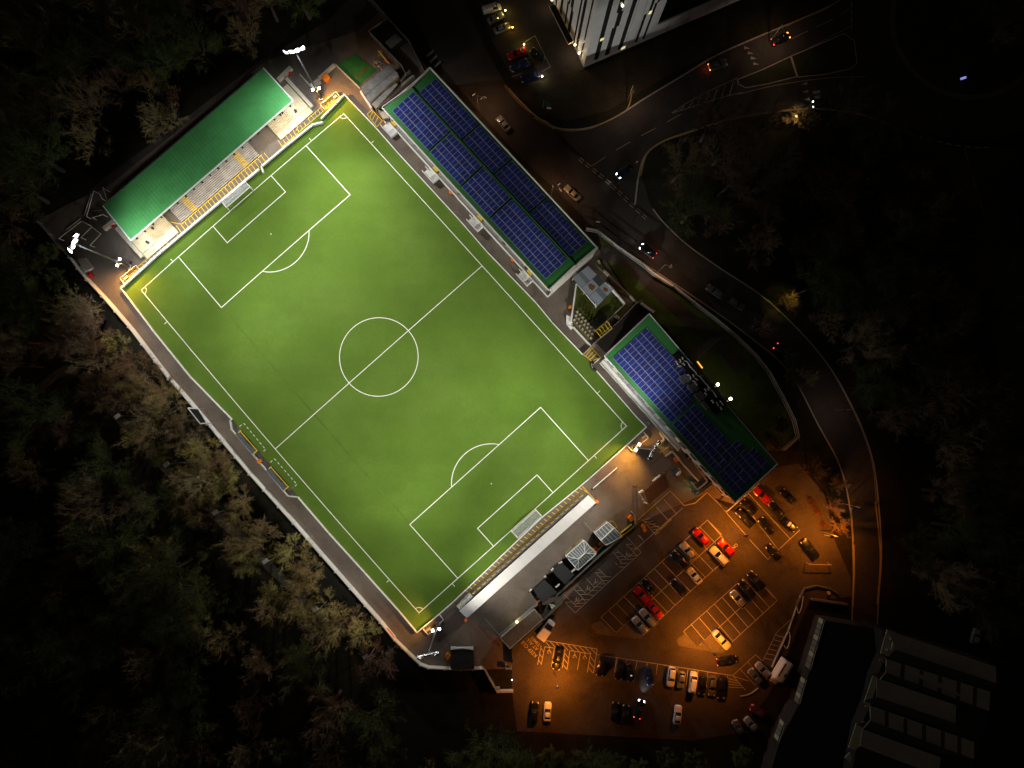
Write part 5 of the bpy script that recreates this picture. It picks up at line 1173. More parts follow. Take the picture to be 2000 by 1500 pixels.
# ------------------------------------------------------------------ floodlights
HF = 21.2
M_lens = emis('flood_lens', (1.0, .98, .95), 14.0)
M_lens2 = emis('warm_lens', (1.0, .93, .8), 22.0)
M_house = mat('lamp_housing', (.03, .03, .035), .6, .2)
onz = P(1175, 60, 0) + Vector((0, 0, 12))
def floodlight(label, hx, hy, aims, beams, warm, spill):
    hp = P(hx, hy, HF); base = Vector((hp.x, hp.y, 0))
    o = thing('floodlight', label, 'floodlight', base, 'corner floodlights')
    MB().tube(base, base + Vector((0, 0, HF - .4)), .30, 10, .14).build('pole', M_mast, o)
    m_ = MB(); m_.box((base.x, base.y, .25), .5, .5, .25); m_.build('pole_base', M_conc, o)
    c = P(745, 700, 0) - base if hx != 1277 else P(1096, 783, 0) - base; c.z = 0; c.normalize(); s = Vector((-c.y, c.x, 0))
    MB().tube(hp + s * 2.1 - Vector((0, 0, .5)), hp - s * 2.1 - Vector((0, 0, .5)), .09).build('cross_arm', M_steel, o)
    for i in range(8):
        r, k = divmod(i, 4); t = (k - 1.5) * 1.12
        aim = Vector(aims[k]); tgt = P(aim.x, aim.y, 0)
        p = hp + s * t + Vector((0, 0, -.15 + .75 * r)) + c * (-.25 * abs(k - 1.5) + .35 + .1 * r)
        d = (tgt - p).normalized(); q = d.to_track_quat('Z', 'Y')
        m_ = MB(); m_.tube(p - d * .45, p, .26, 10, .54, cap=False); m_.tube(p - d * .46, p - d * .44, .27, 10); u = m_.build('lamp_housing', M_house, o)
        ln = MB(); b0 = p + d * .02
        rings = [(b0 - d * .04, .52), (b0 + d * .08, .45), (b0 + d * .15, .25)] if hx < 600 else [(b0 - d * .16, .46), (b0 - d * .10, .4), (b0 - d * .08, .25)]
        prev = None
        for cc, rr in rings:
            ring = [cc + q @ Vector((rr * math.cos(2 * PI * j / 12), rr * math.sin(2 * PI * j / 12), 0)) for j in range(12)]
            if prev:
                for j in range(12): ln.face([prev[j], prev[(j + 1) % 12], ring[(j + 1) % 12], ring[j]])
            prev = ring
        ln.face(prev); ln.build('lamp_lens', M_lens, u)
    wide = hx in (575, 1277)
    for i, (ax_, ay_, deg, wt) in enumerate(beams):
        tgt = P(ax_, ay_, 0); p = hp + s * ((i % 4) - 1.5) * 1.12 + c * .75; dist = (tgt - p).length
        spot('flood_lamp', p, tgt, FLOOD_W * wt * (dist / 60.0) ** 2, FLOOD_C, math.radians(min(125, deg * 1.9)), 1.0, .5, o).scale = (1.0, .92 if wide and i in ((1, 3, 4) if hx == 575 else (2, 4)) else .52, 1.0)
    spot('spill_lamp', hp + c * .9 + Vector((0, 0, -.9)), base + c * 25, SPILL_W * spill, SPILL_C, math.radians(172), .8, .5, o)
    if hx == 1277: spot('roof_fill_spot', hp + Vector((-.4, .9, -.5)), P(1258, 690, 8.6), FILL_W, FLOOD_C, math.radians(72), 1.0, .4, o); spot('terrace_fill_spot', hp + Vector((-.8, -.6, -.6)), P(1090, 1030, 3), FILL_W * 4.2, FLOOD_C, math.radians(60), 1.0, .4, o)  # added fill spots, not real fittings, brightening clubhouse roof and white terrace
    if hy == 1279: spot('garden_fill_spot', hp + Vector((.5, .8, 0)), P(1225, 555, 0), 160000.0, FLOOD_C, math.radians(17), 1.0, .5, o); spot('tower_fill_spot', hp + Vector((.2, .9, .3)), onz, 200000.0, FLOOD_C, math.radians(15), 1.0, .5, o); spot('terrace_fill_spot', hp + Vector((.6, .6, -.6)), P(1010, 1100, 3), FILL_W * 5.2, FLOOD_C, math.radians(62), 1.0, .4, o)  # added fill spots without fittings, to brighten garden, tower front and white terrace
    # pair of low lamps on the pole
    zz = 4.7
    for t in (-1, 1):
        p = base + s * (.75 * t) + Vector((0, 0, zz)); m_ = MB(); m_.box((p.x, p.y, zz), .28, .28, .09, math.atan2(c.y, c.x)); u = m_.build('low_lamp', M_house, o)
        l = MB(); l.box((p.x, p.y, zz + .11), .26, .26, .02, math.atan2(c.y, c.x)); l.build('low_lamp_lens', M_lens2, u)
    MB().tube(base + s * .8 + Vector((0, 0, zz - .1)), base - s * .8 + Vector((0, 0, zz - .1)), .06).build('low_arm', M_steel, o)
    for w in warm: spot('low_lamp_beam', base + c * .3 + Vector((0, 0, zz - .2)), P(w[0], w[1], 0), WARM_W * (.3 if hy == 1279 else 1.0), WARM_C, math.radians(125), 1.0, .2, o)
aim_w = (1, 1, 1, 1)
floodlight('tall floodlight standing by the upper end of the green roofed terrace', 575, 98, [(500, 400), (640, 620), (900, 760), (860, 470)], [(720, 330, 100, .42), (560, 330, 62, .6), (800, 450, 62, .5), (640, 560, 46, .8), (800, 640, 46, .9), (720, 740, 44, .5)], [(655, 185), (705, 235)], 1.0)
floodlight('tall floodlight standing in the left yard beside the spare goal frames', 143, 475, [(560, 330), (640, 560), (620, 800), (430, 720)], [(400, 560, 100, .42), (430, 445, 62, .6), (450, 700, 62, .5), (640, 560, 46, .8), (620, 760, 46, .9), (700, 640, 44, .5)], [(225, 590), (275, 575)], 1.0)
floodlight('tall floodlight standing by the bottom corner wall beside the black shed', 836, 1279, [(560, 780), (720, 760), (900, 800), (1040, 900)], [(800, 1060, 100, .42), (660, 960, 62, .55), (890, 1060, 40, .6), (700, 820, 46, .9), (860, 840, 46, .9), (740, 690, 44, .5)], [(775, 1225), (700, 1205)], .2)
floodlight('tall floodlight standing by the yellow stairs below the clubhouse', 1277, 879, [(980, 1030), (860, 860), (880, 600), (1040, 590)], [(1130, 800, 100, .42), (1090, 690, 62, .6), (1020, 930, 62, .55), (900, 640, 46, .9), (880, 840, 46, .9), (780, 700, 44, .5)], [(1245, 930), (1300, 905), (1180, 950)], .2)

# ------------------------------------------------------------------ street and car park lamps
M_bulb = emis('sodium_bulb', (1.0, .55, .15), 8.0)
def street_lamp(label, x, y, z, watts, col, arm=(0, 0), head=M_house, size=165, group='lamp posts of the car park and streets', lit=True):
    hp = P(x, y, z); base = Vector((hp.x + arm[0], hp.y + arm[1], 0))
    o = thing('street_lamp', label, 'lamp post', base, group)
    MB().tube(base, base + Vector((0, 0, z - .1)), .09, 8, .05).build('pole', M_steel, o)
    if arm != (0, 0): MB().tube(base + Vector((0, 0, z - .1)), hp, .045).build('arm', M_steel, o)
    m_ = MB(); a = math.atan2(-arm[1], -arm[0]); m_.box((hp.x, hp.y, z), .36, .2, .09, a); h = m_.build('lamp_head', head, o)
    if lit:
        l = MB(); l.box((hp.x, hp.y, z - .11), .28, .15, .02, a); l.build('lamp_glass', M_bulb, h)
        spot('lamp_beam', (hp.x, hp.y, z - .18), (hp.x, hp.y, 0), watts, col, math.radians(size), .75, .15, o)
street_lamp('slim lamp post over the brightest patch of the orange lit car park', 1089, 1343, 9.0, SODIUM_W * 1.0, SODIUM_C, (.0, .0), M_offw)
street_lamp('lamp post at the tip of the tan island beside the black car with red lights', 1396, 1279, 10.0, SODIUM_W * 1.15, SODIUM_C, (0, 0), M_offw)
street_lamp('lamp post between the bays below the clubhouse', 1457, 1047, 10.0, SODIUM_W * 1.2, SODIUM_C, (0, 0), M_offw)
street_lamp('lamp post beside the dark hedge at the car park exit to the street', 1626, 1049, 9.0, SODIUM_W * .6, SODIUM_C, (1.4, .0), M_concd)
street_lamp('lamp post on the street bend beside the yellow lines', 1668, 992, 8.5, 572, (1.0, .62, .36), (1.6, 0), M_concd)
street_lamp('street lamp by the white zigzag tube barrier at the kerb', 945, 191, 8.0, 1320, (1.0, .50, .26), (-1.5, 0.6), M_conc, 150)
street_lamp('street lamp beside the beige car parked by the solar stand', 1090, 365, 8.0, 1364, (1.0, .50, .26), (-1.0, .8), M_conc, 150)
street_lamp('street lamp on the verge beside the curved fence', 1310, 521, 8.0, 924, (1.0, .55, .32), (-1.2, .5), M_conc, 150)
street_lamp('street lamp over the lit tree by the bend', 1560, 576, 9.5, 900, (1.0, .78, .10), (1.8, 1.2), M_concd, 62)
street_lamp('street lamp at the top of the road between the tower and the traffic island', 1529, 58, 8.0, 924, (1.0, .6, .4), (0, 1.4), M_conc, 150)
street_lamp('street lamp by the crossing opposite the traffic island', 1560, 226, 8.0, 924, (1.0, .6, .3), (0, -1.2), M_conc, 150)
street_lamp('street lamp on the lawn corner in front of the tower', 1237, 178, 8.0, 800, (1.0, .66, .5), (0, 1.4), M_conc, 150)
street_lamp('street lamp by the road curve below the wooded bank', 1650, 800, 8.0, 330, (1.0, .72, .6), (1.6, 0), M_concd, 150)
# unlit square heads along the woodland path
for i, (x, y, l) in enumerate(((138, 718, 'near the footbridge lines at the left edge'), (229, 813, 'second from the left along the woodland path'), (325, 907, 'with a visible stub arm, third along the woodland path'), (420, 1001, 'in the middle of the woodland path lamps'),
        (518, 1096, 'beside the bend of the worn path below the dugouts'), (616, 1190, 'beside the yellow tree, second from the bottom'), (714, 1283, 'beside the orange lit tree near the bottom floodlight'))):
    hp = P(x, y, 7.0); base = Vector((hp.x + .9, hp.y + .1, 0))
    o = thing('path_lamp', 'pale square headed path lamp ' + l, 'lamp post', base, 'square headed lamps along the woodland path')
    MB().tube(base, base + Vector((0, 0, 6.9)), .08).build('pole', M_steel, o); MB().tube(base + Vector((0, 0, 6.9)), hp, .05).build('arm', M_steel, o)
    m_ = MB(); m_.box(hp, .62, .42, .08, .62); m_.build('lamp_head', M_offw, o)
# bollard and wall lamps by the tower
for x, y, c, w, l in ((987, 20, (1, .75, .2), 60, 'lit bollard lamp in front of the white estate car'), (1001, 53, (1, .5, .05), 60, 'orange lit bollard lamp in front of the dark silver car'), (1023.5, 86.5, (1, .75, .15), 70, 'lit bollard lamp behind the red car'), (1059, 149, (1, .88, .62), 80, 'lit bollard lamp at the corner of the bay outline by the dark blue car')):
    p = P(x, y, 1.0); o = thing('bollard_lamp', l, 'lamp', Vector((p.x, p.y, 0)), 'bollard lamps by the tower car park')
    MB().tube((p.x, p.y, 0), (p.x, p.y, .85), .09).build('bollard', M_dsteel, o); MB().tube((p.x, p.y, .85), (p.x, p.y, 1.05), .16, 8).build('lamp_glass', emis('bollard_%d' % x, c, 14), o); point('bollard_light', (p.x, p.y, 1.5), w, c, .1, o)
for x, y, z, l in ((1402, 751, 5.5, 'bright wall lamp on the back of the clubhouse, upper of two'), (1427, 779, 5.5, 'bright wall lamp on the back of the clubhouse, lower of two')):
    p = P(x, y, z); o = thing('wall_lamp', l, 'lamp', Vector((p.x, p.y, 0)), 'lamps behind the clubhouse'); MB().tube((p.x, p.y, 0), (p.x, p.y, z - .2), .06).build('pole', M_dsteel, o); bmh = bmesh.new(); bmesh.ops.create_icosphere(bmh, subdivisions=2, radius=.36, matrix=Matrix.Translation(p - LOCS[o.name])); me = bpy.data.meshes.new('lamp_globe'); bmh.to_mesh(me); bmh.free(); me.materials.append(emis('globe_glow', (1, .88, .72), 12)); b_ = bpy.data.objects.new('lamp_globe', me); COL.objects.link(b_); b_.parent = o
    MB().box((p.x - .6, p.y - .5, z - .3), .12, .12, .12).build('bracket', M_steel, o); point('globe_light', p + Vector((0, 0, .6)), 16, (1, .6, .4), .2, o)
p = P(1367, 712, 2.6); o = thing('orange_doorway_lamp', 'orange lit doorway strip behind the clubhouse plant', 'lamp', Vector((p.x, p.y, 0))); MB().tube(P(1362, 706, 2.6), P(1372, 719, 2.6), .16).build('lamp_tube', emis('door_glow', (1, .42, .06), 1.6), o); MB().tube((p.x, p.y, 0), p, .05).build('post', M_dsteel, o)
p = P(1000, 1328, .8); o = thing('marker_lamp', 'small white marker lamp at the car park edge by the stub wall', 'lamp', Vector((p.x, p.y, 0))); MB().tube((p.x, p.y, 0), (p.x, p.y, .7), .06).build('post', M_dsteel, o); MB().tube((p.x, p.y, .7), (p.x, p.y, .85), .16, 8).build('lamp_glass', emis('marker_glow', (1, 1, .9), 3), o)
p = P(1883, 154, 2.0); o = thing('lit_sign', 'small blue white lit sign on the roundabout lawn', 'sign', Vector((p.x, p.y, 0))); MB().tube((p.x, p.y, 0), p, .06).build('post', M_steel, o); MB().tube(P(1877, 154, 2.2), P(1886, 151, 2.2), .28, 6).build('sign_face', emis('blue_sign', (.35, .38, 1.0), .7), o)

# ------------------------------------------------------------------ tower block and its low wing
TH = 46.0
B0, B1, BL = P(1140, 132), P(1274, 74), P(1072, -12)
o = thing('tower_block', 'tall white tower block with stepped dark vertical window strips', 'building', B0)
fx = (B1 - B0).normalized(); fn = Vector((fx.y, -fx.x, 0)); lx = (BL - B0).normalized(); lnn = Vector((-lx.y, lx.x, 0))
if fn.dot(Vector((0, -1, 0))) < 0: fn = -fn
if lnn.dot(Vector((-1, 0, 0))) < 0: lnn = -lnn
LW_, LD = (B1 - B0).length, 26.0
M_clad = mat('white_cladding', (.66, .67, .68), .55, noise=.12, scale=.4)
wm_ = MB(); wm_.prism([B0, B1, B1 + lx * LD, B0 + lx * LD], 0, TH); wo = wm_.build('wall', M_clad, o)
random.seed(21)
M_win = mat('tower_glass', (.03, .03, .033), .15, spec=.6, noise=.5, scale=1.5)
def strip_face(orig, ax, n, ts, wdt, segs):
    for t, w in zip(ts, wdt):
        z = 1.5; sh_ = 0.0
        while z < TH - 2:
            h = random.choice(segs); a = orig + ax * (t + sh_) + n * .004
            MB().prism([a, a + ax * w, a + ax * w + n * .05, a + n * .05], z, min(z + h, TH - 1)).build('window', M_win, wo)
            z += h + .02; sh_ += random.choice((-.45, .45, .9, 0)) * (1 if abs(sh_) < .5 else -.6 if sh_ > 0 else .6)
strip_face(B0, fx, fn, [2.4, 5.2, 8.6, 13.0, 15.0], [1.15, 1.2, 1.1, .7, .6], (5.6, 8.4, 11.2))
strip_face(B0, lx, lnn, [1.7, 3.9, 5.6, 8.2, 10.6, 13.0, 15.6], [.5, 1.0, .6, 1.1, .6, .9, .7], (8.4, 11.2, 14))
for t in (3.3, 6.0, 10.3, 12.6): 
    a = B0 + fx * t + fn * .004; MB().prism([a, a + fx * .06, a + fx * .06 + fn * .02, a + fn * .02], .5, TH - 1).build('panel_joint', M_dsteel, wo)
M_lit = emis('lit_window', (1.0, .86, .35), .8)
def onface(px, py):
    """height on the front facade seen at this pixel"""
    d = RM @ Vector(((px - 1000) / F, (750 - py) / F, -1)); C_ = Vector((0, 0, H)); t = (B0 - C_).dot(fn) / d.dot(fn); return C_ + d * t
for px, py, w, h in ((1172, 78, .9, .5), (1213, 95, .5, .5), (1217, 93, .5, .5), (1267, 25, .7, .6)):
    q = onface(px, py) + fn * .07; MB().prism([q, q + fx * w, q + fx * w + fn * .02, q + fn * .02], q.z - h, q.z + h).build('lit_window', M_lit, wo)
for px, py, l in ((1215, 9, 'bright lamp high on the front of the tower block'),):
    q = onface(px, py) + fn * .35; u = thing('wall_lamp', l, 'lamp', q, 'lamps on the tower'); MB().tube(q - fn * .3, q + fn * .1, .26, 8).build('lamp_glass', emis('tower_glow', (1, .88, .6), 4), u); MB().tube(q - fn * .35, q - fn * .3, .5, 8).build('lamp_plate', M_dsteel, u)
for px, py, l in ((1123, 88, 'bright entrance lamp by the canopy of the tower block, upper of two'), (1131, 104, 'bright entrance lamp near the corner of the tower block, lower of two'), (1078, 0, 'bright lamp on the left face of the tower at the picture edge')):
    p = P(px, py, 3.2); u = thing('wall_lamp', l, 'lamp', p, 'lamps on the tower'); MB().tube(p, p + Vector((0, 0, .2)), .28, 8).build('lamp_glass', emis('tower_glow', (1, .88, .6), 4), u); MB().tube((p.x, p.y, 0), p, .05).build('post', M_dsteel, u); point('entrance_light', p + lnn * .6 + Vector((0, 0, -.2)), 90, (1, .7, .4), .2, u)
q = PP(e4(690, 50, 740, 35, 880, 325, 838, 345), 3.2); MB().slab(q, .3).build('canopy', M_black, o); MB().tube(q[3], q[0], .12).build('canopy_edge', M_offw, o); MB().tube(q[2], q[3], .14).build('canopy_edge', mat('canopy_gold', (.6, .5, .2), .5), o)
W0, W1 = B1 + fx * .02, P(1440, -2)
o = thing('low_wing', 'low white fronted wing with a black flat roof beside the tower', 'building', W0)
wq = [W0, W0 + fx * 36, W0 + fx * 36 + lx * 16, W0 + lx * 16]; MB().prism(wq, 0, 5.2).build('wall', M_clad, o); MB().prism([lerp(p, mid(wq), .02) for p in wq], 5.2, 5.3).build('roof', M_black, o)
for i in range(4):
    a = W0 + fx * (3.5 + i * 5.2) + fn * .003; MB().prism([a, a + fx * .09, a + fx * .09 + fn * .02, a + fn * .02], .3, 5.1).build('panel_joint', M_dsteel, o)
pm = MB(); pm.seg(wq[0], wq[1], .4, 5.2, 5.6); pm.build('parapet', M_clad, o)
struct('tower_bay_marking', MB().strip(PP([(1022, 84), (1045, 70), (1075, 131), (1058, 140)]), .12, Z_PARK + .01).strip(PP([(1000, 150), (1020, 143)]), .12, Z_PARK + .01), M_rline)
struct('tower_car_park', MB().face(PP([(930, -10), (1090, -20), (1130, 110), (1140, 135), (1072, 168), (1040, 168), (1005, 155), (960, 80)], Z_PARK)), M_road)
for l, pts in (('green triangular sign frame with a white plate on the lawn', e4(650, 775, 640, 845)),):
    o = thing('site_sign', l, 'sign', P(1070, 205)); MB().path(PP(pts, 1.6), .06).build('frame', M_steel, o); MB().slab(PP(e4(672, 834, 708, 840, 706, 853, 670, 848), 1.7), .05).build('plate', M_white, o); MB().slab(PP(e4(655, 775, 705, 815, 700, 832, 650, 830), 1.5), .04).build('green_board', mat('dull_green_board', (.02, .09, .05), .6), o)
    for v in pts: MB().tube(P(*v), P(*v, 1.6), .06).build('post', M_steel, o)
for i, (a, b, l) in enumerate(((e4(90, 745), e4(112, 730), 'short white sign board at the kerb opposite the tower lawn'), (e6(215, 440), e6(240, 446), 'small pale sign by the verge below the solar roofed stand'), (e6(697, 740), e6(706, 722), 'short white post sign on the verge by the curved fence'), (e6(480, 50), e6(485, 52), 'tiny kerbside post by the junction'), (c6(945, 155), c6(970, 140), 'small white street sign beside the beige parked car'), (c6(955, 180), c6(985, 220), 'white cycle stand beside the beige parked car'))):
    a, b = P(*a[0], 1.4), P(*b[0], 1.4); o = thing('kerb_sign', l, 'sign', Vector((a.x, a.y, 0))); MB().seg(a, b, .1, 1.0, 1.5).build('sign_face', M_white, o); MB().tube(Vector((a.x, a.y, 0)), a, .05).build('post', M_steel, o)
o = thing('tube_barrier', 'white zigzag tube barrier at the kerb opposite the tower lawn', 'frame', P(*c5(1115, 310)[0])); MB().path(PP(c5(1085, 325, 1115, 300, 1130, 292, 1150, 305), 1.0), .09).build('tube', M_offw, o)
for v in c5(1085, 325, 1150, 305): MB().tube(P(*v), P(*v, 1.0), .07).build('leg', M_offw, o)

# ------------------------------------------------------------------ building with the saw tooth roofs, bottom right
o = thing('sawtooth_building', 'dark building with rows of saw tooth roof slopes', 'building', P(1790, 1370))
ZB = 12.0
RL = [(((930, 425), (1780, 710)), ((990, 575), (1785, 838))), (((928, 650), (1735, 905)), ((920, 752), (1728, 1055))), (((850, 800), (1470, 1010)), ((845, 945), (1465, 1150))), (((800, 1015), (1612, 1300)), ((800, 1130), (1610, 1430))), (((735, 1200), (1350, 1420)), ((720, 1330), (1330, 1560)))]
M_slp = mat('roof_slope_sheet', (.50, .48, .45), .8, noise=.15, scale=.3); M_slpd = mat('roof_slope_dark', (.09, .09, .09), .8, noise=.3)
prevb = None
bodies = [(900, 430), (1790, 705), (1740, 1070), (1615, 1440), (1560, 1640), (640, 1640), (720, 1200), (800, 1010), (850, 800), (920, 640)]
MB().prism(PP(e3(*[c for v in bodies for c in v]), ZB - 3.2), 0, ZB - 3.4).build('wall', mat('brown_wall', (.03, .027, .025), .85, noise=.2), o)
for i, ((a, b), (c, d)) in enumerate(RL):
    A_, B_, C__, D_ = P(*e3(*a)[0], ZB), P(*e3(*b)[0], ZB), P(*e3(*d)[0], ZB - 2.4), P(*e3(*c)[0], ZB - 2.4)
    m_ = MB(); m_.slab([D_, C__, B_, A_], .12); u = m_.build('roof_slope', M_slp, o)
    if i in (1, 3):
        for t in (.14, .32, .5, .68, .84): MB().slab([lerp(D_, C__, t) + Vector((0, 0, .02)), lerp(D_, C__, t + .035) + Vector((0, 0, .02)), lerp(A_, B_, t + .035) + Vector((0, 0, .02)), lerp(A_, B_, t) + Vector((0, 0, .02))], .02).build('roof_light', M_slpd, u)
    if i + 1 < len(RL):
        (e, f_), _ = RL[i + 1]; E_, F_ = P(*e3(*e)[0], ZB), P(*e3(*f_)[0], ZB)
        MB().slab([D_ - Vector((0, 0, .02)), C__ - Vector((0, 0, .02)), Vector((F_.x, F_.y, ZB - 2.6)), Vector((E_.x, E_.y, ZB - 2.6))], .1).build('valley_roof', M_slpd, o)
for pts, z in (((930, 420, 995, 440, 990, 575, 940, 630, 880, 605), ZB - 1.0), ((820, 780, 860, 800, 850, 850, 800, 1010, 750, 990), ZB - 2.6), ((690, 1150, 745, 1190, 720, 1330, 680, 1360, 630, 1340), ZB - 2.6), ((600, 1420, 640, 1380, 655, 1420, 640, 1460), ZB - 3)):
    MB().slab(PP(e3(*pts), z), .2).build('end_roof', mat('end_roof_olive', (.5, .46, .34), .85, noise=.2), o)
MB().path(PP(e3(975, 515, 962, 575), ZB - .8), .09).build('roof_pipe', M_offw, o); MB().path(PP(e3(918, 640, 925, 745, 865, 822), ZB - 2.3), .1).build('gutter', M_conc, o); MB().path(PP(e3(795, 1015, 800, 1130, 740, 1195), ZB - 2.3), .1).build('gutter', M_conc, o)
for pts in ((868, 655, 905, 672), (760, 1015, 790, 1025), (735, 1140, 765, 1150)): MB().tube(P(*e3(*pts)[0], ZB - 3), P(*e3(*pts)[1], ZB - 3), .18).build('roof_pipe', M_conc, o)
for x, y in ((955, 488), (925, 575)):
    MB().tube(P(*e3(x, y)[0], ZB - 1), P(*e3(x, y)[0], ZB - .6), .25, 8).build('roof_vent', M_conc, o)
o = thing('flat_roof_block', 'long black flat roofed block with a lit window band facing the car park', 'building', P(1620, 1330))
fr_ = [(1612, 1212), (1690, 1225), (1735, 1235), (1715, 1300), (1690, 1390), (1655, 1500), (1640, 1600), (1480, 1600), (1522, 1450), (1562, 1372)]
MB().prism(PP(fr_, 5.0), 0, 4.9).build('wall', mat('block_wall', (.035, .03, .028), .85, noise=.4), o); MB().prism(PP(fr_, 5.0), 4.9, 5.0).build('roof', M_black, o)
for pts, n in (((445, 345, 332, 735), 9), ((302, 815, 245, 1008), 5), ((137, 1150, 85, 1300), 4)):
    a, b = P(*e3(*pts)[0], 5.02), P(*e3(*pts)[1], 5.02); d = (b - a).normalized(); nn = Vector((d.y, -d.x, 0)); nn = nn if nn.x < 0 else -nn
    MB().tube(a, b, .07, 4).build('roof_edge', M_conc, o)
    for i in range(n):
        p, q = lerp(a, b, (i + .08) / n), lerp(a, b, (i + .92) / n); p = p + nn * .12; q = q + nn * .12
        m_ = emis('dim_window_%d' % (i % 3), ((1, .85, .5), (1, .75, .45), (.9, .8, .5))[i % 3], (.05, .015, .025)[(i * i + n) % 3] * (1 if n == 9 else .35)); MB().prism([p, q, q + nn * .05, p + nn * .05], 2.6, 4.6).build('lit_window', m_, o)
o = thing('retaining_wall', 'dark kerbed wall along the slope beside the flat roofed block', 'wall', P(1580, 1290))
wallrun(o, e2(920, 170, 900, 230, 800, 520, 640, 870), 0, .5, .2, M_conc, 'coping', 9); wallrun(o, e2(1030, 205, 1380, 258), 0, 1.2, .4, M_concd, 'coping', 9); wallrun(o, e2(880, 270, 960, 100, 1080, 70, 1210, 100, 1290, 150), 0, .6, .3, M_concd, 'coping', 9)
for pts in (e2(945, 175, 930, 270, 900, 340, 885, 290), e2(810, 525, 815, 590, 785, 680, 755, 655)):
    u = thing('cycle_hoop', 'white curved hoop rail at the top of the slope' if pts[0][1] < 1200 else 'white curved hoop rail halfway down the slope', 'rail', P(*pts[0])); MB().path(PP(cr(pts), 1.0), .08).build('hoop', M_offw, u)
    for v in (pts[0], pts[-1]): MB().tube(P(*v), P(*v, 1.0), .07).build('leg', M_offw, u)
o = thing('curved_kerb_wall', 'pale curved kerb wall below the hatched corner bay', 'kerb', P(1465, 1355)); wallrun(o, cr(e2(505, 1075, 460, 1110, 400, 1140, 330, 1152), 4), 0, .4, .18, M_conc, 'coping', 9)
u = thing('round_table', 'small round tan table top by the curved slope wall', 'table', P(1619, 1158)); p = P(1619, 1158, .8); MB().tube(p - Vector((0, 0, .08)), p, .42, 14).build('table_top', M_cream, u); MB().tube((p.x, p.y, 0), p - Vector((0, 0, .08)), .08).build('leg', M_dsteel, u)
o = thing('height_barrier', 'grey height barrier frame across the car park exit', 'barrier', P(1603, 1103)); a, b = P(*q1(1450, 1218)[0], 2.2), P(*q1(1625, 1222)[0], 2.2); a2 = P(*q1(1345, 1215)[0], 2.2); MB().tube(a2, b, .09).build('beam', M_conc, o)
for p in (a2, b): MB().tube((p.x, p.y, 0), p, .09).build('post', M_conc, o)
o = thing('bar_stub', 'pale bar and dark round base by the orange lit hedge', 'barrier', P(*q1(1580, 840)[0])); MB().seg(P(*q1(1535, 830)[0], 1), P(*q1(1615, 848)[0], 1), .15, .85, 1).build('bar', M_conc, o); p = P(*q1(1632, 855)[0], 1); MB().tube((p.x, p.y, 0), p, .35, 10).build('base', M_blackp, o)
for i, pts in enumerate((q1(1345, 360, 1400, 440), q1(1415, 490, 1470, 570), q1(1510, 665, 1560, 750))):
    a, b = P(*pts[0], .9), P(*pts[1], .9); u = thing('red_hedge', 'reddish shrub clump at the car park edge, %s of three along the kerb' % ('upper', 'middle', 'lower')[i], 'shrub', mid([a, b]) * 1.0); m_ = MB(); random.seed(40 + i)
    for k in range(420):
        p = lerp(a, b, random.random()) + Vector((random.gauss(0, .35), random.gauss(0, .35), random.uniform(-.85, .3))); x = Vector((random.uniform(-1, 1), random.uniform(-1, 1), random.uniform(-1, 1))) * .15; y = Vector((random.uniform(-1, 1), random.uniform(-1, 1), random.uniform(-1, 1))) * .15; m_.face([p, p + x, p + x + y])
    m_.build('foliage', mat('red_leaf', (.16, .045, .02), .85, noise=.4), u)
o = thing('dark_stair', 'dim brown slatted stair down the bank behind the clubhouse', 'stair', P(1510, 865))
A_, B_, C__, D_ = PP(d2(1405, 1040, 1440, 1020, 1545, 1135, 1510, 1165), .8)
for i in range(9): MB().prism([lerp(A_, D_, i / 9), lerp(B_, C__, i / 9), lerp(B_, C__, (i + .6) / 9), lerp(A_, D_, (i + .6) / 9)], 0, .2 + .1 * i).build('tread', mat('timber_brown', (.10, .05, .03), .8), o)
MB().path(PP(d2(1405, 1040, 1510, 1165), 1.8), .05).build('handrail', M_conc, o)
o = thing('bank_ramp', 'dim grey concrete ramp slab on the bank behind the clubhouse', 'ramp', P(1345, 680)); q = PP(d2(880, 380, 990, 270, 1075, 275, 890, 440), .3); MB().slab(q, .28).build('slab', M_concd, o); MB().tube(P(*d2(890, 440)[0], .9), P(*d2(1080, 272)[0], .9), .06).build('handrail', M_conc, o)
o = thing('orange_sign_frame', 'dim brown sign board at the clubhouse corner over the bays', 'sign', P(1432, 985)); a, b = P(*q1(265, 530)[0], 3.4), P(*q1(685, 165)[0], 3.4); MB().seg(a, b, .16, 3.1, 3.4).build('beam', M_cream, o)
for t in (0.02, .5, .98): p = lerp(a, b, t); MB().tube((p.x, p.y, 0), (p.x, p.y, 3.1), .08).build('post', M_steel, o)
# ------------------------------------------------------------------ vehicles
PAINT = {k: mat('car_' + k, c, .28, m, noise=.04, spec=.5, coat=.6) for k, c, m in (('white', (.72, .72, .70), 0), ('silver', (.38, .39, .40), .55), ('grey', (.13, .135, .14), .4), ('black', (.010, .010, .011), .1), ('red', (.52, .008, .010), 0), ('blue', (.02, .035, .13), .3), ('navy', (.012, .016, .045), .2), ('beige', (.42, .37, .28), .3), ('green', (.02, .05, .045), .2), ('darkred', (.16, .01, .03), .2))}
M_tyre = mat('tyre', (.015, .015, .015), .85); M_rim = mat('rim', (.4, .4, .42), .35, .8)
M_hl = mat('headlight_glass', (.6, .6, .62), .12, spec=.8, noise=.02); M_tl = mat('tail_glass', (.30, .008, .008), .2, noise=.02)
M_hl_on = emis('headlight_on', (.92, .96, 1.0), 16); M_tl_on = emis('tail_on', (1.0, .06, .03), 5); M_ind = emis('indicator_on', (1, .45, .08), 5); M_tl_or = emis('brake_on', (1.0, .20, .04), 7)
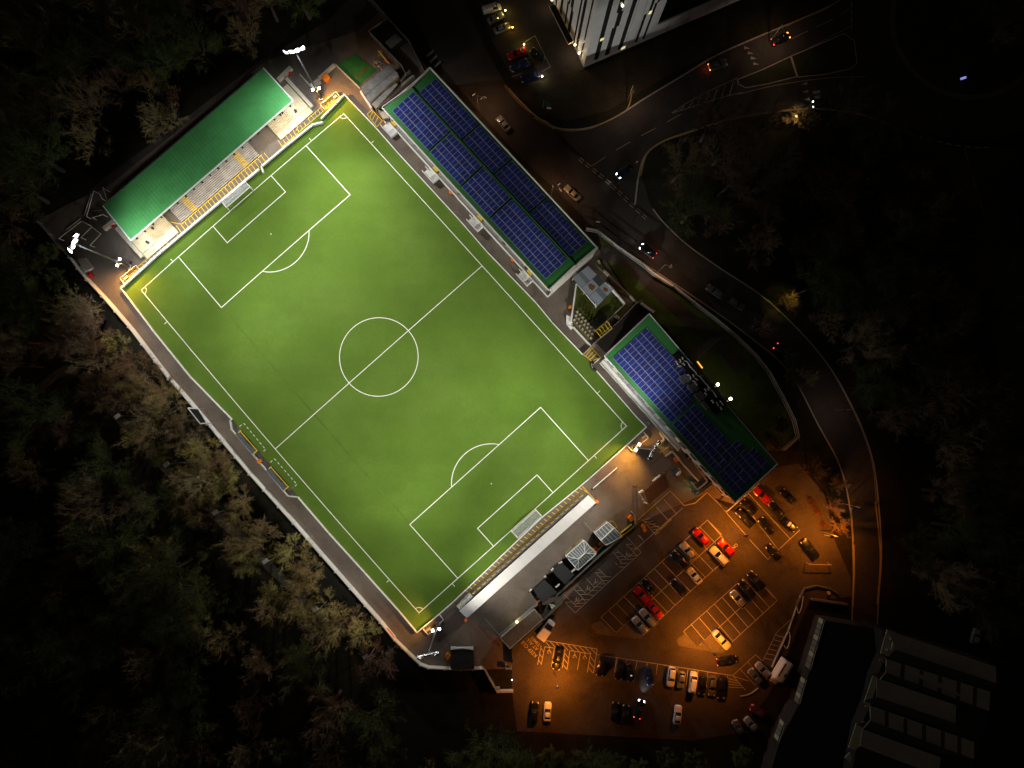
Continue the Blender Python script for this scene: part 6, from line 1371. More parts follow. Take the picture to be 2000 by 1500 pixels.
def loft(rings, mb, caps=True, mi=0):
    k = len(mb.v); n = len(rings[0])
    for r in rings: mb.v += [Vector(p) for p in r]
    for i in range(len(rings) - 1):
        for j in range(n - 1): a = k + i * n + j; mb.f.append((a, a + 1, a + n + 1, a + n)); mb.m.append(mi)
    if caps:
        mb.f.append(tuple(range(k, k + n))[::-1]); mb.m.append(mi); e = k + (len(rings) - 1) * n; mb.f.append(tuple(range(e, e + n))); mb.m.append(mi)
def car_proto(kind):
    """x forward, body 1.8 wide; profile stations: (x, half width, bonnet or boot height)"""
    S = {'hatch': dict(L=4.0, hood=1.15, ws=(.62, .05), roof=(.05, -1.35), rw=(-1.35, -1.78), h=1.46, belt=.95, tail=.98),
         'saloon': dict(L=4.6, hood=1.2, ws=(.75, .1), roof=(.1, -1.05), rw=(-1.05, -1.6), h=1.42, belt=.92, tail=1.0),
         'estate': dict(L=4.55, hood=1.15, ws=(.8, .2), roof=(.2, -1.85), rw=(-1.85, -2.15), h=1.5, belt=.95, tail=.98),
         'suv': dict(L=4.4, hood=1.2, ws=(.72, .25), roof=(.25, -1.7), rw=(-1.7, -2.0), h=1.68, belt=1.08, tail=1.1),
         'van': dict(L=4.9, hood=1.45, ws=(1.5, 1.0), roof=(1.0, -2.3), rw=(-2.3, -2.42), h=1.95, belt=1.15, tail=1.2)}[kind]
    o = bpy.data.objects.new('parked_car', None); COL.objects.link(o); LOCS[o.name] = Vector(); o['category'] = 'car'
    L, h, belt = S['L'], S['h'], S['belt']; hw = .89; f, b = L / 2, -L / 2
    ws0, ws1 = S['ws']; r0, r1 = S['roof']; w0, w1 = S['rw']
    st = [(f, .55, .62), (f - .10, .74, .72), (f - .35, .86, .78), (f - .8, hw, .84), (ws0 + .05, hw, belt - .02), (ws0 - .5, hw, belt), (0, hw, belt), (b + 1.0, hw, belt + .01), (min(w1, b + .5), .87, S['tail']), (b + .12, .78, S['tail'] - .06), (b, .62, .75)]
    st = sorted(st, key=lambda s: -s[0])
    rings = []
    for x, w, z in st: rings.append([(x, -w * .93, .2), (x, -w, .45), (x, -w * .98, z - .12), (x, -w * .90, z), (x, -w * .4, z + .035), (x, 0, z + .045), (x, w * .4, z + .035), (x, w * .90, z), (x, w * .98, z - .12), (x, w, .45), (x, w * .93, .2)])
    m = MB(); loft(rings, m)
    # roof panel and pillars (painted)
    rw_ = .62; rt = []
    for i in range(7):
        x = r0 + (r1 - r0) * i / 6; zz = h - .03 * ((i - 2.5) / 3) ** 2; wv = rw_ * (1 - .05 * abs(i - 2.5) / 3)
        rt.append([(x, -wv, zz - .07), (x, -wv * .93, zz - .01), (x, -wv * .4, zz + .02), (x, 0, zz + .025), (x, wv * .4, zz + .02), (x, wv * .93, zz - .01), (x, wv, zz - .07)])
    loft(rt, m)
    bw_ = hw * .86
    for s in (-1, 1):
        for (xa, za, ya), (xb, zb, yb) in (((ws0, belt, bw_), (r0, h - .05, rw_)), ((w1, S['tail'], bw_ * .96), (r1, h - .06, rw_ * .96)), ((-.35, belt, bw_), (-.4, h - .06, rw_))):
            m.tube((xa, s * ya, za), (xb, s * yb, zb), .045, 4)
    m.build('body', PAINT['white'], o, True)
    g = lambda name, pts: MB().face(pts).build(name, M_glass, o)
    g('windscreen', [(ws0, -bw_ * .95, belt + .03), (ws0 + .06, 0, belt + .05), (ws0, bw_ * .95, belt + .03), (r0 + .02, rw_ * .97, h - .05), (r0 + .04, 0, h - .02), (r0 + .02, -rw_ * .97, h - .05)])
    if kind != 'van': g('rear_window', [(w1, bw_ * .88, S['tail'] + .04), (w1, -bw_ * .88, S['tail'] + .04), (r1, -rw_ * .92, h - .06), (r1, rw_ * .92, h - .06)])
    else: MB().face([(w1, bw_, S['tail']), (w1, -bw_, S['tail']), (r1, -rw_, h - .06), (r1, rw_, h - .06)]).build('rear_door', PAINT['white'], o)
    for s in (-1, 1):
        if kind == 'van':
            g('side_window', [(ws0 - .05, s * bw_, belt + .03), (r0 - .9, s * bw_, belt + .03), (r0 - .9, s * rw_ * 1.02, h - .09), (r0, s * rw_ * 1.01, h - .09)])
            MB().face([(r0 - .9, s * bw_, belt), (w1, s * bw_, belt), (r1, s * rw_ * 1.02, h - .07), (r0 - .9, s * rw_ * 1.02, h - .07)]).build('side_panel', PAINT['white'], o)
        else: g('side_window', [(ws0 - .05, s * bw_, belt + .01), (w1 + .08, s * bw_ * .97, S['tail'] + .01), (r1 + .05, s * rw_ * .98, h - .08), (r0, s * rw_ * 1.0, h - .08)])
        hl = MB(); hl.slab([(f - .05, s * .48, .74), (f - .12, s * .72, .74), (f - .42, s * .80, .835), (f - .36, s * .55, .86)], .14); hl.build('headlight', M_hl, o)
        tl = MB(); tl.box((b + .1, s * .68, .80), .06, .14, .1); tl.build('tail_light', M_tl, o)
        mm = MB(); mm.box((ws0 - .12, s * (hw + .09), belt + .08), .07, .1, .07); mm.build('door_mirror', PAINT['black'], o)
        for x in (f - .78, b + .78):
            wv = MB(); wv.tube((x, s * .70, .31), (x, s * .90, .31), .31, 14); u = wv.build('wheel', M_tyre, o); rr = MB(); rr.tube((x, s * .895, .31), (x, s * .915, .31), .2, 10); rr.build('rim', M_rim, u)
    return o, L
PROTO = {}
for k in ('hatch', 'saloon', 'estate', 'suv', 'van'): PROTO[k] = car_proto(k)
used = set()
def setmat(o, name, m):
    for ch in o.children:
        if ch.name.split('.')[0] in (name if isinstance(name, tuple) else (name,)):
            ch.material_slots[0].link = 'OBJECT'; ch.material_slots[0].material = m
def car(kind, paint, front, back, label, group='cars in the car park', on=None, name='parked_car', cat='car'):
    a, b = P(*front, .7), P(*back, .7); d = a - b; pr, L = PROTO[kind]; sc = min(1.14, max(.9, d.length / L)); c = (a + b) / 2
    loc = Vector((c.x, c.y, .03)); rz = math.atan2(d.y, d.x)
    if kind not in used: used.add(kind); o = pr; o.location = loc; o.rotation_euler = (0, 0, rz)
    else: o = copy_tree(pr, loc, rz)
    o.scale = (sc, (1 + sc) / 2, 1.0); o['label'] = label; o['group'] = group; o['category'] = cat; o.name = name
    jobs.append((o, paint, on))
    return o
jobs = []
X1 = lambda *a: (e1(a[0], a[1])[0], e1(a[2], a[3])[0]); X2 = lambda *a: (d6(a[0], a[1])[0], d6(a[2], a[3])[0]); X3 = lambda *a: (e2(a[0], a[1])[0], e2(a[2], a[3])[0]); X4 = lambda *a: (e4(a[0], a[1])[0], e4(a[2], a[3])[0])
G1, G2, G3, G4 = 'cars in the middle bays', 'cars in the bottom rows', 'cars below the clubhouse corner', 'cars in the tower car park'
for kind, paint, ff, bb, lab, grp, on in (
    ('hatch', 'red', *X1(862, 372, 975, 498), 'red hatchback in the upper middle bay nearest the clubhouse', G1, None),
    ('hatch', 'beige', *X1(765, 485, 865, 605), 'pale gold hatchback between the red hatchback and a black estate', G1, None),
    ('estate', 'black', *X1(690, 555, 812, 672), 'black estate close beside the pale gold hatchback', G1, None),
    ('hatch', 'red', *X1(1062, 462, 1168, 575), 'red hatchback alongside the cream estate, at the end of the double row', G1, None),
    ('estate', 'white', *X1(998, 520, 1118, 648), 'cream white estate beside a red hatchback in the middle bays', G1, None),
    ('saloon', 'white', *X1(820, 683, 912, 795), 'white coupe with two dark bonnet vents in the lower middle bays', G1, None),
    ('hatch', 'black', *X1(685, 770, 800, 895), 'black hatchback alone in the lower middle bays beside the white coupe', G1, None),
    ('hatch', 'black', *X1(465, 775, 545, 865), 'small black car next to the pair of red cars', G1, None),
    ('hatch', 'red', *X1(405, 835, 515, 952), 'red car in the upper row nose in front of another red car', G1, None),
    ('saloon', 'red', *X1(612, 1065, 512, 952), 'red saloon in the lower row tail to tail with another red car', G1, None),
    ('estate', 'silver', *X1(448, 1005, 560, 1135), 'silver estate between the red saloon and the silver roofed end car', G1, None),
    ('estate', 'silver', *X1(390, 1065, 495, 1188), 'silver car with a dark roof at the end of the row by the first island', G1, None),
    ('estate', 'black', *X1(1220, 780, 1330, 905), 'black car between the gold hatchback and another black car in the right bays', G1, None),
    ('suv', 'black', *X1(1285, 705, 1410, 845), 'black off roader at the top end of the right bays', G1, None),
    ('hatch', 'silver', *X1(1150, 855, 1268, 988), 'silver gold car with a dark rear window in the right bays', G1, None),
    ('saloon', 'white', *X1(1138, 1305, 1018, 1172), 'cream white saloon parked at the tip of the second island', G1, None),
    ('saloon', 'black', *X1(1198, 1385, 1038, 1412), 'black moving car with lit red tail lights below the second island', G2, 'tail'),
    ('hatch', 'red', *X1(1338, 60, 1455, 165), 'red hatchback under the clubhouse corner nearest the sign beam', G3, None),
    ('hatch', 'black', *X1(1455, 165, 1556, 275), 'dark car with cream boot behind the red hatchback', G3, None),
    ('saloon', 'black', *X1(1660, 382, 1528, 275), 'black car with a bright orange roof sign', G3, None),
    ('suv', 'black', *X1(1235, 150, 1330, 262), 'black off roader parked tight under the clubhouse corner, upper of a close pair', G3, None),
    ('suv', 'black', *X1(1195, 225, 1320, 355), 'black off roader parked tight under the clubhouse corner, lower of a close pair', G3, None),
    ('hatch', 'black', *X1(1370, 285, 1482, 412), 'black hatchback between the close pair and the car with the orange sign', G3, None),
    ('hatch', 'black', *X1(1435, 498, 1530, 612), 'black hatchback standing across the bay line near the lamp post', G3, None),
    ('saloon', 'navy', *X1(1708, 455, 1825, 600), 'dark blue saloon driving out towards the height barrier', G3, None),
    ('saloon', 'black', *X1(1560, 85, 1635, 155), 'faint black car in the dark corner beyond the red hatchback', G3, None),
    ('saloon', 'black', *X2(428, 695, 470, 488), 'black saloon between the hatched strips of the disabled bays', G2, None),
    ('suv', 'black', *X2(850, 755, 890, 560), 'black off roader at the left end of the long bottom row', G2, None),
    ('saloon', 'black', *X2(1035, 790, 1065, 598), 'black saloon with a bright gold flank second in the long bottom row', G2, None),
    ('saloon', 'black', *X2(1160, 808, 1140, 630), 'black car parked close beside the gold flanked saloon', G2, None),
    ('saloon', 'blue', *X2(1348, 838, 1335, 668), 'dark blue car with a pale lit tail in the long bottom row', G2, None),
    ('estate', 'white', *X2(1545, 858, 1568, 665), 'white estate first of three white cars in the long bottom row', G2, None),
    ('hatch', 'silver', *X2(1642, 872, 1660, 710), 'small silver hatchback between two white cars in the long bottom row', G2, None),
    ('van', 'white', *X2(1778, 715, 1752, 900), 'white van last of three pale vehicles in the long bottom row', G2, None),
    ('estate', 'black', *X2(1848, 935, 1872, 735), 'black estate beside the white van in the long bottom row', G2, None),
    ('hatch', 'grey', *X2(1945, 948, 1962, 752), 'dark grey hatchback between two black estates in the long bottom row', G2, None),
    ('estate', 'black', *X3(138, 1182, 155, 945), 'black estate at the right end of the long bottom row', G2, None),
    ('hatch', 'silver', *X3(492, 828, 615, 962), 'pale gold hatchback beside the large white camper', G2, None),
    ('hatch', 'grey', *X3(420, 888, 540, 1030), 'grey hatchback in the corner bay between hatched lines and a gold hatchback', G2, None),
    ('estate', 'black', *X2(228, 1000, 212, 1200), 'black estate alone at the bottom left beside a cream white car', G2, None),
    ('saloon', 'white', *X2(352, 1008, 342, 1195), 'cream white saloon beside a black estate at the bottom left', G2, None),
    ('saloon', 'black', *X2(1012, 1005, 995, 1185), 'black saloon at the bottom, left of the car with lit headlights', G2, None),
    ('estate', 'black', *X2(1115, 1035, 1092, 1205), 'black car with a pale bright flank at the bottom beside the lit car', G2, None),
    ('saloon', 'black', *X2(1268, 985, 1218, 1160), 'dark car with blazing white headlights at the bottom of the car park', G2, 'both'),
    ('saloon', 'white', *X2(1628, 1040, 1608, 1228), 'cream white saloon alone by the trees at the bottom', G2, None),
    ('hatch', 'darkred', (1466, 1380), (1494, 1398), 'dark red car in the gloom by the slope wall', G2, None),
    ('hatch', 'silver', (1456, 1402), (1477, 1427), 'dim silver car below the dark red car by the slope wall', G2, None),
    ('hatch', 'grey', (1434, 1408), (1449, 1433), 'dim dark car with an orange glint left of the silver one by the slope wall', G2, None),
    ('van', 'white', *X4(312, 45, 172, 88), 'white van in the tower car park nearest the picture edge', G4, None),
    ('saloon', 'silver', *X4(332, 110, 215, 172), 'silver saloon between the white van and a dark silver car', G4, None),
    ('saloon', 'silver', *X4(382, 195, 262, 245), 'dark silver car with bright curved flanks facing the orange bollard lamp', G4, None),
    ('saloon', 'red', *X4(365, 448, 512, 388), 'red car in the tower car park', G4, None),
    ('suv', 'blue', *X4(385, 548, 542, 475), 'dark blue off roader beside the red car in the tower car park', G4, None),
    ('saloon', 'blue', *X4(468, 625, 618, 578), 'dim purple blue car beside the bright white bollard lamp', G4, None),
    ('saloon', 'black', *X4(570, 400, 630, 455), 'black car inside the bay outline behind the red car', G4, None)):
    car(kind, paint, ff, bb, lab, grp, on)
RG = 'cars on the streets'
for kind, paint, ff, bb, lab, on in (
    ('saloon', 'silver', (972, 228), (994, 255), 'silver saloon parked on the street beside the upper half of the solar roofed stand', None),
    ('saloon', 'beige', (1104, 364), (1131, 390), 'beige saloon parked on the street beside the lower half of the solar roofed stand', None),
    ('saloon', 'navy', (1206, 345), (1234, 323), 'dark blue car waiting at the junction with headlights on', 'head'),
    ('saloon', 'navy', (1251, 480), (1279, 500), 'dark car beside the curved fence with headlights and one red tail light on', 'both'),
    ('suv', 'grey', (1381, 559), (1412, 580), 'grey off roader parked beside the curved fence', None),
    ('estate', 'grey', (1452, 602), (1424, 583), 'dim grey estate parked in front of the grey off roader', None),
    ('saloon', 'black', (1545, 702), (1514, 675), 'black car on the bend with one red tail light showing', 'tail'),
    ('saloon', 'grey', (1420, 121), (1384, 132), 'grey car with glowing orange red brake lights on the branch road', 'brake'),
    ('saloon', 'black', (1542, 68), (1508, 83), 'black car with red tail lights and an orange indicator by the crossing', 'ind'),
    ('saloon', 'black', (1586, 204), (1620, 203), 'black car with headlights on stopped at the crossing teeth', 'head'),
    ('hatch', 'silver', (1909, 1228), (1902, 1258), 'dim silver car parked alone beyond the saw tooth roofs', None)):
    car(kind, paint, ff, bb, lab, RG, on, 'street_car')
bpy.context.view_layer.update()
for o, paint, on in jobs:
    setmat(o, ('body', 'side_panel', 'rear_door'), PAINT[paint])
    if on in ('head', 'both'): setmat(o, 'headlight', M_hl_on)
    if on in ('tail', 'both'): setmat(o, 'tail_light', M_tl_on)
    if on == 'brake': setmat(o, 'tail_light', M_tl_or)
    if on == 'ind': setmat(o, 'tail_light', M_tl_on); setmat(o, 'headlight', M_ind)
# details seen from above
def on_car(o, name, mb, m):
    u = mb.build(name, m, None); u.parent = o; return u
by = lambda s: next(o for o, _, _ in jobs if s in o['label'])
m_ = MB(); m_.slab([(-.15, -.5, 1.6), (.3, -.5, 1.6), (.3, .5, 1.6), (-.15, .5, 1.6)], .14); on_car(by('bright orange roof sign'), 'roof_sign', m_, emis('taxi_sign', (1, .28, .08), 1.1))
c = by('two dark bonnet vents'); 
for s in (-1, 1): m_ = MB(); m_.box((1.35, s * .27, .915), .2, .1, .012); on_car(c, 'bonnet_vent', m_, M_blackp)
c = by('blazing white headlights')
hp = c.matrix_world @ Vector((2.6, 0, .8)); spot('headlight_beam', hp, c.matrix_world @ Vector((12, 0, .2)), 420, (.85, .92, 1), math.radians(70), .9, .1)
for lab in ('waiting at the junction', 'stopped at the crossing', 'one red tail light on'):
    c = by(lab); spot('headlight_beam', c.matrix_world @ Vector((2.5, 0, .75)), c.matrix_world @ Vector((10, 0, .2)), 130, (.9, .93, 1), math.radians(60), .9, .1)
c = by('orange red brake lights'); point('brake_glow', c.matrix_world @ Vector((-2.7, 0, .7)), 16, (1, .1, .02), .2)
c = by('black moving car'); point('tail_glow', c.matrix_world @ Vector((-2.8, 0, .7)), 14, (1, .06, .03), .2)
# white pick-up van with dark cab beside the container kiosk
a, b = P(*d6(395, 215)[0], .9), P(*d6(275, 385)[0], .9); d = (a - b); rz = math.atan2(d.y, d.x); c = (a + b) / 2; L = d.length
o = thing('flatbed_van', 'white box van with a dark cab roof beside the container kiosk', 'van', Vector((c.x, c.y, 0)), None, rz); LOCS[o.name] = Vector()
m_ = MB(); loft([[(x, -w, .35), (x, -w, z - .1), (x, -w * .9, z), (x, w * .9, z), (x, w, z - .1), (x, w, .35)] for x, w, z in ((L / 2, .7, .8), (L / 2 - .15, .88, 1.0), (L / 2 - .8, .95, 1.15), (L / 2 - 1.0, .95, 1.2), (.35, .95, 1.2))], m_); m_.build('cab', PAINT['white'], o, True)
m_ = MB(); m_.prism([(L / 2 - 1.5, -.8), (.5, -.8), (.5, .8), (L / 2 - 1.5, .8)], 1.2, 1.95); m_.build('cab_roof', PAINT['black'], o)
MB().slab([(L / 2 - .9, -.85, 1.2), (L / 2 - 1.48, -.75, 1.93), (L / 2 - 1.48, .75, 1.93), (L / 2 - .9, .85, 1.2)], .04).build('windscreen', M_glass, o)
m_ = MB(); m_.prism([(.3, -1.02), (-L / 2, -1.02), (-L / 2, 1.02), (.3, 1.02)], .5, 1.9); m_.build('box_body', PAINT['white'], o); m_ = MB(); m_.prism([(.2, -.5), (-.4, -.5), (-.4, .6), (.2, .6)], 1.902, 1.98); m_.build('roof_hatch', M_white, o)
for s in (-1, 1):
    for x in (L / 2 - .9, -L / 2 + .9): MB().tube((x, s * .75, .36), (x, s * .97, .36), .36, 14).build('wheel', M_tyre, o)
    m_ = MB(); m_.box((L / 2 - .12, s * .62, .85), .12, .14, .09); m_.build('headlight', M_hl, o)
# camper
a, b = P(*e2(790, 800)[0], 1.5), P(*e2(655, 1025)[0], 1.5); d = (a - b); rz = math.atan2(d.y, d.x); c = (a + b) / 2; L = d.length
o = thing('camper_van', 'large white camper with a long dark slot along one roof side', 'camper', Vector((c.x, c.y, 0)), None, rz); LOCS[o.name] = Vector()
m_ = MB(); loft([[(x, -w, .4), (x, -w, z - .3), (x, -w * .92, z - .05), (x, -w * .5, z), (x, w * .5, z), (x, w * .92, z - .05), (x, w, z - .3), (x, w, .4)] for x, w, z in ((L / 2, 1.0, 2.5), (L / 2 - .2, 1.12, 2.75), (-L / 2 + 1.6, 1.12, 2.75), (-L / 2 + 1.1, 1.08, 2.5), (-L / 2 + .9, 1.0, 1.5), (-L / 2, .85, 1.0))], m_); m_.build('body', PAINT['white'], o, True)
m_ = MB(); m_.prism([(L / 2 - .7, .45), (-L / 2 + 2.0, .45), (-L / 2 + 2.0, .72), (L / 2 - .7, .72)], 2.752, 2.78); m_.build('roof_slot', M_blackp, o)
MB().slab([(-L / 2 + .9, -.9, 1.52), (-L / 2 + 1.12, -.95, 2.45), (-L / 2 + 1.12, .95, 2.45), (-L / 2 + .9, .9, 1.52)], .05).build('windscreen', M_glass, o); m_ = MB(); m_.prism([(-.4, -.85), (.4, -.85), (.4, -.45), (-.4, -.45)], 2.752, 2.85); m_.build('roof_vent', M_glass, o)
for s in (-1, 1):
    for x in (L / 2 - 1.3, -L / 2 + 1.0): MB().tube((x, s * .85, .4), (x, s * 1.1, .4), .4, 14).build('wheel', M_tyre, o)
    m_ = MB(); m_.box((-L / 2 + .08, s * .6, .8), .1, .15, .1); m_.build('headlight', M_hl, o)

# ------------------------------------------------------------------ people
M_skin = mat('skin', (.42, .25, .17), .6); M_hair = mat('hair', (.03, .02, .015), .8)
def person(label, x, y, rz, coat, legs, lean=0.0, stride=.18, arm=.2):
    o = thing('person', label, 'person', P(x, y, Z_CON), 'people on the concourse', rz); LOCS[o.name] = Vector()
    pts = []; ed = []; rad = []
    def add(p, r, par=None):
        pts.append(Vector(p)); rad.append(r); i = len(pts) - 1
        if par is not None: ed.append((par, i))
        return i
    pel = add((0, 0, .95), .145); w_ = add((.02 + lean * .3, 0, 1.15), .14, pel); ch = add((.03 + lean * .6, 0, 1.36), .155, w_); nk = add((.05 + lean * .85, 0, 1.52), .062, ch); hd = add((.07 + lean, 0, 1.62), .09, nk); tp = add((.07 + lean, 0, 1.74), .088, hd)
    add((.17 + lean, 0, 1.64), .03, hd)
    for s in (-1, 1):
        hp = add((0, s * .1, .90), .1, pel); kn = add((stride * s * .6 + .03, s * .11, .50), .068, hp); an = add((stride * s, s * .11, .1), .045, kn); add((stride * s + .17, s * .12, .05), .04, an)
        sh = add((.03 + lean * .6, s * .21, 1.42), .075, ch); el = add((arm * .4 + lean * .5, s * .27, 1.14), .052, sh); wr = add((arm + .05 + lean * .5, s * .25, .92), .036, el); pm = add((arm + .09 + lean * .5, s * .25, .85), .036, wr)
        for k in range(4): add((arm + .12 + lean * .5 + .01 * k, s * (.215 + .022 * k), .77 + .006 * k), .010, pm)
        add((arm + .14 + lean * .5, s * .2, .83), .011, pm)
    me = bpy.data.meshes.new('body'); me.from_pydata(pts, ed, []); ob = bpy.data.objects.new('body', me); COL.objects.link(ob)
    md = ob.modifiers.new('skin', 'SKIN'); md.use_smooth_shade = True
    for v, r in zip(me.skin_vertices[0].data, rad): v.radius = (r, r)
    me.skin_vertices[0].data[0].use_root = True
    ss = ob.modifiers.new('sub', 'SUBSURF'); ss.levels = 1; ss.render_levels = 1
    bpy.context.view_layer.update()
    m2 = bpy.data.meshes.new_from_object(ob.evaluated_get(bpy.context.evaluated_depsgraph_get())); bpy.data.objects.remove(ob)
    b = bpy.data.objects.new('body', m2); COL.objects.link(b); b.parent = o
    m2.materials.clear()
    for m in (M_skin, coat, legs): m2.materials.append(m)
    for p in m2.polygons: p.material_index = 0 if p.center.z > 1.53 or (p.center.z < .93 and abs(p.center.y) > .185) else (2 if p.center.z < .93 else 1)
    h = MB(); c = Vector((.05 + lean, 0, 1.73)); bmh = bmesh.new(); bmesh.ops.create_icosphere(bmh, subdivisions=2, radius=.105, matrix=Matrix.Translation(c)); me = bpy.data.meshes.new('hair'); bmh.to_mesh(me); bmh.free(); me.materials.append(M_hair); hh = bpy.data.objects.new('hair', me); COL.objects.link(hh); hh.parent = o
    return o
C_dark = mat('dark_coat', (.05, .03, .022), .8); C_blue = mat('blue_grey_coat', (.30, .34, .42), .8); C_jean = mat('dark_trousers', (.03, .03, .04), .85); C_br = mat('brown_coat', (.09, .045, .02), .8)
person('person in a dark coat standing on the concourse, left of a close pair', 1235.5, 949, .3, C_br, C_jean)
person('person in a brown coat standing on the concourse, right of a close pair', 1241.5, 949, 2.9, C_dark, C_jean, .05, .12)
person('person in a blue grey top leaning forward by the pitch corner below the clubhouse', 1265, 824, 4.2, C_blue, C_jean, .22, .25, .35)

# ------------------------------------------------------------------ trees
M_bark = mat('bark', (.070, .055, .038), .9, noise=.4, scale=3, objrand=.2)
M_twig = [mat('twig_olive', (.34, .265, .10), .9, noise=.45, scale=.5, objrand=.35), mat('twig_brown', (.31, .225, .125), .9, noise=.45, scale=.5, objrand=.3), mat('twig_green', (.10, .12, .035), .9, noise=.5, scale=.5, objrand=.35)]
def tree_proto(seed, h, r, tw, leaves, dens=1.0):
    rnd = random.Random(seed); V = lambda s=1.0: Vector((rnd.gauss(0, 1), rnd.gauss(0, 1), rnd.gauss(0, 1))).normalized() * s
    t = MB(); c = MB()
    o = bpy.data.objects.new('bare_tree', None); COL.objects.link(o); LOCS[o.name] = Vector(); o['category'] = 'tree'
    lean = Vector((rnd.uniform(-.08, .08), rnd.uniform(-.08, .08), 1)).normalized()
    top = lean * h * .42
    t.tube((0, 0, 0), top, .028 * h, 7, .018 * h, cap=False)
    def rib(a, b, w):
        d = (b - a); n = d.cross(V()).normalized() * w / 2; k = len(c.v); c.v += [a - n, a + n, b + n * .5, b - n * .5]; c.f.append((k, k + 1, k + 2, k + 3)); c.m.append(0)
    nl = rnd.randint(8, 11)
    for i in range(nl):
        az = 2 * PI * (i + rnd.uniform(-.3, .3)) / nl; el = rnd.uniform(.25, 1.15) if i else 1.5
        d = Vector((math.cos(az) * math.cos(el), math.sin(az) * math.cos(el), math.sin(el)))
        L = r * rnd.uniform(.55, .85) / max(.45, math.cos(el)); L = min(L, h * .55)
        s = top * rnd.uniform(.6, 1.0); e = s + d * L
        t.tube(s, lerp(s, e, .5) + V(.1 * L), .010 * h, 5, .007 * h, cap=False); mid_ = lerp(s, e, .5); t.tube(mid_, e, .007 * h, 4, .003 * h, cap=False)
        ns = int(9 * dens)
        for j in range(ns):
            f = .25 + .75 * (j + rnd.random()) / ns; p = lerp(s, e, f); d2_ = (d + V(.75) + Vector((0, 0, .25))).normalized(); L2_ = L * rnd.uniform(.3, .5); q = p + d2_ * L2_
            rib(p, q, .085)
            for k in range(int(10 * dens)):
                f2 = rnd.uniform(.15, 1); p2 = lerp(p, q, f2); d3_ = (d2_ + V(.7) + Vector((0, 0, .15))).normalized(); L3 = L2_ * rnd.uniform(.3, .6); q2 = p2 + d3_ * L3; rib(p2, q2, .045)
                for m_ in range(int(6 * dens)):
                    p3 = lerp(p2, q2, rnd.uniform(.2, 1)); q3 = p3 + (d3_ + V(.7)).normalized() * L3 * rnd.uniform(.3, .6); rib(p3, q3, .032)
                    if rnd.random() < leaves:
                        for _ in range(2):
                            a = q3 + V(.15); x, y = V(.13), V(.13); n = len(c.v); c.v += [a, a + x, a + x + y]; c.f.append((n, n + 1, n + 2)); c.m.append(0)
    t.build('trunk', M_bark, o); c.build('crown', M_twig[tw], o)
    return o
TP = [tree_proto(1, 12, 4.8, 0, .12), tree_proto(2, 13, 5.5, 1, .1), tree_proto(3, 10, 4.0, 0, .25, 1.1), tree_proto(4, 14, 6.0, 2, .55), tree_proto(5, 9, 3.6, 1, .1, 1.15), tree_proto(6, 7, 3.2, 2, .9, 1.1), tree_proto(7, 11, 4.6, 1, .05)]
TUSED = set()
TREES = []
def tree(i, x, y, sc, label, group, rz):
    loc = P(x, y, 0)
    o = TP[i] if i not in TUSED else copy_tree(TP[i])
    TUSED.add(i); o.location = loc; o.rotation_euler = (0, 0, rz); o.scale = (sc, sc, sc * random.uniform(.85, 1.1)); o['label'] = label; o['group'] = group
    if group != 'single trees': o['label'] = ''
    TREES.append((o, x, y, label, i, sc)); return o
def inside(pt, poly):
    x, y = pt; r = False; j = len(poly) - 1
    for i in range(len(poly)):
        if (poly[i][1] > y) != (poly[j][1] > y) and x < (poly[j][0] - poly[i][0]) * (y - poly[i][1]) / (poly[j][1] - poly[i][1]) + poly[i][0]: r = not r
        j = i
    return r
random.seed(99)
placed = []
HEADS = ((138, 718), (229, 813), (325, 907), (420, 1001), (518, 1096), (616, 1190), (714, 1283), (1905, 1240), (1396, 568), (1438, 592), (1525, 688))
def wood(poly, n, mind, kinds, label, group, s=(.8, 1.2), keep=None):
    xs = [p[0] for p in poly]; ys = [p[1] for p in poly]; k = 0; tries = 0
    while k < n and tries < n * 60:
        tries += 1; x, y = random.uniform(min(xs), max(xs)), random.uniform(min(ys), max(ys))
        if not inside((x, y), poly) or any((x - a) ** 2 + (y - b) ** 2 < mind * mind for a, b in placed): continue
        if any((980 + (x - 980) * 1.06 - a) ** 2 + (827 + (y - 827) * 1.06 - b) ** 2 < 30 ** 2 for a, b in HEADS): continue
        placed.append((x, y)); tree(random.choice(kinds), x, y, random.uniform(*s), label, group, random.uniform(0, 6.28)); k += 1
# trees that can be told apart
for i, x, y, s, l in ((0, 716, 1222, .95, 'bright yellow lit bare tree against the wall above the bottom floodlight'), (0, 655, 1175, .9, 'yellow lit bare tree second up the wall from the bottom floodlight'), (1, 748, 1268, .9, 'orange lit bare tree tucked against the wall corner'), (2, 600, 1120, .95, 'yellow lit bare tree with fanned branches below the dugouts by the wall'),
        (0, 360, 790, 1.0, 'olive lit tree leaning on the wall beside the scoreboard'), (1, 222, 655, 1.0, 'tan lit bushy tree beside the wall near the left pitch corner'), (1, 1526, 594, .55, 'small tree glowing yellow under a street lamp on the bend'), (3, 95, 1050, 1.25, 'wide dark green tree at the left picture edge'), (6, 340, 260, 1.2, 'bare branched tree close behind the middle of the green roofed terrace')):
    placed.append((x, y)); tree(i, x, y, s, l, 'single trees', random.uniform(0, 6.28))
wood([(170, 590), (240, 635), (338, 765), (476, 932), (600, 1075), (728, 1222), (700, 1245), (560, 1180), (380, 960), (280, 860), (200, 760), (150, 690)], 52, 23, (0, 0, 1, 2, 2, 4), 'lit', 'lit trees between the wall and the path', (.65, 1.0))
wood([(-40, 590), (140, 600), (150, 690), (120, 700), (-40, 790)], 9, 44, (3, 5, 6, 1), 'dark', 'dark trees above the footbridge')
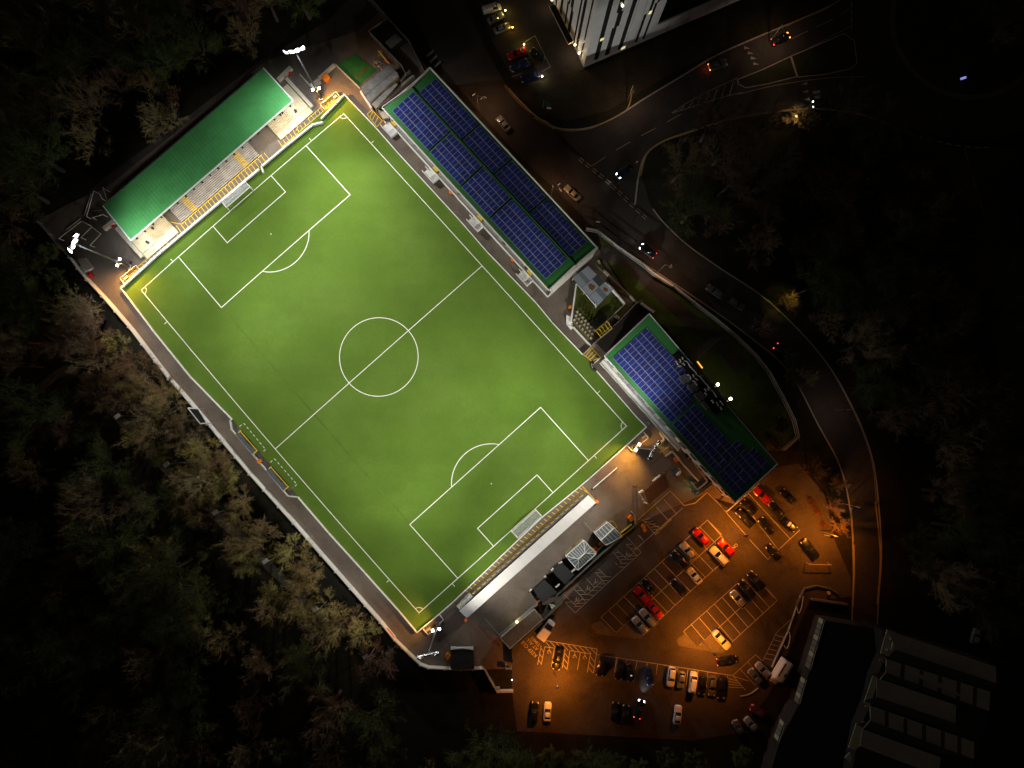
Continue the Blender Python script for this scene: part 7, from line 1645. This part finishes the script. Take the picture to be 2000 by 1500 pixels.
wood([(-40, 850), (60, 790), (200, 810), (300, 930), (400, 1040), (540, 1170), (690, 1260), (620, 1330), (400, 1280), (-40, 1240)], 52, 37, (0, 1, 2, 3, 3, 4, 5), 'dim', 'dim trees beyond the path lamps', (.85, 1.25))
wood([(-20, 1250), (400, 1290), (620, 1335), (720, 1345), (800, 1420), (990, 1430), (1000, 1520), (-20, 1520)], 30, 58, (1, 3, 6, 0, 5), 'dark', 'dark trees along the bottom left', (1.0, 1.4))
wood([(1010, 1462), (1440, 1466), (1470, 1450), (1520, 1480), (1540, 1510), (1000, 1510)], 11, 40, (3, 5, 5, 3), 'dark', 'trees below the car park', (.6, .9))
wood([(-20, -20), (700, -20), (640, 20), (500, 95), (330, 225), (190, 335), (120, 400), (-20, 560)], 48, 52, (1, 3, 6, 1, 3, 0), 'dark', 'dark trees behind the green terrace', (1.0, 1.4))
wood([(10, 430), (70, 440), (130, 520), (165, 590), (60, 590), (-20, 560)], 7, 30, (3, 5, 3), 'dim', 'trees by the left floodlight', (.7, 1))
wood([(1290, 290), (1440, 250), (1600, 240), (1740, 275), (1820, 350), (1870, 480), (1890, 640), (1890, 790), (1740, 840), (1700, 800), (1620, 670), (1510, 560), (1410, 495), (1320, 425), (1285, 360)], 48, 50, (1, 3, 6, 3, 0), 'dark', 'dark trees inside the street curve', (.95, 1.3))
wood([(1760, 870), (1900, 820), (2020, 850), (2020, 1180), (1765, 1180), (1750, 1000)], 20, 58, (1, 3, 6, 3), 'dark', 'dark trees right of the street', (.9, 1.3))
wood([(1500, 905), (1575, 900), (1625, 930), (1640, 1040), (1615, 1040), (1590, 960)], 4, 32, (4, 6), 'orange tinted', 'trees on the car park bank', (.5, .75))
wood([(1445, 690), (1480, 720), (1530, 830), (1500, 850), (1460, 780)], 3, 34, (5, 4), 'dark', 'trees inside the curved fence', (.4, .6))
wood([(1460, 630), (1540, 700), (1570, 760), (1530, 740)], 4, 24, (5, 6), 'dark', 'trees outside the curved fence', (.45, .7))
wood([(1860, -20), (1960, -20), (2000, 60), (1960, 130), (1850, 120)], 6, 40, (3, 5, 1), 'dark', 'trees on the roundabout', (.5, .8))
wood([(1990, 320), (2010, 320), (2010, 560), (1995, 560)], 2, 45, (3, 1), 'dark', 'trees at the right edge')
wood([(830, 150), (850, 160), (1130, 440), (1110, 440)], 6, 38, (5, 5), 'low dark', 'shrub trees beside the solar stand', (.22, .32))
wood([(1035, 185), (1080, 175), (1100, 225), (1060, 225)], 3, 24, (5,), 'low dark', 'shrubs on the tower lawn', (.22, .3))
MARKS = [('scoreboard', 385, 812), ('grey box trailer', 165, 520), ('left floodlight head', 143, 475), ('bottom floodlight head', 836, 1279), ('stub wall', 965, 1340), ('green terrace back corner', 200, 400), ('green terrace upper corner', 514, 132),
         ('top floodlight head', 575, 98), ('yard fence', 740, 40), ('topmost path lamp', 138, 718), ('path lamp near the lit olive trees', 229, 813), ('path lamp with a visible stub arm', 325, 907), ('middle path lamp', 420, 1001), ('path lamp at the worn bend', 518, 1096), ('path lamp beside the yellow tree', 616, 1190), ('lowest path lamp', 714, 1283),
         ('top left picture corner', 0, 0), ('goal frames of the left yard', 180, 400), ('top picture edge', 400, 0), ('upper left edge', 0, 300), ('lower left edge', 0, 1130), ('bottom edge quarter point', 400, 1500), ('wood centre right of the street', 1750, 550), ('bottom edge below the black shed', 800, 1500), ('dugouts', 510, 900), ('wide dark green tree', 95, 1050), ('worn path below the dugouts', 575, 1150), ('tan bushy tree by the wall', 222, 655), ('olive tree beside the scoreboard', 360, 790), ('lower edge of the left wood', 200, 1180), ('footbridge lines', 60, 770), ('bottom left picture corner', 0, 1500), ('left edge midpoint', 0, 750), ('black shed', 903, 1290), ('cream saloon beside a black estate', 1069, 1390), ('cream car alone by the trees', 1324, 1396), ('dark red car', 1480, 1390), ('junction car with headlights', 1215, 335), ('crossing teeth', 1580, 200), ('traffic island', 1600, 110), ('lit yellow tree', 1548, 585), ('grey off roader by the fence', 1396, 568),
         ('street bend', 1665, 800), ('height barrier', 1603, 1103), ('saw tooth roofs', 1790, 1250), ('exit road lines', 1900, 380), ('lit sign on the roundabout', 1883, 154), ('right edge midpoint', 2000, 750), ('curved fence end', 1562, 853), ('clubhouse roof plant', 1360, 750), ('solar stand top corner', 840, 132), ('beige parked car', 1117, 377), ('tower corner', 1140, 132)]
ORD = 'closest,second closest,third closest,fourth closest,fifth closest,sixth closest,seventh closest,eighth closest,ninth closest,tenth closest,eleventh closest,twelfth closest,thirteenth closest,fourteenth closest,fifteenth closest,sixteenth closest,seventeenth closest,eighteenth closest,nineteenth closest,twentieth closest'.split(',') + ['number %d outward' % i for i in range(21, 400)]
D2 = lambda t, m: (t[1] - m[1]) ** 2 + (t[2] - m[2]) ** 2
rank = {m[0]: {id(t): k for k, t in enumerate(sorted(TREES, key=lambda t: D2(t, m)))} for m in MARKS}
for t in TREES:
    if t[0]['label']: continue
    m = min(MARKS, key=lambda m: (min(1, D2(t, m) // 90000) * 30 + rank[m[0]][id(t)], D2(t, m))); k = rank[m[0]][id(t)]
    kind = ('olive', 'brown', 'bushy olive', 'wide green', 'small brown', 'bushy green', 'sparse brown')[t[4]]
    t[0]['label'] = '%s %s tree, %s tree to the %s' % (t[3], kind, ORD[k], m[0])
print('trees', len(placed), 'objects', len(SC.objects))
